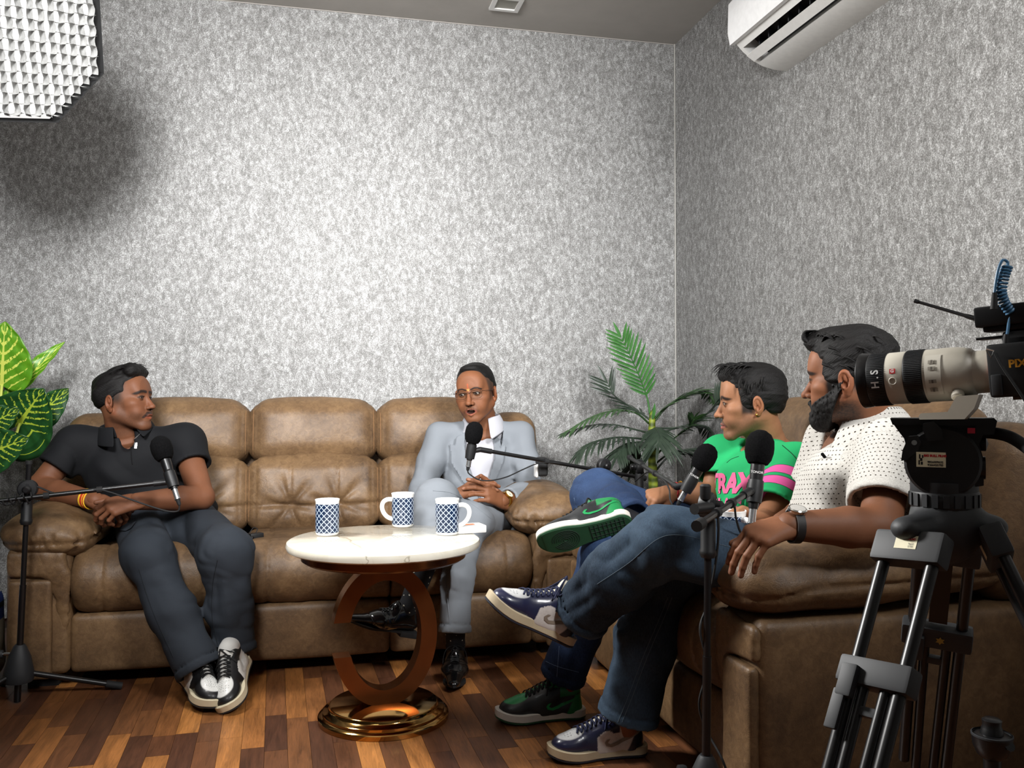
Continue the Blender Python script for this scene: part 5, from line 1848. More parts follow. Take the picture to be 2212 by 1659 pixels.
    if g('tilak'):
        d = line_dist(L, [(0, .095, .022), (0, .094, .038)])
        C = lerpc(C, (.42, .07, .02), sstep(.0045, .002, d) * .75)
        d = line_dist(L, [(-.004, .095, .018), (0, .096, .012), (.004, .095, .018)])
        C = lerpc(C, (.75, .42, .10), sstep(.003, .0015, d) * .6)
    return np.clip(C, 0, 1)
def make_head(o, c, M, neck_w, parent):
    """returns the skin piece and builds eyes and hair parts"""
    sc = o.get('scale', 1.0)
    Mi = np.array(M).T
    nl = (Mi @ (np.array(neck_w) - np.array(c))) / sc
    s = head_shape(o, nl)
    V, Q = s.solve()
    C = head_colors(V, o)
    piece = (xform(V, M, c, sc), Q, {'Col': C})
    # eyes
    X4 = Matrix.Translation(c) @ M.to_4x4() @ Matrix.Scale(sc, 4)
    gz = Vector(o.get('gaze', (0, 1, 0))).normalized()
    for sx in (-1, 1):
        ec = Vector((sx * .0315, .0782, -.0025))
        e = MB().lathe([(.0118 * math.sin(a), -.0118 * math.cos(a)) for a in np.linspace(0.01, math.pi - .01, 14)], ec, gz, 20).build('eye', M_EYEW, parent, xf=X4)
        MB().lathe([(0, .01205), (.0022, .0120), (.0023, .01195)], ec, gz, 16).build('pupil', M_DARK, e, xf=X4)
        MB().lathe([(.0022, .01185), (.0045, .0112), (.0056, .0106)], ec, gz, 18).build('iris', M_IRIS, e, xf=X4)
    return piece
M_EYEW = plain('eye_white', srgb(168, 156, 146), .25)
M_IRIS = plain('brown_iris', srgb(40, 22, 14), .2)

def make_hair(o, c, M, parent, prims, cuts, locks=(), amp=.0022, comb=(0, 1, .2), res=.0030):
    """prims: ellipsoids (centre, radii) in head space; cuts: ellipsoids taken away; locks: curves of tufts"""
    sc = o.get('scale', 1.0)
    s = SDF(res)
    for p in prims:
        if len(p) == 2: s.ell(p[0], p[1], .012)
        else: s.cap(p[0], p[1], p[2], p[3], .010)
    for q in cuts:
        s.ell(q[0], q[1], q[2] if len(q) > 2 else .006, 's')
    cb = np.array(comb, float); cb /= np.linalg.norm(cb)
    def w(X, Y, Z, D):
        a = X * cb[0] + Y * cb[1] + Z * cb[2]
        px, py, pz = X - a * cb[0], Y - a * cb[1], Z - a * cb[2]
        n1 = vnoise(px * 150 + a * 22, py * 150 + a * 14, pz * 150, 2)
        n2 = vnoise(px * 60 + a * 18, py * 60, pz * 60 + a * 10, 5)
        return amp * (n1 * .7 + n2 * 1.1)
    s.warp(w)
    V, Q = s.solve()
    a = V @ cb
    st = np.stack([V[:, 0], V[:, 1] * .6 + V[:, 2] * .8, a], 1)
    parts = [(xform(V, M, c, sc), Q, {'strand': st})]
    me_v, me_q, me_s = [], [], []
    for lk in locks:
        pts = catmull([Vector(p) for p in lk[0]], 4)
        n = len(pts); seg = 6
        r0, fl = lk[1], (lk[2] if len(lk) > 2 else .6)
        m = MB().tube(pts, [max(.0004, r0 * (1 - (i / (n - 1))**1.6)) for i in range(n)], seg, caps=False, flat=fl)
        b = sum(len(q) for q in me_v)
        vv = np.array(m.v); me_v.append(vv); me_q.append(np.array(m.f) + b)
        tt = np.repeat(np.arange(n) / n * .1, seg); me_s.append(np.stack([vv[:, 0], vv[:, 2], tt], 1))
    if me_v:
        V2 = np.concatenate(me_v)
        parts.append((xform(V2, M, c, sc), np.concatenate(me_q), {'strand': np.concatenate(me_s)}))
    return pack(parts, 'hair', M_HAIR, parent, ('strand',))

# ------------------------------------------------------------------ hands and arms
FING = [(.0285, .086, (.042, .025, .020), .0092), (.0095, .091, (.046, .029, .021), .0094), (-.0095, .087, (.043, .027, .021), .0089), (-.0275, .078, (.034, .020, .018), .0080)]
def hand_prims(s, wrist, fdir, back, side, curl=None, spread=(4, 1, -3, -8), thumb=(35, 15, 12, 14), sc=1.0):
    """curl: list of 4 (a1,a2,a3) degrees; thumb: (out, in, bend1, bend2)"""
    y = Vector(fdir).normalized(); z = Vector(back); z = (z - y * z.dot(y)).normalized()
    t = z.cross(y) if side == 'R' else y.cross(z)          # thumb side
    w = Vector(wrist)
    curl = curl or [(12, 18, 12)] * 4
    L3 = lambda a, b, c: w + (t * a + y * b + z * c) * sc
    flat = (z, .62)
    s.cap(L3(0, -.03, 0), L3(0, .012, 0), .028 * sc, .027 * sc, .012, flat=(z, .72))
    s.cap(L3(0, .005, 0), L3(.004, .06, .001), .027 * sc, .034 * sc, .014, flat=(z, .50))
    for i, (fx, fy, seg, r) in enumerate(FING):
        s.cap(L3(fx * .5, .02, 0), L3(fx, fy, .001), .0135 * sc, .0112 * sc, .010)
        a = R(spread[i])
        d = (y * math.cos(a) + t * math.sin(a)).normalized()
        p = L3(fx, fy, .001)
        ang = 0
        for j in range(3):
            ang += R(curl[i][j])
            dd = d * math.cos(ang) - z * math.sin(ang)
            q = p + dd * seg[j] * sc
            ra = r * (1 - .07 * j) * sc; rb = r * (1 - .07 * (j + 1)) * sc
            s.cap(p, q, ra, rb, .004 if j == 0 else .0015)
            if j < 2: s.ell(q, (ra * 1.02,) * 3, .001)
            p = q
        s.__dict__.setdefault('tips', []).append((p.copy(), dd.copy(), (z * math.cos(ang) + d * math.sin(ang)).normalized(), rb))
    out, inn, b1, b2 = [R(a) for a in thumb]
    p = L3(.020, .018, -.006)
    d = (y * math.cos(out) + t * math.sin(out)); d = (d * math.cos(inn) - z * math.sin(inn)).normalized()
    ax = d.cross(z).normalized() if side == 'R' else d.cross(z).normalized()
    for j, (ln, ra, rb) in enumerate(((.046, .0165, .0125), (.033, .0118, .0105), (.026, .0102, .0082))):
        q = p + d * ln * sc
        s.cap(p, q, ra * sc, rb * sc, .010 if j == 0 else .002)
        p = q
        bend = (b1, b2, 0)[j]
        # bend towards the fingers
        tgt = (y - d * y.dot(d))
        if tgt.length > 1e-4:
            d = (d * math.cos(bend) + tgt.normalized() * math.sin(bend)).normalized()
    return t
def nail_colors(V, C, base):
    return C
def limb_skin(name_prims, res, base, tint=None):
    s = SDF(res)
    name_prims(s)
    V, Q = s.solve()
    n = vnoise(V[:, 0] * 22, V[:, 1] * 22, V[:, 2] * 22, 4)
    C = np.tile(np.array(base)[:3], (len(V), 1)) * (1 + .10 * n[:, None])
    for (tp, dd, nn, rb) in getattr(s, 'tips', ()):          # nails
        q = V - np.array(tp - dd * .004)
        a_, n_ = q @ np.array(dd), q @ np.array(nn)
        sd_ = np.linalg.norm(q - a_[:, None] * np.array(dd) - n_[:, None] * np.array(nn), axis=1)
        m_ = sstep(1.15, .8, np.sqrt((a_ / .0075)**2 + (sd_ / .0058)**2)) * (n_ > rb * .35)
        C = lerpc(C, np.minimum(np.array(base)[:3] * np.array((1.5, 1.45, 1.5)) + .05, 1), m_ * .8)
    if tint is not None: C = tint(V, C)
    return (V, Q, {'Col': np.clip(C, 0, 1)})
def band(c, axis, r, w, th, name, mat, parent, seg=40, squash=1.0, up=None):
    c, ax = Vector(c), Vector(axis).normalized()
    m = MB().lathe([(r, -w / 2), (r + th, -w / 2 + .0006), (r + th, w / 2 - .0006), (r, w / 2)], c, ax, seg)
    if up is not None:
        u = Vector(up); u = (u - ax * u.dot(ax)).normalized()
        m.v = [tuple(Vector(v) - u * ((Vector(v) - c).dot(u) * (1 - squash))) for v in m.v]
    return m.build(name, mat, parent)

# ------------------------------------------------------------------ cloth helpers
def folds(d, fa, fc, amp, seed=0, lo=None, hi=None, ridge=True):
    """wrinkles running along direction d"""
    d = np.array(d, float); d /= np.linalg.norm(d)
    a = np.array((0, 0, 1.0)) if abs(d[2]) < .8 else np.array((1.0, 0, 0))
    e1 = np.cross(d, a); e1 /= np.linalg.norm(e1); e2 = np.cross(d, e1)
    def fn(X, Y, Z, D):
        p = (X * d[0] + Y * d[1] + Z * d[2]) * fa
        q = (X * e1[0] + Y * e1[1] + Z * e1[2]) * fc
        r_ = (X * e2[0] + Y * e2[1] + Z * e2[2]) * fc
        wv = vnoise(p * .7 + 3, q * .35, r_ * .35, seed + 9)
        n = vnoise(p, q + wv * .8, r_ + wv * .8, seed)
        return amp * ((1 - 2 * np.abs(n)) * .8 - .2 if ridge else n)
    return fn
def near(c, r, fn):
    """limit a wrinkle function to a ball"""
    c = np.array(c, float)
    lo, hi = c - r, c + r
    def g(X, Y, Z, D):
        w = np.clip(1 - np.sqrt((X - c[0])**2 + (Y - c[1])**2 + (Z - c[2])**2) / r, 0, 1)
        return fn(X, Y, Z, D) * w * (2 - w)
    return g, lo, hi
def stitch(skin, pts, mat, parent, name='stitching', r=.0011, lift=.0012, toward=None, n=8):
    """thin raised thread dropped on a surface; pts in room space, shot away from the viewer"""
    cam_p = Vector((0, 0, CAMH)) if toward is None else Vector(toward)
    out = []
    for p in catmull(pts, n):
        d = (p - cam_p).normalized()
        h = skin.t.ray_cast(p - d * .35, d, .8)
        if h[0] is None: continue
        nn = h[1] if h[1].dot(d) < 0 else -h[1]
        out.append(h[0] + nn * lift)
    out = [q for i, q in enumerate(out) if i == 0 or (q - out[i - 1]).length < .05]
    if len(out) < 3: return None
    return MB().tube(out, r, 5).build(name, mat, parent)

def collar(parent, mat, c, M, r=.062, h=.036, drop=.05, spread=.035, gap=26, lean=.014, name='collar', squash=1.0, point=.03):
    """turned-down collar: c neck ring centre, M frame (y forward, z up)"""
    rows = []
    N = 44
    c = Vector(c)
    for i in range(N + 1):
        th = -math.pi + R(gap) + (2 * math.pi - 2 * R(gap)) * i / N      # 0 = back
        fr = abs(th) / (math.pi - R(gap))                                 # 1 at the front ends
        dx, dy = math.sin(th), -math.cos(th)
        pk = max(0, (fr - .62) / .38) ** 1.4
        def pt(rad, z, extra=0.0):
            return c + M @ Vector((dx * rad * squash, dy * rad + extra, z))
        zf = -.030 * fr**2
        rows.append([pt(r, zf - .006), pt(r + .001, zf + h * .9), pt(r + .005, zf + h), pt(r + .010, zf + h * .86),
                     pt(r + lean + .007, zf + h * .3 - pk * .006), pt(r + lean + .016 + spread * .35 * pk, zf + h * .86 - drop - pk * point, .012 * pk)])
    o = MB().grid(rows).build(name, mat, parent, smooth=True)
    kv = [(i * .0115 * 1.0, (0, .046, .052, .058, .082, .118)[j], 1.0 if 1 < j else 0.0) for i in range(N + 1) for j in range(6)]
    ka = o.data.attributes.new('knit', 'FLOAT_VECTOR', 'POINT'); ka.data.foreach_set('vector', np.array(kv, np.float32).ravel())
    so = o.modifiers.new('thickness', 'SOLIDIFY'); so.thickness = .0024; so.offset = 0
    su = o.modifiers.new('smooth', 'SUBSURF'); su.levels = 1; su.render_levels = 1
    return o

# ------------------------------------------------------------------ shoes (local: heel at origin, y to the toe, z up)
def sole_outline(y, L):
    q = y / L
    if q < .12: w = .036 * math.sqrt(max(0, 1 - ((.12 - q) / .125)**2)) 
    elif q < .45: w = .036 - .003 * math.sin((q - .12) / .33 * math.pi)
    elif q < .72: w = .036 + (.049 - .036) * (0.5 - .5 * math.cos((q - .45) / .27 * math.pi))
    else: w = .049 * math.sqrt(max(0, 1 - ((q - .72) / .283)**2.3))
    return max(w, .0015)
def shoe(parent, heel, toe, up, style, label=None, side=1, scale=1.0, collar_h=.0, L=.292):
    """style: dict of colours; side = +1 when the outer side is +x"""
    heel, toe = Vector(heel), Vector(toe)
    y = (toe - heel).normalized(); z = Vector(up); z = (z - y * z.dot(y)).normalized(); x = y.cross(z)
    X4 = Matrix.Translation(heel) @ Matrix((x, y, z)).transposed().to_4x4() @ Matrix.Scale(scale, 4)
    st = style
    # upper
    s = SDF(.0027)
    H = st.get('high', 0.0)
    s.ell((0, .226, .040), (.0425, .054, .030), 0)
    s.cap((0, .20, .046), (0, .13, .068), .036, .037, .02, flat=((1, 0, 0), .98))
    s.cap((0, .15, .03), (0, .05, .035), .042, .034, .02, flat=((0, 0, 1), .9))
    s.cap((0, .13, .070), (0, .085, .090 + H * .5), .034, .034, .02)
    s.cap((0, .048, .03), (0, .050, .082 + H), .034, .035, .02)
    s.ell((0, .108, .108 + H * .7), (.020, .012, .030), .012)               # tongue
    s.cap((0, .060, .120 + H), (0, .066, .078 + H * .8), .024, .022, .004, 's')
    s.cut((0, 0, .020), (0, 0, -1), .002)
    s.cut((0, .05, .101 + H), (0, -.24, 1), .004, np.array((-.1, -.05, .05)), np.array((.1, .092, .3)))
    def col(V):
        a, b, c = V[:, 0], V[:, 1], V[:, 2]
        C = np.tile(np.array(st['side'])[:3], (len(V), 1))
        ax = np.abs(a)
        guard = sstep(.176, .181, b + (c - .04) * .35)
        C = lerpc(C, st['guard'], guard)
        tb = np.sqrt((a / .031)**2 + ((b - .222) / .042)**2)
        C = lerpc(C, st['toe'], sstep(1.06, .96, tb) * sstep(.045, .049, c) * (b > .17))
        if st.get('perf') is not None:
            ph = (np.sin(a * 2 * np.pi / .0085) * np.sin(b * 2 * np.pi / .0085))
            C = lerpc(C, st['perf'], (ph > .72) * (tb < .7) * (c > .05) * (b > .195))
        stay = (b > .085) & (b < .192) & (c > .060 + (b < .15) * .014) & (ax > .011) & (ax < .038)
        C = lerpc(C, st['stay'], stay * 1.0)
        mid = (b > .158) & (b < .181) & (c < .066)
        C = lerpc(C, st['stay'], mid * 1.0)
        C = lerpc(C, st['tongue'], ((ax < .012) & (b > .10) & (b < .20) & (c > .06)) * 1.0)
        C = lerpc(C, st['tongue'], ((b > .092) & (c > .105 + H * .7)) * 1.0)
        C = lerpc(C, st['heel'], sstep(.052, .048, b + (c - .06) * .5) * (c < .080 + H * .5))
        C = lerpc(C, st['collar'], sstep(.084 + H * .8, .088 + H * .8, c + b * .12) * (b < .09))
        C = lerpc(C, st.get('lining', st['collar']), ((c < .098 + H) & (ax < .024) & (b < .088) & (b > .035) & (c > .06)) * 1.0)
        return C
    t_ = parent
    up_o = s.build('shoe', st['mat'], t_, xf=X4, attrs={'Col': col})
    if label: up_o['label'] = label
    skin = Skin(up_o)
    # sole: midsole band and outsole
    def loft(z0, z1, grow, nm, mat, spring=.014):
        rows = []
        n = 40
        ys = [L * (.5 - .5 * math.cos(math.pi * i / n)) for i in range(n + 1)]
        ring = [(-sole_outline(q, L) - grow, q) for q in ys] + [(sole_outline(q, L) + grow, q) for q in reversed(ys)]
        def tz(q): return spring * max(0, (q / L - .68) / .32)**2
        rws = []
        for zz, g_ in ((z0, -.004), (z0 + .003, 0), (z1 - .002, .0), (z1, -.003)):
            rws.append([Vector((a + (g_ if a > 0 else -g_), q + (g_ if q > L / 2 else -g_) * (1 if q < .02 or q > L - .02 else 0), zz + tz(q))) for a, q in ring])
        rws = [r_ + [r_[0]] for r_ in rws]
        m = MB().grid(rws)
        for k, r_ in ((0, rws[0]), (3, rws[3])):
            h = len(ys)
            m.grid([r_[:h], [r_[2 * h - 1 - i] for i in range(h)]])
        return m.build(nm, mat, up_o, xf=X4)
    loft(.006, .031, .003, 'midsole', st['midsole'])
    loft(.0, .0075, .0025, 'outsole', st['outsole'])
    # laces
    down = -(z)
    zc = lambda a, b, c: X4 @ Vector((a, b, c))
    def drop(a, b, lift=.003):
        p = zc(a, b, .2); h = skin.t.ray_cast(p, down, .3)
        return (h[0] + z * lift) if h[0] is not None else None
    m = MB()
    for i in range(st.get('nlace', 6)):
        b = .118 + i * .0135
        for sg in (-1, 1):
            pts = [drop(sg * .024, b), drop(sg * .008, b + .003, .005), drop(-sg * .010, b + .008, .0055), drop(-sg * .023, b + .0125)]
            pts = [q for q in pts if q is not None]
            if len(pts) > 2: m.tube(catmull(pts, 4), .0030 * scale, 6, flat=.55)
    for sg in (-1, 1):      # bow
        a0 = drop(0, .112, .007)
        if a0 is not None:
            m.tube(catmull([a0, zc(sg * .02, .105, .120 + H * .6), zc(sg * .036, .112, .112 + H * .6), zc(sg * .026, .122, .098 + H * .5), a0 + z * .001], 5), .0024, 6)
            m.tube(catmull([a0, zc(sg * .022, .126, .108 + H * .5), zc(sg * .040, .135, .085 + H * .5)], 5), .0022, 6)
    m.build('laces', st['lace'], up_o, smooth=True)
    # swoosh-shaped side flash, cut to the surface
    if st.get('flash') is not None:
        pts = [(.175, .040), (.181, .049), (.172, .058), (.160, .0595), (.170, .049), (.160, .044), (.135, .0485), (.095, .060), (.040, .077), (.038, .073), (.090, .053), (.130, .040), (.155, .0355)]
        pts = [(.022 + (a_ - .038) * .80, b_ + .002) for a_, b_ in pts]
        for sg in (-1, 1):
            exn = y if sg > 0 else -y
            # plane through the centre; ex x ey must point outwards
            eyv = z
            o_ = heel + x * sg * .0
            poly = [((p[0] if sg > 0 else -p[0]) * scale, p[1] * scale) for p in pts]
            if sg < 0: poly = poly[::-1]
            # outward normal = ex x ey ; for sg>0 y x z = x
            decal(poly, skin, o_ + x * sg * 0.02, exn, eyv, 'side_flash', st['flash'], up_o, .004, .0012, back=.12, far=.2)
    return up_o
def mat_shoe(name, rough=.42, coat=.1):
    t = NT(name)
    c = t.attr('Col'); n = t.noise(t.coord(), 160, 2)
    f = t.math('MULTIPLY_ADD', n, .3, .85)
    t.to(t.mix(1.0, c, t.n('ShaderNodeCombineColor', {0: f, 1: f, 2: f}).outputs[0], 'MULTIPLY'), 'Base Color')
    t.b.inputs['Roughness'].default_value = rough
    t.b.inputs['Coat Weight'].default_value = coat
    t.bump(n, .1, .0006)
    return t.m
M_SHOE = mat_shoe('shoe_leather')
def person(name_label, loc):
    return thing('person', name_label, 'person', (loc[0], loc[1], 0))

def dress_shoe(parent, heel, toe, up, mat, label=None):
    heel, toe = Vector(heel), Vector(toe)
    y = (toe - heel).normalized(); z = Vector(up); z = (z - y * z.dot(y)).normalized(); x = y.cross(z)
    X4 = Matrix.Translation(heel) @ Matrix((x, y, z)).transposed().to_4x4()
    s = SDF(.0027)
    s.cap((0, .04, .045), (0, .15, .040), .034, .040, .02, flat=((0, 0, 1), .8))
    s.cap((0, .15, .036), (0, .262, .026), .040, .022, .03, flat=((0, 0, 1), .62))
    s.cap((0, .10, .062), (0, .055, .080), .034, .033, .02)
    s.ell((0, .105, .088), (.016, .02, .022), .012)
    s.cap((0, .058, .125), (0, .065, .070), .026, .022, .004, 's')
    s.cut((0, 0, .012), (0, 0, -1), .002)
    s.warp(lambda X, Y, Z, D: .0018 * np.exp(-((Y - .205 + X * X * 8) / .0025)**2) + .0012 * np.exp(-((Y - .165 + X * X * 10) / .006)**2))
    o = s.build('shoe', mat, parent, xf=X4)
    if label: o['label'] = label
    def outl(q):
        q /= .29
        if q < .12: return .031 * math.sqrt(max(0, 1 - ((.12 - q) / .125)**2))
        if q < .45: return .031 - .005 * math.sin((q - .12) / .33 * math.pi)
        if q < .66: return .031 + .010 * (0.5 - .5 * math.cos((q - .45) / .21 * math.pi))
        return .041 * max(0, 1 - ((q - .66) / .345)**1.9)
    ys = [.29 * (.5 - .5 * math.cos(math.pi * i / 30)) for i in range(31)]
    ring = [(-max(outl(q), .001), q) for q in ys] + [(max(outl(q), .001), q) for q in reversed(ys)]
    lift = lambda q: .012 * max(0, (q / .29 - .62) / .38)**1.5
    rows = [[Vector((a, q, zz + lift(q))) for a, q in ring] for zz in (.006, .014)]
    rows = [r_ + [r_[0]] for r_ in rows]
    m = MB().grid(rows)
    for r_ in rows: m.grid([r_[:31], [r_[61 - i] for i in range(31)]])
    m.build('sole', M_RUBBER, o, xf=X4)
    MB().box((0, .040, .004), (.058, .07, .022), bevel=.004).build('heel_block', M_RUBBER, o, xf=X4)
    sk = Skin(o); m = MB()
    def drop(a, b, lift=.002):
        p = X4 @ Vector((a, b, .2)); h = sk.t.ray_cast(p, -z, .3)
        return h[0] + z * lift if h[0] is not None else None
    for i in range(5):
        b = .108 + i * .012
        for sg in (-1, 1):
            pts = [q for q in (drop(sg * .016, b), drop(0, b + .004, .0035), drop(-sg * .016, b + .009)) if q is not None]
            if len(pts) == 3: m.tube(catmull(pts, 4), .0018, 5)
    a0 = drop(0, .104, .004)
    if a0 is not None:
        for sg in (-1, 1):
            m.tube(catmull([a0, X4 @ Vector((sg * .025, .1, .105)), X4 @ Vector((sg * .04, .11, .085)), X4 @ Vector((sg * .045, .12, .05))], 5), .0015, 5)
    if m.v: m.build('laces', M_RUBBER, o, smooth=True)
    return o
# ================================================================== the man in the black polo (left)
def trousers(parent, mat, legs, pelvis, extra=(), res=.0065, wr=.004, seed=0, name='trousers', fadefn=None, hems=True, seat_k=.06):
    """legs: list of (points, radii); pelvis: (centre, radii, M)"""
    s = SDF(res)
    s.ell(pelvis[0], pelvis[1], .03, M=None if len(pelvis) < 3 else np.array(pelvis[2]))
    for pts, rs in legs:
        s.chain(pts, rs, seat_k, .05)
    for e in extra:
        e(s)
    for i, (pts, rs) in enumerate(legs):
        pts = [Vector(p) for p in pts]
        for j in range(1, len(pts)):
            d = (pts[j] - pts[j - 1]).normalized()
            mid = pts[j - 1].lerp(pts[j], .5); L = (pts[j] - pts[j - 1]).length
            g, lo, hi = near(mid, L * .75, folds(d, 2.6, 15, wr, seed + i * 3 + j))
            s.warp(g, lo, hi)
        for j in range(1, len(pts) - 1):
            g, lo, hi = near(pts[j], rs[j] * 2.2, folds((pts[j + 1] - pts[j - 1]).cross(Vector((.3, .2, 1))), 6, 24, wr * .6, seed + 20 + i))
            s.warp(g, lo, hi)
        if hems:
            d = (pts[-1] - pts[-2]).normalized(); e = pts[-1]; r_ = rs[-1]
            def hemw(X, Y, Z, D, e=np.array(e), d=np.array(d)):
                a = -((X - e[0]) * d[0] + (Y - e[1]) * d[1] + (Z - e[2]) * d[2])
                return .004 * np.exp(-((a - .030) / .004)**2) - .0025 * sstep(.030, .024, a)
            s.warp(hemw, np.array(e) - r_ * 1.25, np.array(e) + r_ * 1.25)
            s.chop(e, d, r_ + .016, .13)
            s.chop(e - d * .03, d, r_ - .0135, .06)
    at = {'fade': fadefn} if fadefn else None
    return s.build(name, mat, parent, attrs=at)

def person_a():
    t = person('man in black zip polo and dark trousers sitting cross-ankled at left', (-.55, 3.5))
    skin = srgb(114, 72, 49); sk = np.array(skin[:3])
    c = P(269, 866, 3.43); M = facing(c, 60, 9, -4)
    neckb = P(268, 930, 3.46)
    o = dict(skin=sk, scale=1.03, jaw=1.0, face=1.02, moustache=.85, beard=.5, beardcol=(.03, .018, .012), fade=.9, fade_z=-.03, neck=.060, nose=.4, 
             gaze=(.25, 1, .05), lip=sk * np.array((.9, .55, .52)), brow=.0055, brow_in=.019)
    pieces = [make_head(o, c, M, neckb, t)]
    locks = []
    rg = random.Random(2)
    for i in range(70):
        a = rg.uniform(-1, 1); b = rg.random()
        x = a * .058
        p0 = Vector((x, .05 - b * .12, .108 + .016 * (1 - a * a) - abs(b - .3) * .014 - .02 * b))
        l_ = rg.uniform(.02, .042)
        locks.append(([p0, p0 + Vector((a * .008, l_ * .55, .014 - .01 * b)), p0 + Vector((a * .014 + rg.uniform(-.006, .006), l_ * 1.15, .010 + rg.uniform(-.006, .008)))], rg.uniform(.004, .008)))
    make_hair(o, c, M, t,
              [((0, -.018, .070), (.0735, .100, .056)), ((0, -.052, .030), (.0765, .066, .066)), ((-.042, .056, .100), (.042, .062, .106), .024, .027), ((0, .02, .112), (.058, .066, .026)),
               ((-.06, -.02, .04), (.022, .06, .055)), ((.06, -.02, .04), (.022, .06, .055))],
              [((0, .118, -.02), (.085, .062, .088), .008), ((.085, .035, -.045), (.03, .05, .075), .01), ((-.085, .035, -.045), (.03, .05, .075), .01), ((0, -.05, -.07), (.11, .09, .055), .012)],
              locks, comb=(.1, .9, .35))
    # torso and arms
    shR, shL = P(163, 962, 3.42), P(400, 957, 3.48)
    elR, wrR = P(84, 1053, 3.33), P(206, 1081, 3.17)
    elL, wrL = P(436, 1074, 3.34), P(296, 1083, 3.13)
    up = (neckb - P(335, 1110, 3.52)).normalized()
    def arms(s):
        s.chain([shR, elR, elR.lerp(wrR, .35), wrR], [.052, .044, .043, .030], .02, .012)
        s.chain([shL, elL, elL.lerp(wrL, .35), wrL], [.054, .046, .046, .031], .02, .012)
        s.ell(neckb + Vector((0, .02, -.07)), (.12, .07, .08), .03)
    pieces.append(limb_skin(arms, .0045, skin))
    def hands(s):
        hand_prims(s, wrL, (P(225, 1100, 3.06) - wrL), Vector((-.15, -.80, .62)), 'L', [(38, 42, 22), (42, 46, 24), (46, 48, 26), (52, 50, 28)], thumb=(26, 12, 10, 10), sc=1.05)
    pieces.append(limb_skin(hands, .0026, sk * .98))
    def hands2(s):
        hand_prims(s, wrR, (P(285, 1118, 3.14) - wrR), Vector((.1, -.62, .75)), 'R', [(46, 55, 30), (50, 58, 30), (52, 58, 30), (54, 58, 30)], thumb=(24, 20, 12, 12), sc=1.02)
    pieces.append(limb_skin(hands2, .0026, sk * .98))
    pack(pieces, 'body', M_SKIN, t)
    # polo shirt
    black = mat_cloth('black_knit', srgb(18, 19, 22), 300, .8, .16)
    s = SDF(.006)
    hip = P(345, 1118, 3.52); chest = P(282, 1000, 3.47)
    Mt = frame((P(282, 1000, 3.0) - chest), up)
    s.ell(chest - up * .01, (.178, .116, .128), .04, M=np.array(Mt))
    s.ell(chest.lerp(hip, .62), (.165, .122, .15), .06, M=np.array(Mt))
    s.ell(hip + Vector((.02, -.01, .035)), (.205, .135, .085), .05)
    s.cap(neckb - up * .045, shR, .060, .064, .05); s.cap(neckb - up * .045, shL, .060, .064, .05)
    sR, sL = shR.lerp(elR, .56), shL.lerp(elL, .44)
    s.chain([shR, sR], [.074, .072], .05); s.chain([shL, sL], [.076, .074], .05)
    dR, dL = (elR - shR).normalized(), (elL - shL).normalized()
    for cc, rr, d, a, sd in ((chest + Vector((.02, -.1, -.08)), .26, (1, 0, -.55), .012, 1), (hip + Vector((0, -.1, .09)), .22, (1, 0, .25), .013, 2), (sR, .14, dR.cross(Vector((0, 1, 0))), .004, 3), (sL, .14, dL.cross(Vector((0, 1, 0))), .004, 4), (chest + Vector((-.12, -.08, 0)), .2, (.8, 0, -.8), .011, 6)):
        g, lo, hi = near(cc, rr, folds(d, 3.2, 13, a, sd)); s.warp(g, lo, hi)
    s.chop(sR, dR, .095, .12); s.chop(sL, dL, .095, .12)
    s.chop(sR - dR * .05, dR, .058, .09); s.chop(sL - dL * .05, dL, .060, .09)
    s.cap(neckb - up * .02 - Mt @ Vector((0, -.012, 0)), neckb + up * .12, .050, .075, .012, 's')
    s.ell(neckb + Mt @ Vector((0, .075, -.035)), (.026, .05, .05), .01, 's')
    shirt = s.build('polo_shirt', black, t)
    collar(shirt, black, neckb + up * .012 - Mt @ Vector((0, .004, 0)), frame(Mt.col[1], up), r=.073, h=.042, drop=.058, spread=.05, gap=24, lean=.024, point=.016)
    sk_ = Skin(shirt)
    zipm = M_SILVERP
    for pts in ([(262, 938, 3.3), (272, 948, 3.3), (281, 961, 3.3)], [(303, 937, 3.3), (292, 948, 3.3), (283, 961, 3.3)]):
        stitch(sk_, [P(*q) for q in pts], zipm, shirt, 'zip_teeth', .0018, .002)
    stitch(sk_, [P(283, 960, 3.3), P(284, 985, 3.3), P(286, 1003, 3.3)], mat_cloth('zip_tape', srgb(16, 16, 18)), shirt, 'zip', .0022, .001)
    decal([(-.004, -.012), (.004, -.012), (.0045, .010), (-.0045, .010)], sk_, P(283.5, 965, 3.3), Vector((1, 0, 0)), Vector((0, 0, 1)), 'zip_puller', zipm, shirt, .003, .005)
    # thread bracelet on the right wrist
    ax = (wrR - elR).normalized()
    yel, red = plain('yellow_thread', srgb(236, 186, 40), .8), plain('red_thread', srgb(200, 34, 26), .8)
    cW = elR.lerp(wrR, .90)
    for i in range(7):
        band(cW + ax * (i - 3) * .0048, ax, .0335, .0046, .003, 'wrist_thread', yel if i in (0, 1, 4, 6) else red, t, 30)
    # trousers
    pant = mat_cloth('charcoal_twill', srgb(43, 48, 55), 360, .85, .10)
    legR = [P(300, 1122, 3.52), P(318, 1196, 3.06), P(372, 1320, 3.0), P(432, 1448, 2.95)]
    legL = [P(400, 1120, 3.56), P(488, 1194, 3.08), P(497, 1310, 3.10), P(508, 1408, 3.09)]
    def more(s):
        s.cap(legR[0], legL[0], .10, .10, .05)
    tr_ = trousers(t, pant, [(legR, [.105, .083, .074, .078]), (legL, [.108, .088, .074, .074])], (P(350, 1112, 3.56), (.19, .13, .10)), (more,), wr=.009, seed=3)
    sk2 = Skin(tr_)
    th = mat_cloth('dark_thread', srgb(30, 33, 38))
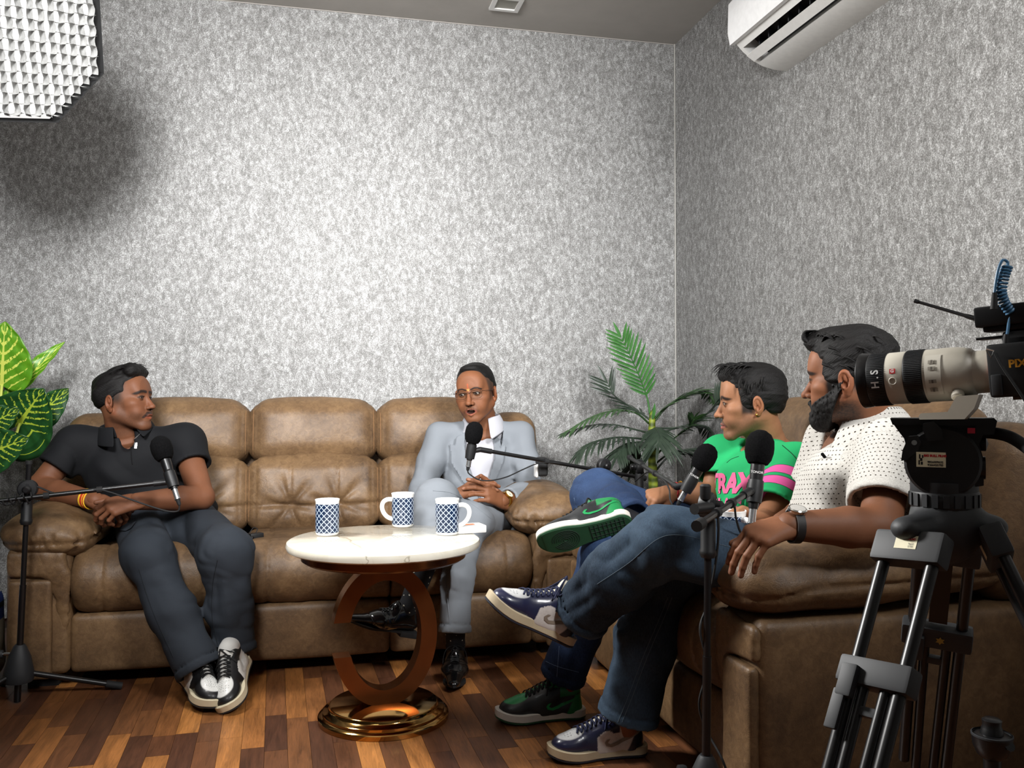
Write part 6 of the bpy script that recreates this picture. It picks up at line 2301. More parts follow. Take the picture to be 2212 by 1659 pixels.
    stitch(sk2, [P(470, 1210, 2.9), P(460, 1260, 2.9), P(458, 1330, 2.9), P(470, 1395, 2.9)], th, tr_, 'seam', .0012, .0004)
    stitch(sk2, [P(300, 1230, 2.9), P(330, 1320, 2.9), P(375, 1420, 2.9)], th, tr_, 'seam', .0012, .0004)
    decal([(-.035, -.012), (.0, -.022), (.03, -.012), (.032, .012), (-.032, .014)], sk2, P(290, 1140, 3.2), (P(340, 1135, 3.2) - P(290, 1140, 3.2)).normalized(), Vector((-.1, .3, 1)).normalized(), 'pocket_flap', pant, tr_, .006, .004)
    # socks and shoes
    sock = mat_cloth('white_rib_sock', srgb(206, 204, 200), 260)
    A_ = dict(mat=M_SHOE, side=srgb(226, 224, 218), guard=srgb(24, 24, 26), toe=srgb(226, 226, 222), stay=srgb(26, 26, 28), tongue=srgb(214, 212, 206), heel=srgb(206, 200, 186),
              collar=srgb(26, 26, 28), lining=srgb(28, 28, 30), midsole=plain('cream_midsole', srgb(214, 202, 172), .6), outsole=plain('black_outsole', srgb(38, 38, 38), .8), lace=plain('black_laces', srgb(16, 16, 17), .85), perf=srgb(120, 120, 118),
              flash=plain('white_flash', srgb(226, 224, 220), .4), nlace=6)
    for (ank, heel, toe, upv, ln) in ((legR[-1], P(396, 1462, 3.05), P(462, 1540, 2.83), Vector((.42, -.55, .72)), 1), (legL[-1], P(528, 1430, 3.10), P(500, 1532, 2.86), Vector((-.42, -.55, .72)), -1)):
        y = (toe - heel).normalized(); z = (upv - y * upv.dot(y)).normalized()
        shoe(t, heel, heel + y, z, A_, side=ln)
        s = SDF(.005); s.chain([ank - Vector((0, 0, -.06)), heel + y * .058 + z * .10, heel + y * .07 + z * .04], [.036, .033, .03], .01); s.build('sock', sock, t)
    return t
person_a()
# ================================================================== the man in the grey suit (centre)
def person_b():
    t = person('man in light grey suit and glasses talking on the back sofa', (.75, 3.6))
    skin = srgb(120, 76, 50); sk = np.array(skin[:3])
    c = P(1027, 848, 3.86); M = facing(c, -17, -3, 6)
    neckb = P(1043, 918, 3.92)
    o = dict(skin=sk, scale=1.06, jaw=1.10, face=1.0, mouth=.0075, moustache=.35, beard=.12, beardcol=(.06, .035, .022), fade=.75, fade_z=-.03, neck=.058, tilak=True,
             gaze=(.12, 1, -.02), lip=np.array(srgb(126, 70, 54)[:3]), brow=.0034, eye=.8, sideburn=.5, nose=.8)
    pieces = [make_head(o, c, M, neckb, t)]
    make_hair(o, c, M, t,
              [((0, -.022, .052), (.0775, .097, .074)), ((0, -.05, .02), (.077, .07, .07)), ((0, .03, .102), (.045, .04, .018))],
              [((0, .118, .0), (.082, .070, .086), .006), ((.088, .03, -.05), (.03, .05, .07), .008), ((-.088, .03, -.05), (.03, .05, .07), .008), ((0, -.05, -.075), (.11, .09, .055), .01)],
              amp=.0014, comb=(.9, .4, .1))
    # teeth
    X4 = Matrix.Translation(c) @ M.to_4x4() @ Matrix.Scale(1.06, 4)
    tm = MB()
    for i in range(-3, 4):
        tm.box((i * .0042, .084 - .0006 * i * i, -.0695), (.0038, .003, .0052), bevel=.0008)
    tm.build('teeth', plain('tooth_enamel', srgb(206, 198, 180), .3), t, xf=X4)
    # glasses
    fm = plain('gunmetal_frame', srgb(52, 44, 40), .3, .8)
    gl = NT('spectacle_lens')
    mx = gl.n('ShaderNodeMixShader', {0: .06})
    tr_ = gl.n('ShaderNodeBsdfTransparent', {0: (.93, .95, .94, 1)}); gs = gl.n('ShaderNodeBsdfGlossy', {0: (1, 1, 1, 1), 'Roughness': .03})
    gl.t.links.new(tr_.outputs[0], mx.inputs[1]); gl.t.links.new(gs.outputs[0], mx.inputs[2])
    gl.t.links.new(mx.outputs[0], gl.t.nodes['Material Output'].inputs[0])
    fr = MB()
    for sx in (-1, 1):
        pts = []
        for i in range(33):
            a = 2 * math.pi * i / 32
            q = (abs(math.cos(a))**.55 * math.copysign(1, math.cos(a)), abs(math.sin(a))**.6 * math.copysign(1, math.sin(a)))
            pts.append(Vector((sx * .0325 + q[0] * .0245, .1055 - abs(sx * .0325 + q[0] * .0245) * .12, -.006 + q[1] * .0155)))
        ln = MB(); ln.add(pts[:-1], [tuple(range(32))])
        ln.build('lens', gl.m, t, smooth=False, xf=X4)
        fr.tube(pts, .0006, 5)
        fr.tube(pts[2:15], .0011, 6)
        fr.tube(catmull([(sx * .056, .0985, .004), (sx * .068, .085, .005), (sx * .080, .02, .004), (sx * .083, -.012, .002), (sx * .081, -.022, -.012)], 5), .0012, 6)
    fr.tube(catmull([(-.009, .104, .001), (0, .108, .004), (.009, .104, .001)], 5), .0011, 6)
    fr.build('spectacle_frame', fm, t, xf=X4)
    up = (neckb - P(1040, 1110, 3.86)).normalized()
    shR, shL = P(948, 940, 3.89), P(1126, 938, 3.93)
    elR, wrR = P(910, 1062, 3.74), P(985, 1078, 3.52)
    elL, wrL = P(1146, 1062, 3.76), P(1084, 1082, 3.54)
    def skin1(s):
        s.ell(neckb + Vector((0, .02, -.07)), (.10, .06, .07), .03)
        s.cap(elL.lerp(wrL, .5), wrL, .036, .029, .01); s.cap(elR.lerp(wrR, .5), wrR, .034, .028, .01)
    pieces.append(limb_skin(skin1, .0045, skin))
    pieces.append(limb_skin(lambda s: hand_prims(s, wrL, (P(1018, 1046, 3.42) - wrL), Vector((.15, -.85, .45)), 'L', [(14, 16, 10), (30, 34, 18), (38, 40, 20), (42, 42, 22)], thumb=(38, 10, 10, 18), sc=1.05), .0026, sk * 1.02))
    pieces.append(limb_skin(lambda s: hand_prims(s, wrR + Vector((0, 0, .012)), (P(1040, 1052, 3.50) - wrR), Vector((-.1, -.5, .85)), 'R', [(20, 25, 15)] * 4, thumb=(40, 5, 10, 10), sc=1.02), .0030, sk))
    pack(pieces, 'body', M_SKIN, t)
    chest = P(1036, 1000, 3.90); hip = P(1042, 1120, 3.86)
    Mt = frame((P(1018, 1000, 3.4) - chest), up)
    # shirt under the jacket
    white = mat_cloth('white_shirt_cotton', srgb(176, 176, 182), 320, .8, .05)
    s = SDF(.006)
    s.ell(chest - up * .015, (.150, .108, .128), .03, M=np.array(Mt))
    s.ell(chest.lerp(hip, .6), (.155, .118, .15), .05, M=np.array(Mt))
    s.cap(neckb - up * .040, shR.lerp(neckb, .5) - up * .02, .050, .036, .03); s.cap(neckb - up * .040, shL.lerp(neckb, .5) - up * .02, .050, .036, .03)
    g, lo, hi = near(chest.lerp(hip, .5) + Mt @ Vector((0, .1, 0)), .2, folds((1, 0, .35), 4, 16, .008, 5)); s.warp(g, lo, hi)
    s.cap(neckb - up * .02, neckb + up * .12, .050, .075, .01, 's')
    s.ell(neckb + Mt @ Vector((0, .07, -.03)), (.024, .05, .045), .01, 's')
    sh = s.build('dress_shirt', white, t)
    collar(sh, white, neckb + up * .014 - Mt @ Vector((0, .002, 0)), frame(Mt.col[1], up), r=.068, h=.044, drop=.062, spread=.06, gap=20, lean=.018, point=.034)
    # jacket
    grey = mat_cloth('light_grey_suiting', srgb(124, 129, 135), 380, .8, .06, .2)
    s = SDF(.0062)
    s.ell(chest, (.180, .126, .150), .04, M=np.array(Mt))
    s.ell(chest.lerp(hip, .55), (.172, .132, .16), .06, M=np.array(Mt))
    s.ell(hip + Mt @ Vector((0, .0, .03)), (.20, .145, .12), .06, M=np.array(Mt))
    s.cap(neckb - up * .028, shR + up * .004, .056, .046, .03); s.cap(neckb - up * .028, shL + up * .004, .056, .046, .03)
    s.chain([shR, shR.lerp(elR, .5), elR, elR.lerp(wrR, .85)], [.056, .057, .056, .046], .03, .03)
    s.chain([shL, shL.lerp(elL, .5), elL, elL.lerp(wrL, .80)], [.056, .057, .058, .047], .03, .03)
    s.cap(P(1090, 1100, 3.72), P(1100, 1148, 3.66), .062, .034, .04, flat=((0, 1, 0), .6))      # skirt of the jacket over the hip
    for cc, rr, d, a, sd in ((elR, .2, (elR - shR).cross(Vector((0, 1, 0))), .014, 1), (elL, .2, (elL - shL).cross(Vector((0, 1, 0))), .014, 2), (chest.lerp(hip, .6) + Vector((.05, -.1, 0)), .22, (1, 0, .5), .008, 3), (chest.lerp(hip, .6) + Vector((-.1, -.1, 0)), .18, (1, 0, -.7), .007, 4),
                             (shR.lerp(elR, .5), .14, (elR - shR), .006, 5), (shL.lerp(elL, .5), .14, (elL - shL), .006, 6)):
        g, lo, hi = near(cc, rr, folds(d, 3.5, 18, a, sd)); s.warp(g, lo, hi)
    dL = (wrL - elL).normalized(); eL = elL.lerp(wrL, .80)
    s.chop(eL, dL, .07, .1)
    s.chop(eL - dL * .03, dL, .035, .06)
    # open front: wedge from the collar to the button
    btn = chest + Mt @ Vector((-.028, .0, -.155))
    A = np.array(Mt).T; c0 = np.array(btn)
    def wedge(X, Y, Z):
        x = A[0, 0] * (X - c0[0]) + A[0, 1] * (Y - c0[1]) + A[0, 2] * (Z - c0[2])
        y = A[1, 0] * (X - c0[0]) + A[1, 1] * (Y - c0[1]) + A[1, 2] * (Z - c0[2])
        z = A[2, 0] * (X - c0[0]) + A[2, 1] * (Y - c0[1]) + A[2, 2] * (Z - c0[2])
        wl = np.clip(z * .26 + .010, 0, .075); wr = np.clip(z * .42 + .018, 0, .085)
        d = np.maximum(x - wr, -x - wl)
        return np.maximum(np.maximum(d * .9, -(z + .02)), -(y - .02))
    s.ops.append((wedge, np.array(btn) - .25, np.array(btn) + .45, .004, 's'))
    s.cap(neckb - up * .03, neckb + up * .14, .060, .068, .01, 's')
    jk = s.build('suit_jacket', grey, t)
    # lapels lie on jacket and shirt
    skj = Skin(jk, sh)
    ex, ey = -Mt.col[0], Mt.col[2]
    ob = chest + Mt @ Vector((0, .0, 0))
    lapR = [(-.028 - .01, -.15), (-.050, -.06), (-.072, .02), (-.066, .085), (-.052, .135), (-.092, .105), (-.098, .07), (-.118, .078), (-.112, .01), (-.075, -.085)]
    lapL = [(-.018, -.15), (.020, -.06), (.050, .02), (.062, .085), (.060, .135), (.098, .112), (.103, .076), (.126, .082), (.118, .0), (.060, -.085)]
    for poly in ([(-a, b) for a, b in lapR][::-1], [(-a, b) for a, b in lapL]):
        lo_ = decal(poly, skj, ob + Mt.col[1] * .1, ex, ey, 'lapel', grey, jk, .009, .006, back=.25, far=.6, even=14)
        if lo_ is not None:
            so_ = lo_.modifiers.new('thickness', 'SOLIDIFY'); so_.thickness = .005; so_.offset = -1
    bt = plain('grey_button', srgb(150, 152, 156), .3, .3)
    h = skj.t.ray_cast(btn + Mt.col[1] * .3, -Mt.col[1], .6)
    if h[0] is not None:
        MB().lathe([(0, 0), (.009, 0), (.0095, .002), (.007, .0035), (0, .003)], h[0], Mt.col[1], 18).build('button', bt, jk)
    for i in range(4):
        p = elL.lerp(wrL, .62 + i * .045) + Vector((.012, -.062, -.012))
        hh = skj.t.ray_cast(p - Vector((0, .1, 0)), Vector((0, 1, 0)), .3)
        if hh[0] is not None:
            MB().lathe([(0, 0), (.0065, 0), (.0065, .002), (0, .0028)], hh[0], Vector((0, -1, .1)), 14).build('cuff_button', bt, jk)
    # watch
    ax = (wrL - elL).normalized(); cw = elL.lerp(wrL, .93)
    for i in range(3):
        band(cw + ax * (i - 1) * .0065, ax, .0325, .006, .0028, 'watch_band', M_GOLD, t, 36)
    fv = Vector((-.25, -.85, .35)); fv = (fv - ax * fv.dot(ax)).normalized()
    wc = MB().lathe([(0, 0), (.0185, 0), (.0195, .002), (.0195, .007), (.0175, .0085), (.0165, .0082), (0, .0080)], cw + fv * .031, fv, 32).build('watch_case', M_GOLD, t)
    MB().lathe([(0, .0084), (.0160, .0084), (.0160, .0080)], cw + fv * .031, fv, 32).build('watch_dial', plain('cream_dial', srgb(226, 220, 196), .3), wc)
    e1 = fv.cross(ax).normalized()
    for v_, l_ in ((e1, .010), ((e1 + ax).normalized(), .007)):
        MB().tube([cw + fv * .0398, cw + fv * .0398 + v_ * l_], .0006, 5).build('watch_hand', M_DARK, wc)
    # trousers
    legR = [P(990, 1122, 3.80), P(944, 1084, 3.33), P(934, 1150, 3.27), P(926, 1214, 3.22)]
    legL = [P(1085, 1130, 3.82), P(1015, 1128, 3.38), P(988, 1250, 3.25), P(983, 1366, 3.21)]
    tr1 = trousers(t, grey, [(legR, [.098, .078, .074, .070]), (legL, [.10, .072, .056, .060])], (P(1042, 1125, 3.9), (.19, .13, .10)), (), wr=.008, seed=8, seat_k=.03)
    skt = Skin(tr1)
    stitch(skt, [P(962, 1230, 3.1), P(966, 1290, 3.1), P(972, 1350, 3.1)], grey, tr1, 'crease', .0016, .0002)
    stitch(skt, [P(935, 1060, 3.1), P(975, 1065, 3.1), P(1020, 1090, 3.2), P(1060, 1120, 3.3)], grey, tr1, 'crease', .0016, .0002)
    # dotted socks, black shoes
    sm = NT('dotted_black_sock')
    pos = sm.n('ShaderNodeNewGeometry').outputs['Position']
    vo = sm.n('ShaderNodeTexVoronoi', {'Vector': pos, 'Scale': 52.0, 'Randomness': .45}).outputs['Distance']
    sm.to(sm.ramp(vo, [(.0, srgb(214, 210, 190)), (.17, srgb(214, 210, 190)), (.19, srgb(16, 18, 24))], 'LINEAR'), 'Base Color')
    sm.b.inputs['Roughness'].default_value = .9
    gloss = plain('black_polished_leather', srgb(14, 14, 15), .18, 0, coat=.5)
    ankR = P(886, 1292, 3.17); hR = P(898, 1372, 3.20)
    yR = (P(765, 1352, 3.08) - hR).normalized(); zR = Vector((.10, -.12, 1))
    dress_shoe(t, hR, hR + yR, zR, gloss)
    zz = (zR - yR * zR.dot(yR)).normalized()
    s = SDF(.004); s.chain([legR[-1] - Vector((0, 0, -.03)), hR + yR * .062 + zz * .10, hR + yR * .075 + zz * .05], [.047, .036, .03], .01); s.build('sock', sm.m, t)
    hL = PZ(985, 1446, .0); tL = PZ(980, 1500, .0)
    dress_shoe(t, hL + Vector((0, 0, .006)), tL + Vector((0, 0, .006)), Vector((0, 0, 1)), gloss)
    yL = (tL - hL).normalized()
    s = SDF(.004); s.chain([legL[-1] - Vector((0, 0, -.03)), hL + yL * .06 + Vector((0, 0, .11)), hL + yL * .075 + Vector((0, 0, .05))], [.040, .034, .03], .01); s.build('sock', sm.m, t)
    return t
person_b()
# ================================================================== the man in the green T-shirt
def person_c():
    t = person('man in green T-shirt with pink sleeve stripes and blue jeans', (1.35, 2.7))
    skin = srgb(148, 103, 74); sk = np.array(skin[:3])
    c = P(1621, 868, 2.9); M = facing(c, -84, -3, 0)
    neckb = P(1655, 958, 2.93)
    o = dict(skin=sk, scale=1.0, jaw=.98, face=1.02, moustache=.6, beard=.45, beardcol=(.07, .045, .033), fade=.85, fade_z=-.05, neck=.060, sideburn=.95, gaze=(0, 1, -.05), nose=.55,
             lip=np.array(srgb(156, 92, 84)[:3]), brow=.0052)
    pieces = [make_head(o, c, M, neckb, t)]
    rg = random.Random(4)
    locks = []
    for i in range(60):
        a = rg.uniform(-1, 1)
        p0 = Vector((a * .055, .035 + rg.uniform(-.05, .02), .110 + .012 * (1 - a * a) + rg.uniform(-.004, .006)))
        l_ = rg.uniform(.04, .075)
        locks.append(([p0, p0 + Vector((-.01 + a * .008, l_ * .6, .004)), p0 + Vector((-.022 + a * .012, l_ * 1.05, -.016 - rg.random() * .014))], rg.uniform(.004, .0075)))
    for i in range(26):
        sx = rg.choice((-1, 1)); p0 = Vector((sx * .074, rg.uniform(-.05, .045), .055 + rg.uniform(-.02, .03)))
        locks.append(([p0, p0 + Vector((sx * .008, .006, -.018)), p0 + Vector((sx * .004, .010, -.042))], .006))
    make_hair(o, c, M, t,
              [((0, -.016, .062), (.080, .104, .068)), ((0, -.058, .02), (.078, .062, .078)), ((0, .045, .098), (.058, .046, .030)), ((-.02, .075, .088), (.02, .080, .090), .018, .018),
               ((-.066, -.012, .02), (.016, .05, .055)), ((.066, -.012, .02), (.016, .05, .055))],
              [((0, .128, -.025), (.09, .062, .092), .006), ((.09, .030, -.055), (.028, .055, .068), .008), ((-.09, .030, -.055), (.028, .055, .068), .008), ((0, -.055, -.095), (.11, .09, .055), .012)],
              locks, comb=(-.25, .9, .1), amp=.0026)
    shR, shL = P(1560, 985, 3.04), P(1722, 1010, 2.74)
    elR, wrR = P(1540, 1072, 2.98), P(1452, 1062, 2.96)
    elL, wrL = P(1655, 1135, 2.56), P(1630, 1122, 2.44)
    up = (neckb - P(1640, 1150, 2.84)).normalized()
    def arms(s):
        s.chain([shR, elR, elR.lerp(wrR, .4), wrR], [.048, .042, .040, .029], .02, .012)
        s.chain([shL, elL, elL.lerp(wrL, .4), wrL], [.050, .042, .041, .029], .02, .012)
        s.ell(neckb + Vector((-.02, .0, -.085)), (.10, .10, .09), .04)
    def tat(V, C):          # small dark tattoo on the far forearm
        d = line_dist(V, [elR.lerp(wrR, .25) + Vector((0, -.04, .0)), elR.lerp(wrR, .42) + Vector((0, -.04, -.012))])
        return lerpc(C, sk * .35, sstep(.014, .008, d) * .6)
    pieces.append(limb_skin(arms, .0045, skin, tat))
    pieces.append(limb_skin(lambda s: hand_prims(s, wrR, (P(1400, 1076, 2.92) - wrR), Vector((-.2, -.45, .85)), 'R', [(48, 60, 35), (52, 62, 35), (54, 62, 35), (56, 62, 35)], thumb=(30, 25, 20, 20), sc=1.0), .0026, sk))
    pieces.append(limb_skin(lambda s: hand_prims(s, wrL, (P(1590, 1112, 2.40) - wrL), Vector((-.2, .5, .8)), 'L', [(30, 40, 25)] * 4, thumb=(35, 15, 15, 15), sc=1.0), .0028, sk))
    pack(pieces, 'body', M_SKIN, t)
    # T-shirt; stripe position along the sleeve is carried per point
    sleeve_end = shL.lerp(elL, .80)
    dL = (elL - shL).normalized(); dR = (elR - shR).normalized()
    g = NT('green_jersey')
    su = g.attr('sleeve', 'Fac')
    n = g.noise(g.coord(), 300, 2); n2 = g.noise(g.coord(), 7, 3)
    f = g.math('MULTIPLY_ADD', g.math('ADD', g.math('MULTIPLY', n, .5), g.math('MULTIPLY', n2, .5)), .26, .87)
    b1 = g.math('MULTIPLY', g.math('GREATER_THAN', su, .40), g.math('LESS_THAN', su, .575))
    b2 = g.math('MULTIPLY', g.math('GREATER_THAN', su, .655), g.math('LESS_THAN', su, .835))
    e1 = g.math('MULTIPLY', g.math('GREATER_THAN', su, .39), g.math('LESS_THAN', su, .585))
    e2 = g.math('MULTIPLY', g.math('GREATER_THAN', su, .645), g.math('LESS_THAN', su, .845))
    colr = g.mix(g.math('MAXIMUM', e1, e2), srgb(40, 172, 104), srgb(30, 60, 44))
    colr = g.mix(g.math('MAXIMUM', b1, b2), colr, srgb(232, 96, 168))
    g.to(g.mix(1.0, colr, g.n('ShaderNodeCombineColor', {0: f, 1: f, 2: f}).outputs[0], 'MULTIPLY'), 'Base Color')
    g.b.inputs['Roughness'].default_value = .85; g.b.inputs['Specular IOR Level'].default_value = .2
    g.bump(n, .2, .0006)
    s = SDF(.006)
    chest = P(1634, 1050, 2.86); hip = P(1640, 1150, 2.84)
    Mt = frame(facing(chest, -52).col[1], up)
    s.ell(chest - up * .01, (.172, .118, .128), .04, M=np.array(Mt))
    s.ell(chest.lerp(hip, .7), (.165, .130, .14), .06, M=np.array(Mt))
    s.ell(hip + Mt @ Vector((0, .02, -.01)), (.185, .15, .09), .06, M=np.array(Mt))
    s.cap(neckb - up * .045, shR, .060, .058, .05); s.cap(neckb - up * .045, shL, .062, .066, .05)
    s.chain([shL, sleeve_end], [.074, .092], .05)
    sR = shR.lerp(elR, .6); s.chain([shR, sR], [.070, .076], .05)
    for cc, rr, d, a, sd in ((chest + Mt @ Vector((0, .1, -.05)), .24, Mt @ Vector((1, 0, -.6)), .011, 1), (hip + Mt @ Vector((0, .12, .06)), .2, Mt @ Vector((1, 0, .3)), .012, 2), (shL.lerp(sleeve_end, .6), .16, dL.cross(Mt.col[1]), .006, 3), (shL, .12, dL, .006, 7)):
        q, lo, hi = near(cc, rr, folds(d, 3.5, 15, a, sd)); s.warp(q, lo, hi)
    s.chop(sleeve_end, dL, .13, .1); s.chop(sleeve_end - dL * .05, dL, .077, .09)
    s.chop(sR, dR, .10, .1); s.chop(sR - dR * .04, dR, .062, .09)
    s.cap(neckb - up * .03, neckb + up * .12, .062, .082, .008, 's')
    # V neck
    vp = neckb + Mt @ Vector((0, .085, -.075))
    s.cap(neckb + Mt @ Vector((0, .06, .02)), vp, .046, .010, .006, 's')
    def suf(V):
        ab = np.array(sleeve_end - shL); q = V - np.array(shL)
        tt = (q @ ab) / (ab @ ab)
        rad = np.linalg.norm(q - tt[:, None] * ab, axis=1)
        side = (V - np.array(chest)) @ np.array(Mt.col[0])          # person's left is -x
        return np.where((rad < .125) & (side < -.115 + .0), tt, -1.0)
    sh = s.build('t_shirt', g.m, t, attrs={'sleeve': suf})
    sk_ = Skin(sh)
    pink = mat_cloth('pink_print', srgb(232, 110, 156), 300, .8)
    exx = Mt.col[0] * -1; eyy = Mt.col[2]
    rr_ = Matrix.Rotation(R(-6), 3, Mt.col[1])
    for txt, dx, dz, sz in (('TTRAXT', .0, .010, .085), ('FLAG', .015, -.065, .075)):
        for i, ch in enumerate(txt):
            xo = (i - (len(txt) - 1) / 2) * sz * .62
            text_on(ch, sz, sk_, chest + Mt @ Vector((dx, .12, dz)) + (rr_ @ exx) * xo, rr_ @ exx, rr_ @ eyy, 'chest_letter', pink, sh, bold=.004, off=.002, maxedge=.012)
    ck = mat_cloth('dark_green_thread', srgb(18, 66, 40))
    stitch(sk_, [P(1690, 962, 2.6), P(1715, 985, 2.6), P(1735, 1015, 2.6), P(1742, 1045, 2.6)], ck, sh, 'shoulder_seam', .0014, .0003)
    stitch(sk_, [P(1570, 1000, 2.6), P(1580, 992, 2.6), P(1596, 986, 2.6)], ck, sh, 'neck_seam', .0012, .0003)
    # bracelets and earring
    ax = (wrR - elR).normalized()
    band(elR.lerp(wrR, .93), ax, .031, .006, .003, 'thread_bracelet', plain('dark_red_thread', srgb(150, 24, 30), .8), t, 30)
    c_ = elR.lerp(wrR, .82)
    e1_ = ax.cross(Vector((0, 0, 1))).normalized(); e2_ = ax.cross(e1_)
    lk = MB()
    for k in range(22):
        a = 2 * math.pi * k / 22
        lk.lathe([(0, -.003), (.0026, -.0015), (.0026, .0015), (0, .003)], c_ + (e1_ * math.cos(a) + e2_ * math.sin(a)) * .0375, ax, 6)
    lk.build('gold_bracelet', M_GOLD, t)
    X4 = Matrix.Translation(c) @ M.to_4x4()
    MB().lathe([(0, -.004), (.003, -.003), (.0042, 0), (.003, .003), (0, .004)], (-.083, -.008, -.042), (1, 0, 0), 14).build('earring', M_GOLD, t, xf=X4)
    # jeans
    den = mat_denim('mid_blue_denim', srgb(15, 25, 48), srgb(52, 73, 108))
    legL = [P(1630, 1165, 2.72), P(1318, 1190, 2.70), P(1262, 1330, 2.74), P(1215, 1462, 2.78)]
    legR = [P(1580, 1182, 2.98), P(1288, 1072, 2.98), P(1340, 1110, 2.76), P(1370, 1130, 2.66)]
    def fade(V):
        d = np.minimum(np.linalg.norm(V - np.array(legR[1]), axis=1), np.linalg.norm(V - np.array(legL[1]), axis=1))
        return np.exp(-(d / .14)**2)
    tr_ = trousers(t, den, [(legL, [.098, .082, .070, .072]), (legR, [.080, .082, .074, .070])], (P(1620, 1150, 2.88), (.17, .17, .10)), (), wr=.013, seed=14, fadefn=fade, seat_k=.03)
    thr = plain('pale_denim_thread', srgb(88, 106, 132), .8)
    skj = Skin(tr_)
    stitch(skj, [P(1240, 1075, 2.7), P(1246, 1100, 2.7), P(1256, 1140, 2.7)], thr, tr_, 'seam', .0008, .0004)
    stitch(skj, [P(1208, 1395, 2.6), P(1206, 1425, 2.6), P(1203, 1462, 2.6)], thr, tr_, 'seam', .0008, .0004)
    stitch(skj, [P(1160, 1418, 2.6), P(1200, 1438, 2.6), P(1250, 1452, 2.6)], thr, tr_, 'hem_stitch', .0007, .0004)
    # shoes
    C_ = dict(mat=M_SHOE, side=srgb(34, 36, 38), guard=srgb(32, 34, 36), toe=srgb(30, 138, 76), stay=srgb(30, 32, 34), tongue=srgb(30, 130, 72), heel=srgb(28, 128, 70), collar=srgb(28, 120, 66),
              lining=srgb(28, 30, 30), midsole=plain('white_midsole', srgb(222, 216, 206), .55), outsole=plain('green_outsole', srgb(34, 78, 48), .7), lace=plain('black_lace', srgb(14, 14, 15), .85),
              flash=plain('green_flash', srgb(32, 140, 78), .4), nlace=6)
    red = mat_cloth('red_sock', srgb(150, 26, 32), 260)
    hL, tL = PZ(1263, 1547, .0), PZ(1078, 1560, .0)
    shoe(t, hL + Vector((0, 0, .002)), tL + Vector((0, 0, .002)), Vector((0, 0, 1)), C_)
    y = (tL - hL).normalized()
    s = SDF(.004); s.chain([hL + y * .056 + Vector((0, 0, .145)), hL + y * .056 + Vector((0, 0, .06))], [.036, .034], .01); s.build('sock', red, t)
    s = SDF(.004); s.chain([legL[-1] + Vector((0, 0, .08)), hL + y * .056 + Vector((0, 0, .135))], [.042, .034], .01)
    V, Q = s.solve(); pack([(V, Q, {'Col': np.tile(sk, (len(V), 1))})], 'ankle', M_SKIN, t)
    hR, tR = P(1366, 1128, 2.60), P(1202, 1172, 2.62)
    vd = (hR - Vector((0, 0, CAMH))).normalized()
    upR = vd * .74 + Vector((0, 0, .67))
    so = shoe(t, hR, tR, upR, C_)
    # tread on the sole that faces the room: rings under the ball, bars under the heel
    y = (tR - hR).normalized(); z = (upR - y * upR.dot(y)).normalized(); x = y.cross(z)
    tm = plain('dark_tread', srgb(24, 44, 32), .75)
    for k in range(6):
        r_ = .008 + k * .0072
        MB().tube([hR + y * (.205 + r_ * math.cos(a) * .95) + x * r_ * math.sin(a) * .85 + z * (.0001 + .014 * max(0, ((.205 + r_ * math.cos(a)) / .292 - .68) / .32)**2) for a in np.linspace(.5, 2 * math.pi - .5 + .6, 26)], .0016, 5).build('tread_ring', tm, so)
    for k in range(9):
        b = .022 + k * .013
        w = sole_outline(b, .292) * .82
        MB().tube([hR + y * b - x * w, hR + y * b + x * w], .0018, 5).build('tread_bar', tm, so)
    for k in (-1, 0, 1):
        MB().tube([hR + y * .02 + x * .018 * k, hR + y * .125 + x * .018 * k], .0016, 5).build('tread_bar', tm, so)
    s = SDF(.005); s.chain([legR[-1], hR + y * .06 + z * .085, hR + y * .07 + z * .05], [.034, .030, .028], .01); s.build('sock', mat_cloth('dark_sock', srgb(30, 30, 34), 260), t)
    return t
person_c()
# mug held on his lap
pm = P(1580, 1128, 2.36)
mug((pm.x, pm.y, pm.z - .085), R(-70), 'white mug with handle beside the hand of the man in green', 'patterned mugs')
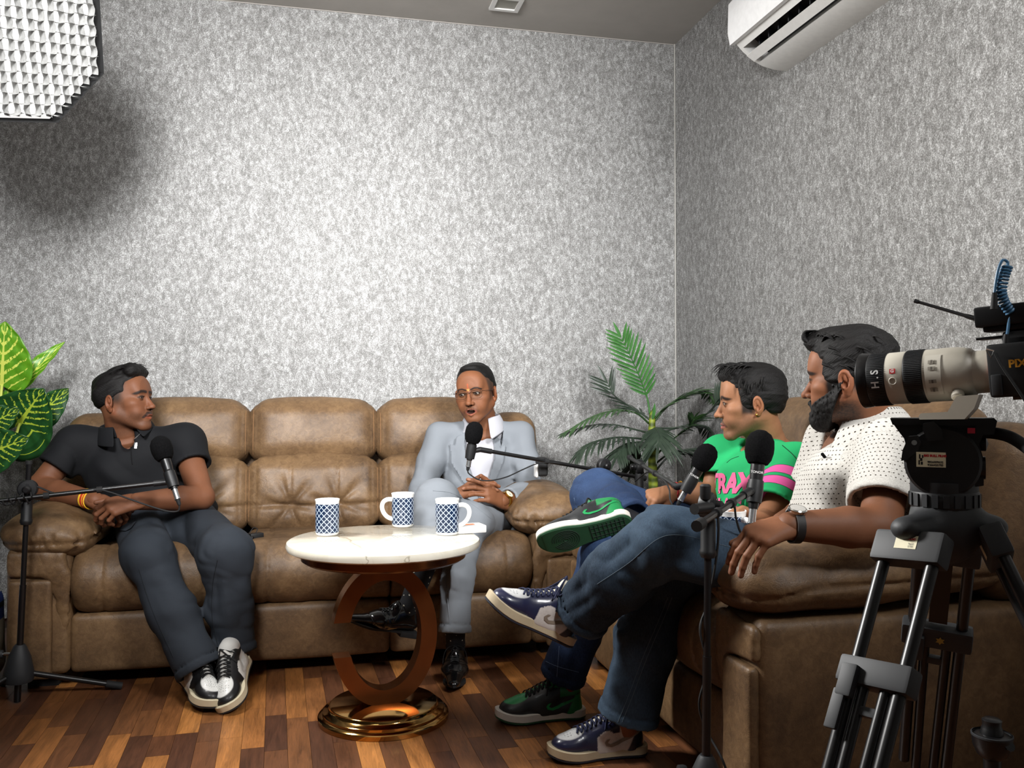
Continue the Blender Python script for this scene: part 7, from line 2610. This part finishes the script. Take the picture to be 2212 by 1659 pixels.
# ================================================================== the man in the white knit shirt
def person_d():
    t = person('bearded man in white perforated knit shirt sitting nearest the camera', (1.35, 2.1))
    skin = srgb(136, 88, 61); sk = np.array(skin[:3])
    c = P(1834, 816, 2.31); M = facing(c, -106, -2, 0)
    neckb = P(1872, 922, 2.35)
    o = dict(skin=sk, scale=1.04, jaw=1.0, face=1.03, moustache=1.0, beard=1.0, fade=.9, fade_z=-.05, neck=.062, sideburn=1.0, gaze=(-.1, 1, 0), nose=.9, brow=.0055, lip=np.array(srgb(120, 70, 60)[:3]))
    pieces = [make_head(o, c, M, neckb, t)]
    # beard volume
    Mi = np.array(M).T
    s = head_shape(o, (Mi @ (np.array(neckb) - np.array(c))) / 1.04)
    def grow(X, Y, Z, D):
        dep = -(Z + .014 + .62 * Y)
        return -.0008 - .0046 * sstep(.0, .028, dep) - .004 * sstep(.03, .075, Y - .2 * (Z + .06)) * sstep(-.07, -.10, Z) + .0022 * vnoise(X * 330, Y * 330, Z * 140, 2)
    s.warp(grow)
    def region(X, Y, Z):
        cheek = Z + .014 + .62 * Y
        burn = np.maximum(np.maximum(np.maximum(Y - .026, .006 - Y), Z - .035), np.maximum(.054 - np.abs(X), np.abs(X) - .074))
        d = np.minimum(cheek, burn)
        d = np.maximum(d, -(Y + .002 + .5 * (Z + .03)))          # stop in front of the ear
        d = np.maximum(d, -(Z + .142 - .25 * (.06 - Y)))                 # under the jaw
        m = np.sqrt((X / .026)**2 + ((Z + .0765) / .0085)**2) - 1
        d = np.maximum(d, -m * .008 * (Y > .05) - 9 * (Y <= .05))
        return d
    s.ops.append((region, None, None, .004, 'i'))
    s.chain([(-.029, .080, -.084), (-.015, .0945, -.0625), (0, .098, -.060), (.015, .0945, -.0625), (.029, .080, -.084)], [.0045, .007, .006, .007, .0045], .004, .003)
    V, Q = s.solve()
    pack([(xform(V, M, c, 1.04), Q, {'strand': np.stack([V[:, 0], V[:, 1], V[:, 2]], 1)})], 'beard', M_HAIR, t, ('strand',))
    rg = random.Random(9)
    locks = []
    for i in range(46):
        a = rg.uniform(-1, 1); b = rg.random()
        p0 = Vector((a * .060, .075 - b * .15, .086 + .020 * (1 - a * a) - .03 * max(0, b - .5)))
        l_ = rg.uniform(.02, .038)
        sw = rg.choice((-1, 1))
        locks.append(([p0, p0 + Vector((sw * .010, -l_ * .35, .014)), p0 + Vector((sw * .020, -l_ * .8, .010)), p0 + Vector((sw * .014, -l_ * 1.2, -.006))], rg.uniform(.005, .008)))
    for i in range(24):
        a = rg.uniform(-1, 1)
        p0 = Vector((a * .045, .078, .088))
        locks.append(([p0, p0 + Vector((a * .01, .018, .016)), p0 + Vector((a * .012, .012, .034)), p0 + Vector((a * .01, -.014, .036))], rg.uniform(.008, .012)))
    for i in range(16):
        sx = rg.choice((-1, 1)); p0 = Vector((sx * .076, rg.uniform(-.07, .045), .06 + rg.uniform(-.03, .03)))
        locks.append(([p0, p0 + Vector((sx * .006, -.014, -.006)), p0 + Vector((sx * .004, -.034, -.020))], .007))
    make_hair(o, c, M, t,
              [((0, -.018, .062), (.081, .106, .068)), ((0, -.06, .015), (.079, .062, .082)), ((0, .045, .098), (.052, .050, .030)), ((-.03, .080, .095), (.03, .084, .098), .020, .020), ((0, -.01, .110), (.06, .07, .022)),
               ((-.068, .0, .02), (.014, .045, .055)), ((.068, .0, .02), (.014, .045, .055))],
              [((0, .128, -.03), (.09, .064, .094), .006), ((.09, .036, -.060), (.028, .055, .064), .008), ((-.09, .036, -.060), (.028, .055, .064), .008), ((0, -.055, -.098), (.11, .09, .055), .012)],
              locks, comb=(.2, -.9, .3), amp=.003)
    shL, shR = P(1925, 975, 2.16), P(1800, 955, 2.46)
    elL, wrL = P(1900, 1140, 2.02), P(1706, 1136, 1.985)
    elR, wrR = P(1745, 1110, 2.50), P(1690, 1130, 2.38)
    up = (neckb - P(1820, 1150, 2.32)).normalized()
    def arms(s):
        s.chain([shL, elL, elL.lerp(wrL, .35), wrL], [.052, .047, .046, .032], .02, .012)
        s.chain([shR, elR, elR.lerp(wrR, .35), wrR], [.050, .044, .042, .030], .02, .012)
        s.ell(neckb + Vector((-.03, .0, -.085)), (.09, .10, .09), .04)
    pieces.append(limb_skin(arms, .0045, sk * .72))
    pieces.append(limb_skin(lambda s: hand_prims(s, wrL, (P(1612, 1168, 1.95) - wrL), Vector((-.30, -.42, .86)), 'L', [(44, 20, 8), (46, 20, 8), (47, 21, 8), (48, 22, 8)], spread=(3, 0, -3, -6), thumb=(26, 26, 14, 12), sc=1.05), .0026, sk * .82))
    pieces.append(limb_skin(lambda s: hand_prims(s, wrR, (P(1620, 1150, 2.30) - wrR), Vector((-.3, -.3, .9)), 'R', sc=1.0), .0034, sk))
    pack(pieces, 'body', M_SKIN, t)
    # shirt with a knitted pattern of small holes
    sl_end = shL.lerp(elL, .74); dL = (elL - shL).normalized()
    kn = NT('white_open_knit')
    pv = kn.sep(kn.attr('knit', 'Vector'))
    row = kn.math('DIVIDE', pv[1], .0125); r_i = kn.math('FLOOR', row)
    colu = kn.math('ADD', kn.math('DIVIDE', pv[0], .0115), kn.math('MULTIPLY', kn.math('MODULO', r_i, 2.0), .5))
    fx = kn.math('SUBTRACT', kn.math('FRACT', colu), .5); fy = kn.math('SUBTRACT', kn.math('FRACT', row), .5)
    d2 = kn.math('SQRT', kn.math('ADD', kn.math('MULTIPLY', fx, fx), kn.math('MULTIPLY', kn.math('MULTIPLY', fy, fy), 1.9)))
    hole = kn.math('MULTIPLY', kn.math('LESS_THAN', d2, .175), kn.math('GREATER_THAN', pv[2], .5))
    n = kn.noise(kn.coord(), 320, 2)
    kn.to(kn.mix(hole, kn.ramp(n, [(.3, srgb(186, 183, 176)), (.7, srgb(212, 209, 203))]), srgb(64, 56, 48)), 'Base Color')
    kn.b.inputs['Roughness'].default_value = .9; kn.b.inputs['Specular IOR Level'].default_value = .15
    kn.bump(kn.math('SUBTRACT', n, kn.math('MULTIPLY', hole, 2.0)), .5, .0012)
    s = SDF(.006)
    chest = P(1845, 1035, 2.32); hip = P(1815, 1160, 2.32)
    Mt = frame(facing(chest, -78).col[1], up)
    s.ell(chest - up * .02, (.180, .126, .125), .04, M=np.array(Mt))
    s.ell(chest.lerp(hip, .6), (.172, .140, .15), .06, M=np.array(Mt))
    s.ell(hip + Mt @ Vector((0, .02, -.01)), (.18, .15, .09), .06, M=np.array(Mt))
    s.cap(neckb - up * .050, shR, .050, .058, .04); s.cap(neckb - up * .050, shL, .052, .064, .04)
    s.chain([shL, sl_end], [.078, .084], .05)
    sRe = shR.lerp(elR, .6); dR = (elR - shR).normalized(); s.chain([shR, sRe], [.074, .078], .05)
    for cc, rr, d, a, sd in ((chest + Mt @ Vector((-.05, .1, -.05)), .24, Mt @ Vector((.4, 0, -1)), .009, 1), (hip + Mt @ Vector((-.1, .08, .06)), .2, Mt @ Vector((1, 0, .5)), .010, 2), (shL.lerp(sl_end, .6), .16, dL.cross(Mt.col[1]), .005, 3), (shL + Mt @ Vector((.06, .05, -.06)), .14, Mt @ Vector((-.5, 0, 1)), .009, 4)):
        q, lo, hi = near(cc, rr, folds(d, 3.5, 14, a, sd)); s.warp(q, lo, hi)
    s.chop(sl_end, dL, .115, .12); s.chop(sl_end - dL * .05, dL, .070, .09)
    s.chop(sRe, dR, .10, .1); s.chop(sRe - dR * .04, dR, .064, .09)
    s.cap(neckb - up * .03, neckb + up * .12, .068, .090, .008, 's')
    s.cap(neckb + Mt @ Vector((0, .07, .03)), neckb + Mt @ Vector((0, .11, -.10)), .055, .012, .006, 's')
    def knit(V):
        q = V - np.array(chest)
        x, y, z = q @ np.array(Mt.col[0]), q @ np.array(Mt.col[1]), q @ np.array(Mt.col[2])
        out = np.stack([np.arctan2(x, y + .03) * .155, z, np.ones(len(V))], 1)
        ab = np.array(sl_end - shL); w = V - np.array(shL); L = np.linalg.norm(ab); ab = ab / L
        a = w @ ab; rv = w - a[:, None] * ab; rad = np.linalg.norm(rv, axis=1)
        e1 = np.cross(ab, np.array(Mt.col[1])); e1 /= np.linalg.norm(e1); e2 = np.cross(ab, e1)
        m = (rad < .115) & (a > .01) & (x < -.125)
        out[m, 0] = (np.arctan2(rv @ e2, rv @ e1) * .084)[m]; out[m, 1] = a[m]
        out[m, 2] = np.where(a[m] > L - .022, 0, 1)
        return out
    sh = s.build('knit_shirt', kn.m, t, attrs={'knit': knit})
    col = collar(sh, kn.m, neckb + up * .006, frame(Mt.col[1], up), r=.080, h=.046, drop=.074, spread=.08, gap=38, lean=.026, point=.040)
    sk_ = Skin(sh)
    for i in range(3):
        p = neckb + Mt @ Vector((.002, .3, -.12 - i * .085))
        h = sk_.t.ray_cast(p, -Mt.col[1], .5)
        if h[0] is not None: MB().lathe([(0, 0), (.006, 0), (.006, .0015), (0, .002)], h[0], Mt.col[1], 14).build('button', M_CERAM, sh)
    h = sk_.t.ray_cast(P(1782, 988, 2.0), (P(1782, 988, 2.4) - P(1782, 988, 2.0)).normalized(), 1.0)
    if h[0] is not None:
        dd = Vector((-.6, -.3, .5)).normalized()
        MB().tube([h[0] - dd * .004, h[0] + dd * .016], .0042, 10).build('lapel_microphone', M_FOAM, sh)
    # watch
    ax = (wrL - elL).normalized(); cw = elL.lerp(wrL, .95)
    strap = plain('black_leather_strap', srgb(26, 22, 22), .6)
    band(cw, ax, .0365, .020, .003, 'watch_strap', strap, t, 40)
    fv = Vector((-.15, -.30, .95)); fv = (fv - ax * fv.dot(ax)).normalized()
    wc = MB().lathe([(0, 0), (.0200, 0), (.0212, .002), (.0212, .008), (.0190, .0102), (.0178, .0098), (0, .0096)], cw + fv * .0355, fv, 36).build('watch_case', M_CHROME, t)
    MB().lathe([(0, .0101), (.0172, .0101), (.0172, .0096)], cw + fv * .0355, fv, 32).build('watch_dial', plain('silver_dial', srgb(196, 194, 188), .2), wc)
    # jeans
    den = mat_denim('dark_washed_denim', srgb(18, 26, 38), srgb(64, 82, 100))
    legL = [P(1800, 1252, 2.2), P(1440, 1166, 2.2), P(1340, 1240, 2.30), P(1254, 1322, 2.40)]
    legR = [P(1800, 1215, 2.42), P(1452, 1210, 2.42), P(1398, 1380, 2.45), P(1356, 1545, 2.47)]
    def fade(V):
        d0, _ = seg_dist(V, legL[0], legL[1]); 
        e = np.exp(-(np.linalg.norm(V - np.array(legL[1]), axis=1) / .16)**2) * .8
        hem = np.maximum(np.exp(-(((V - np.array(legL[-1])) @ np.array((legL[-1] - legL[-2]).normalized())) / .012)**2) * (np.linalg.norm(V - np.array(legL[-1]), axis=1) < .12),
                         np.exp(-(((V - np.array(legR[-1])) @ np.array((legR[-1] - legR[-2]).normalized())) / .012)**2) * (np.linalg.norm(V - np.array(legR[-1]), axis=1) < .12))
        return e + hem * .7 + .35 * sstep(.5, .2, V[:, 2])
    tr_ = trousers(t, den, [(legL, [.088, .080, .082, .086]), (legR, [.100, .082, .082, .088])], (P(1815, 1200, 2.36), (.17, .17, .09)), (), wr=.014, seed=21, fadefn=fade, seat_k=.03)
    thr = plain('faded_denim_thread', srgb(74, 88, 100), .85)
    skj = Skin(tr_)
    for dx in (0, 9):
        stitch(skj, [P(1452 - dx, 1290, 2.2), P(1432 - dx, 1340, 2.2), P(1398 - dx, 1420, 2.2), P(1368 - dx, 1500, 2.2), P(1344 - dx, 1560, 2.2)], thr, tr_, 'seam', .0009, .0003)
    stitch(skj, [P(1290, 1262, 2.1), P(1360, 1215, 2.1), P(1420, 1165, 2.1), P(1470, 1156, 2.1), P(1540, 1172, 2.1), P(1600, 1188, 2.1)], thr, tr_, 'seam', .0008, .0003)
    # shoes
    D_ = dict(mat=mat_shoe('glossy_shoe_leather', .28, .3), side=srgb(206, 198, 192), guard=srgb(36, 38, 66), toe=srgb(208, 208, 208), stay=srgb(34, 37, 64), tongue=srgb(220, 214, 196), heel=srgb(26, 30, 48), collar=srgb(196, 188, 178),
              lining=srgb(40, 42, 60), midsole=plain('aged_cream_midsole', srgb(196, 180, 150), .6), outsole=plain('navy_outsole', srgb(30, 33, 46), .7), lace=plain('navy_laces', srgb(26, 32, 62), .85), perf=srgb(90, 90, 92),
              flash=plain('taupe_flash', srgb(138, 124, 110), .4), nlace=7)
    hR, tR = PZ(1396, 1626, .0), PZ(1186, 1642, .0)
    shoe(t, hR + Vector((0, 0, .002)), tR + Vector((0, 0, .002)), Vector((0, 0, 1)), D_)
    y = (tR - hR).normalized()
    s = SDF(.005); s.chain([legR[-1] + Vector((0, 0, .06)), hR + y * .058 + Vector((0, 0, .06))], [.040, .034], .01)
    V, Q = s.solve(); pack([(V, Q, {'Col': np.tile(sk, (len(V), 1))})], 'ankle', M_SKIN, t)
    D2 = dict(D_); D2['high'] = .035; D2['collar'] = srgb(24, 26, 40)
    hL, tL = P(1232, 1396, 2.42), P(1046, 1308, 2.33)
    upL = Vector((.30, -.10, .95))
    shoe(t, hL, tL, upL, D2)
    y = (tL - hL).normalized(); z = (upL - y * upL.dot(y)).normalized()
    s = SDF(.005); s.chain([legL[-1] - (legL[-1] - legL[-2]).normalized() * .06, hL + y * .058 + z * .12, hL + y * .06 + z * .07], [.045, .034, .032], .01)
    s.build('sock', mat_cloth('white_sock', srgb(196, 190, 180), 260), t)
    return t
person_d()
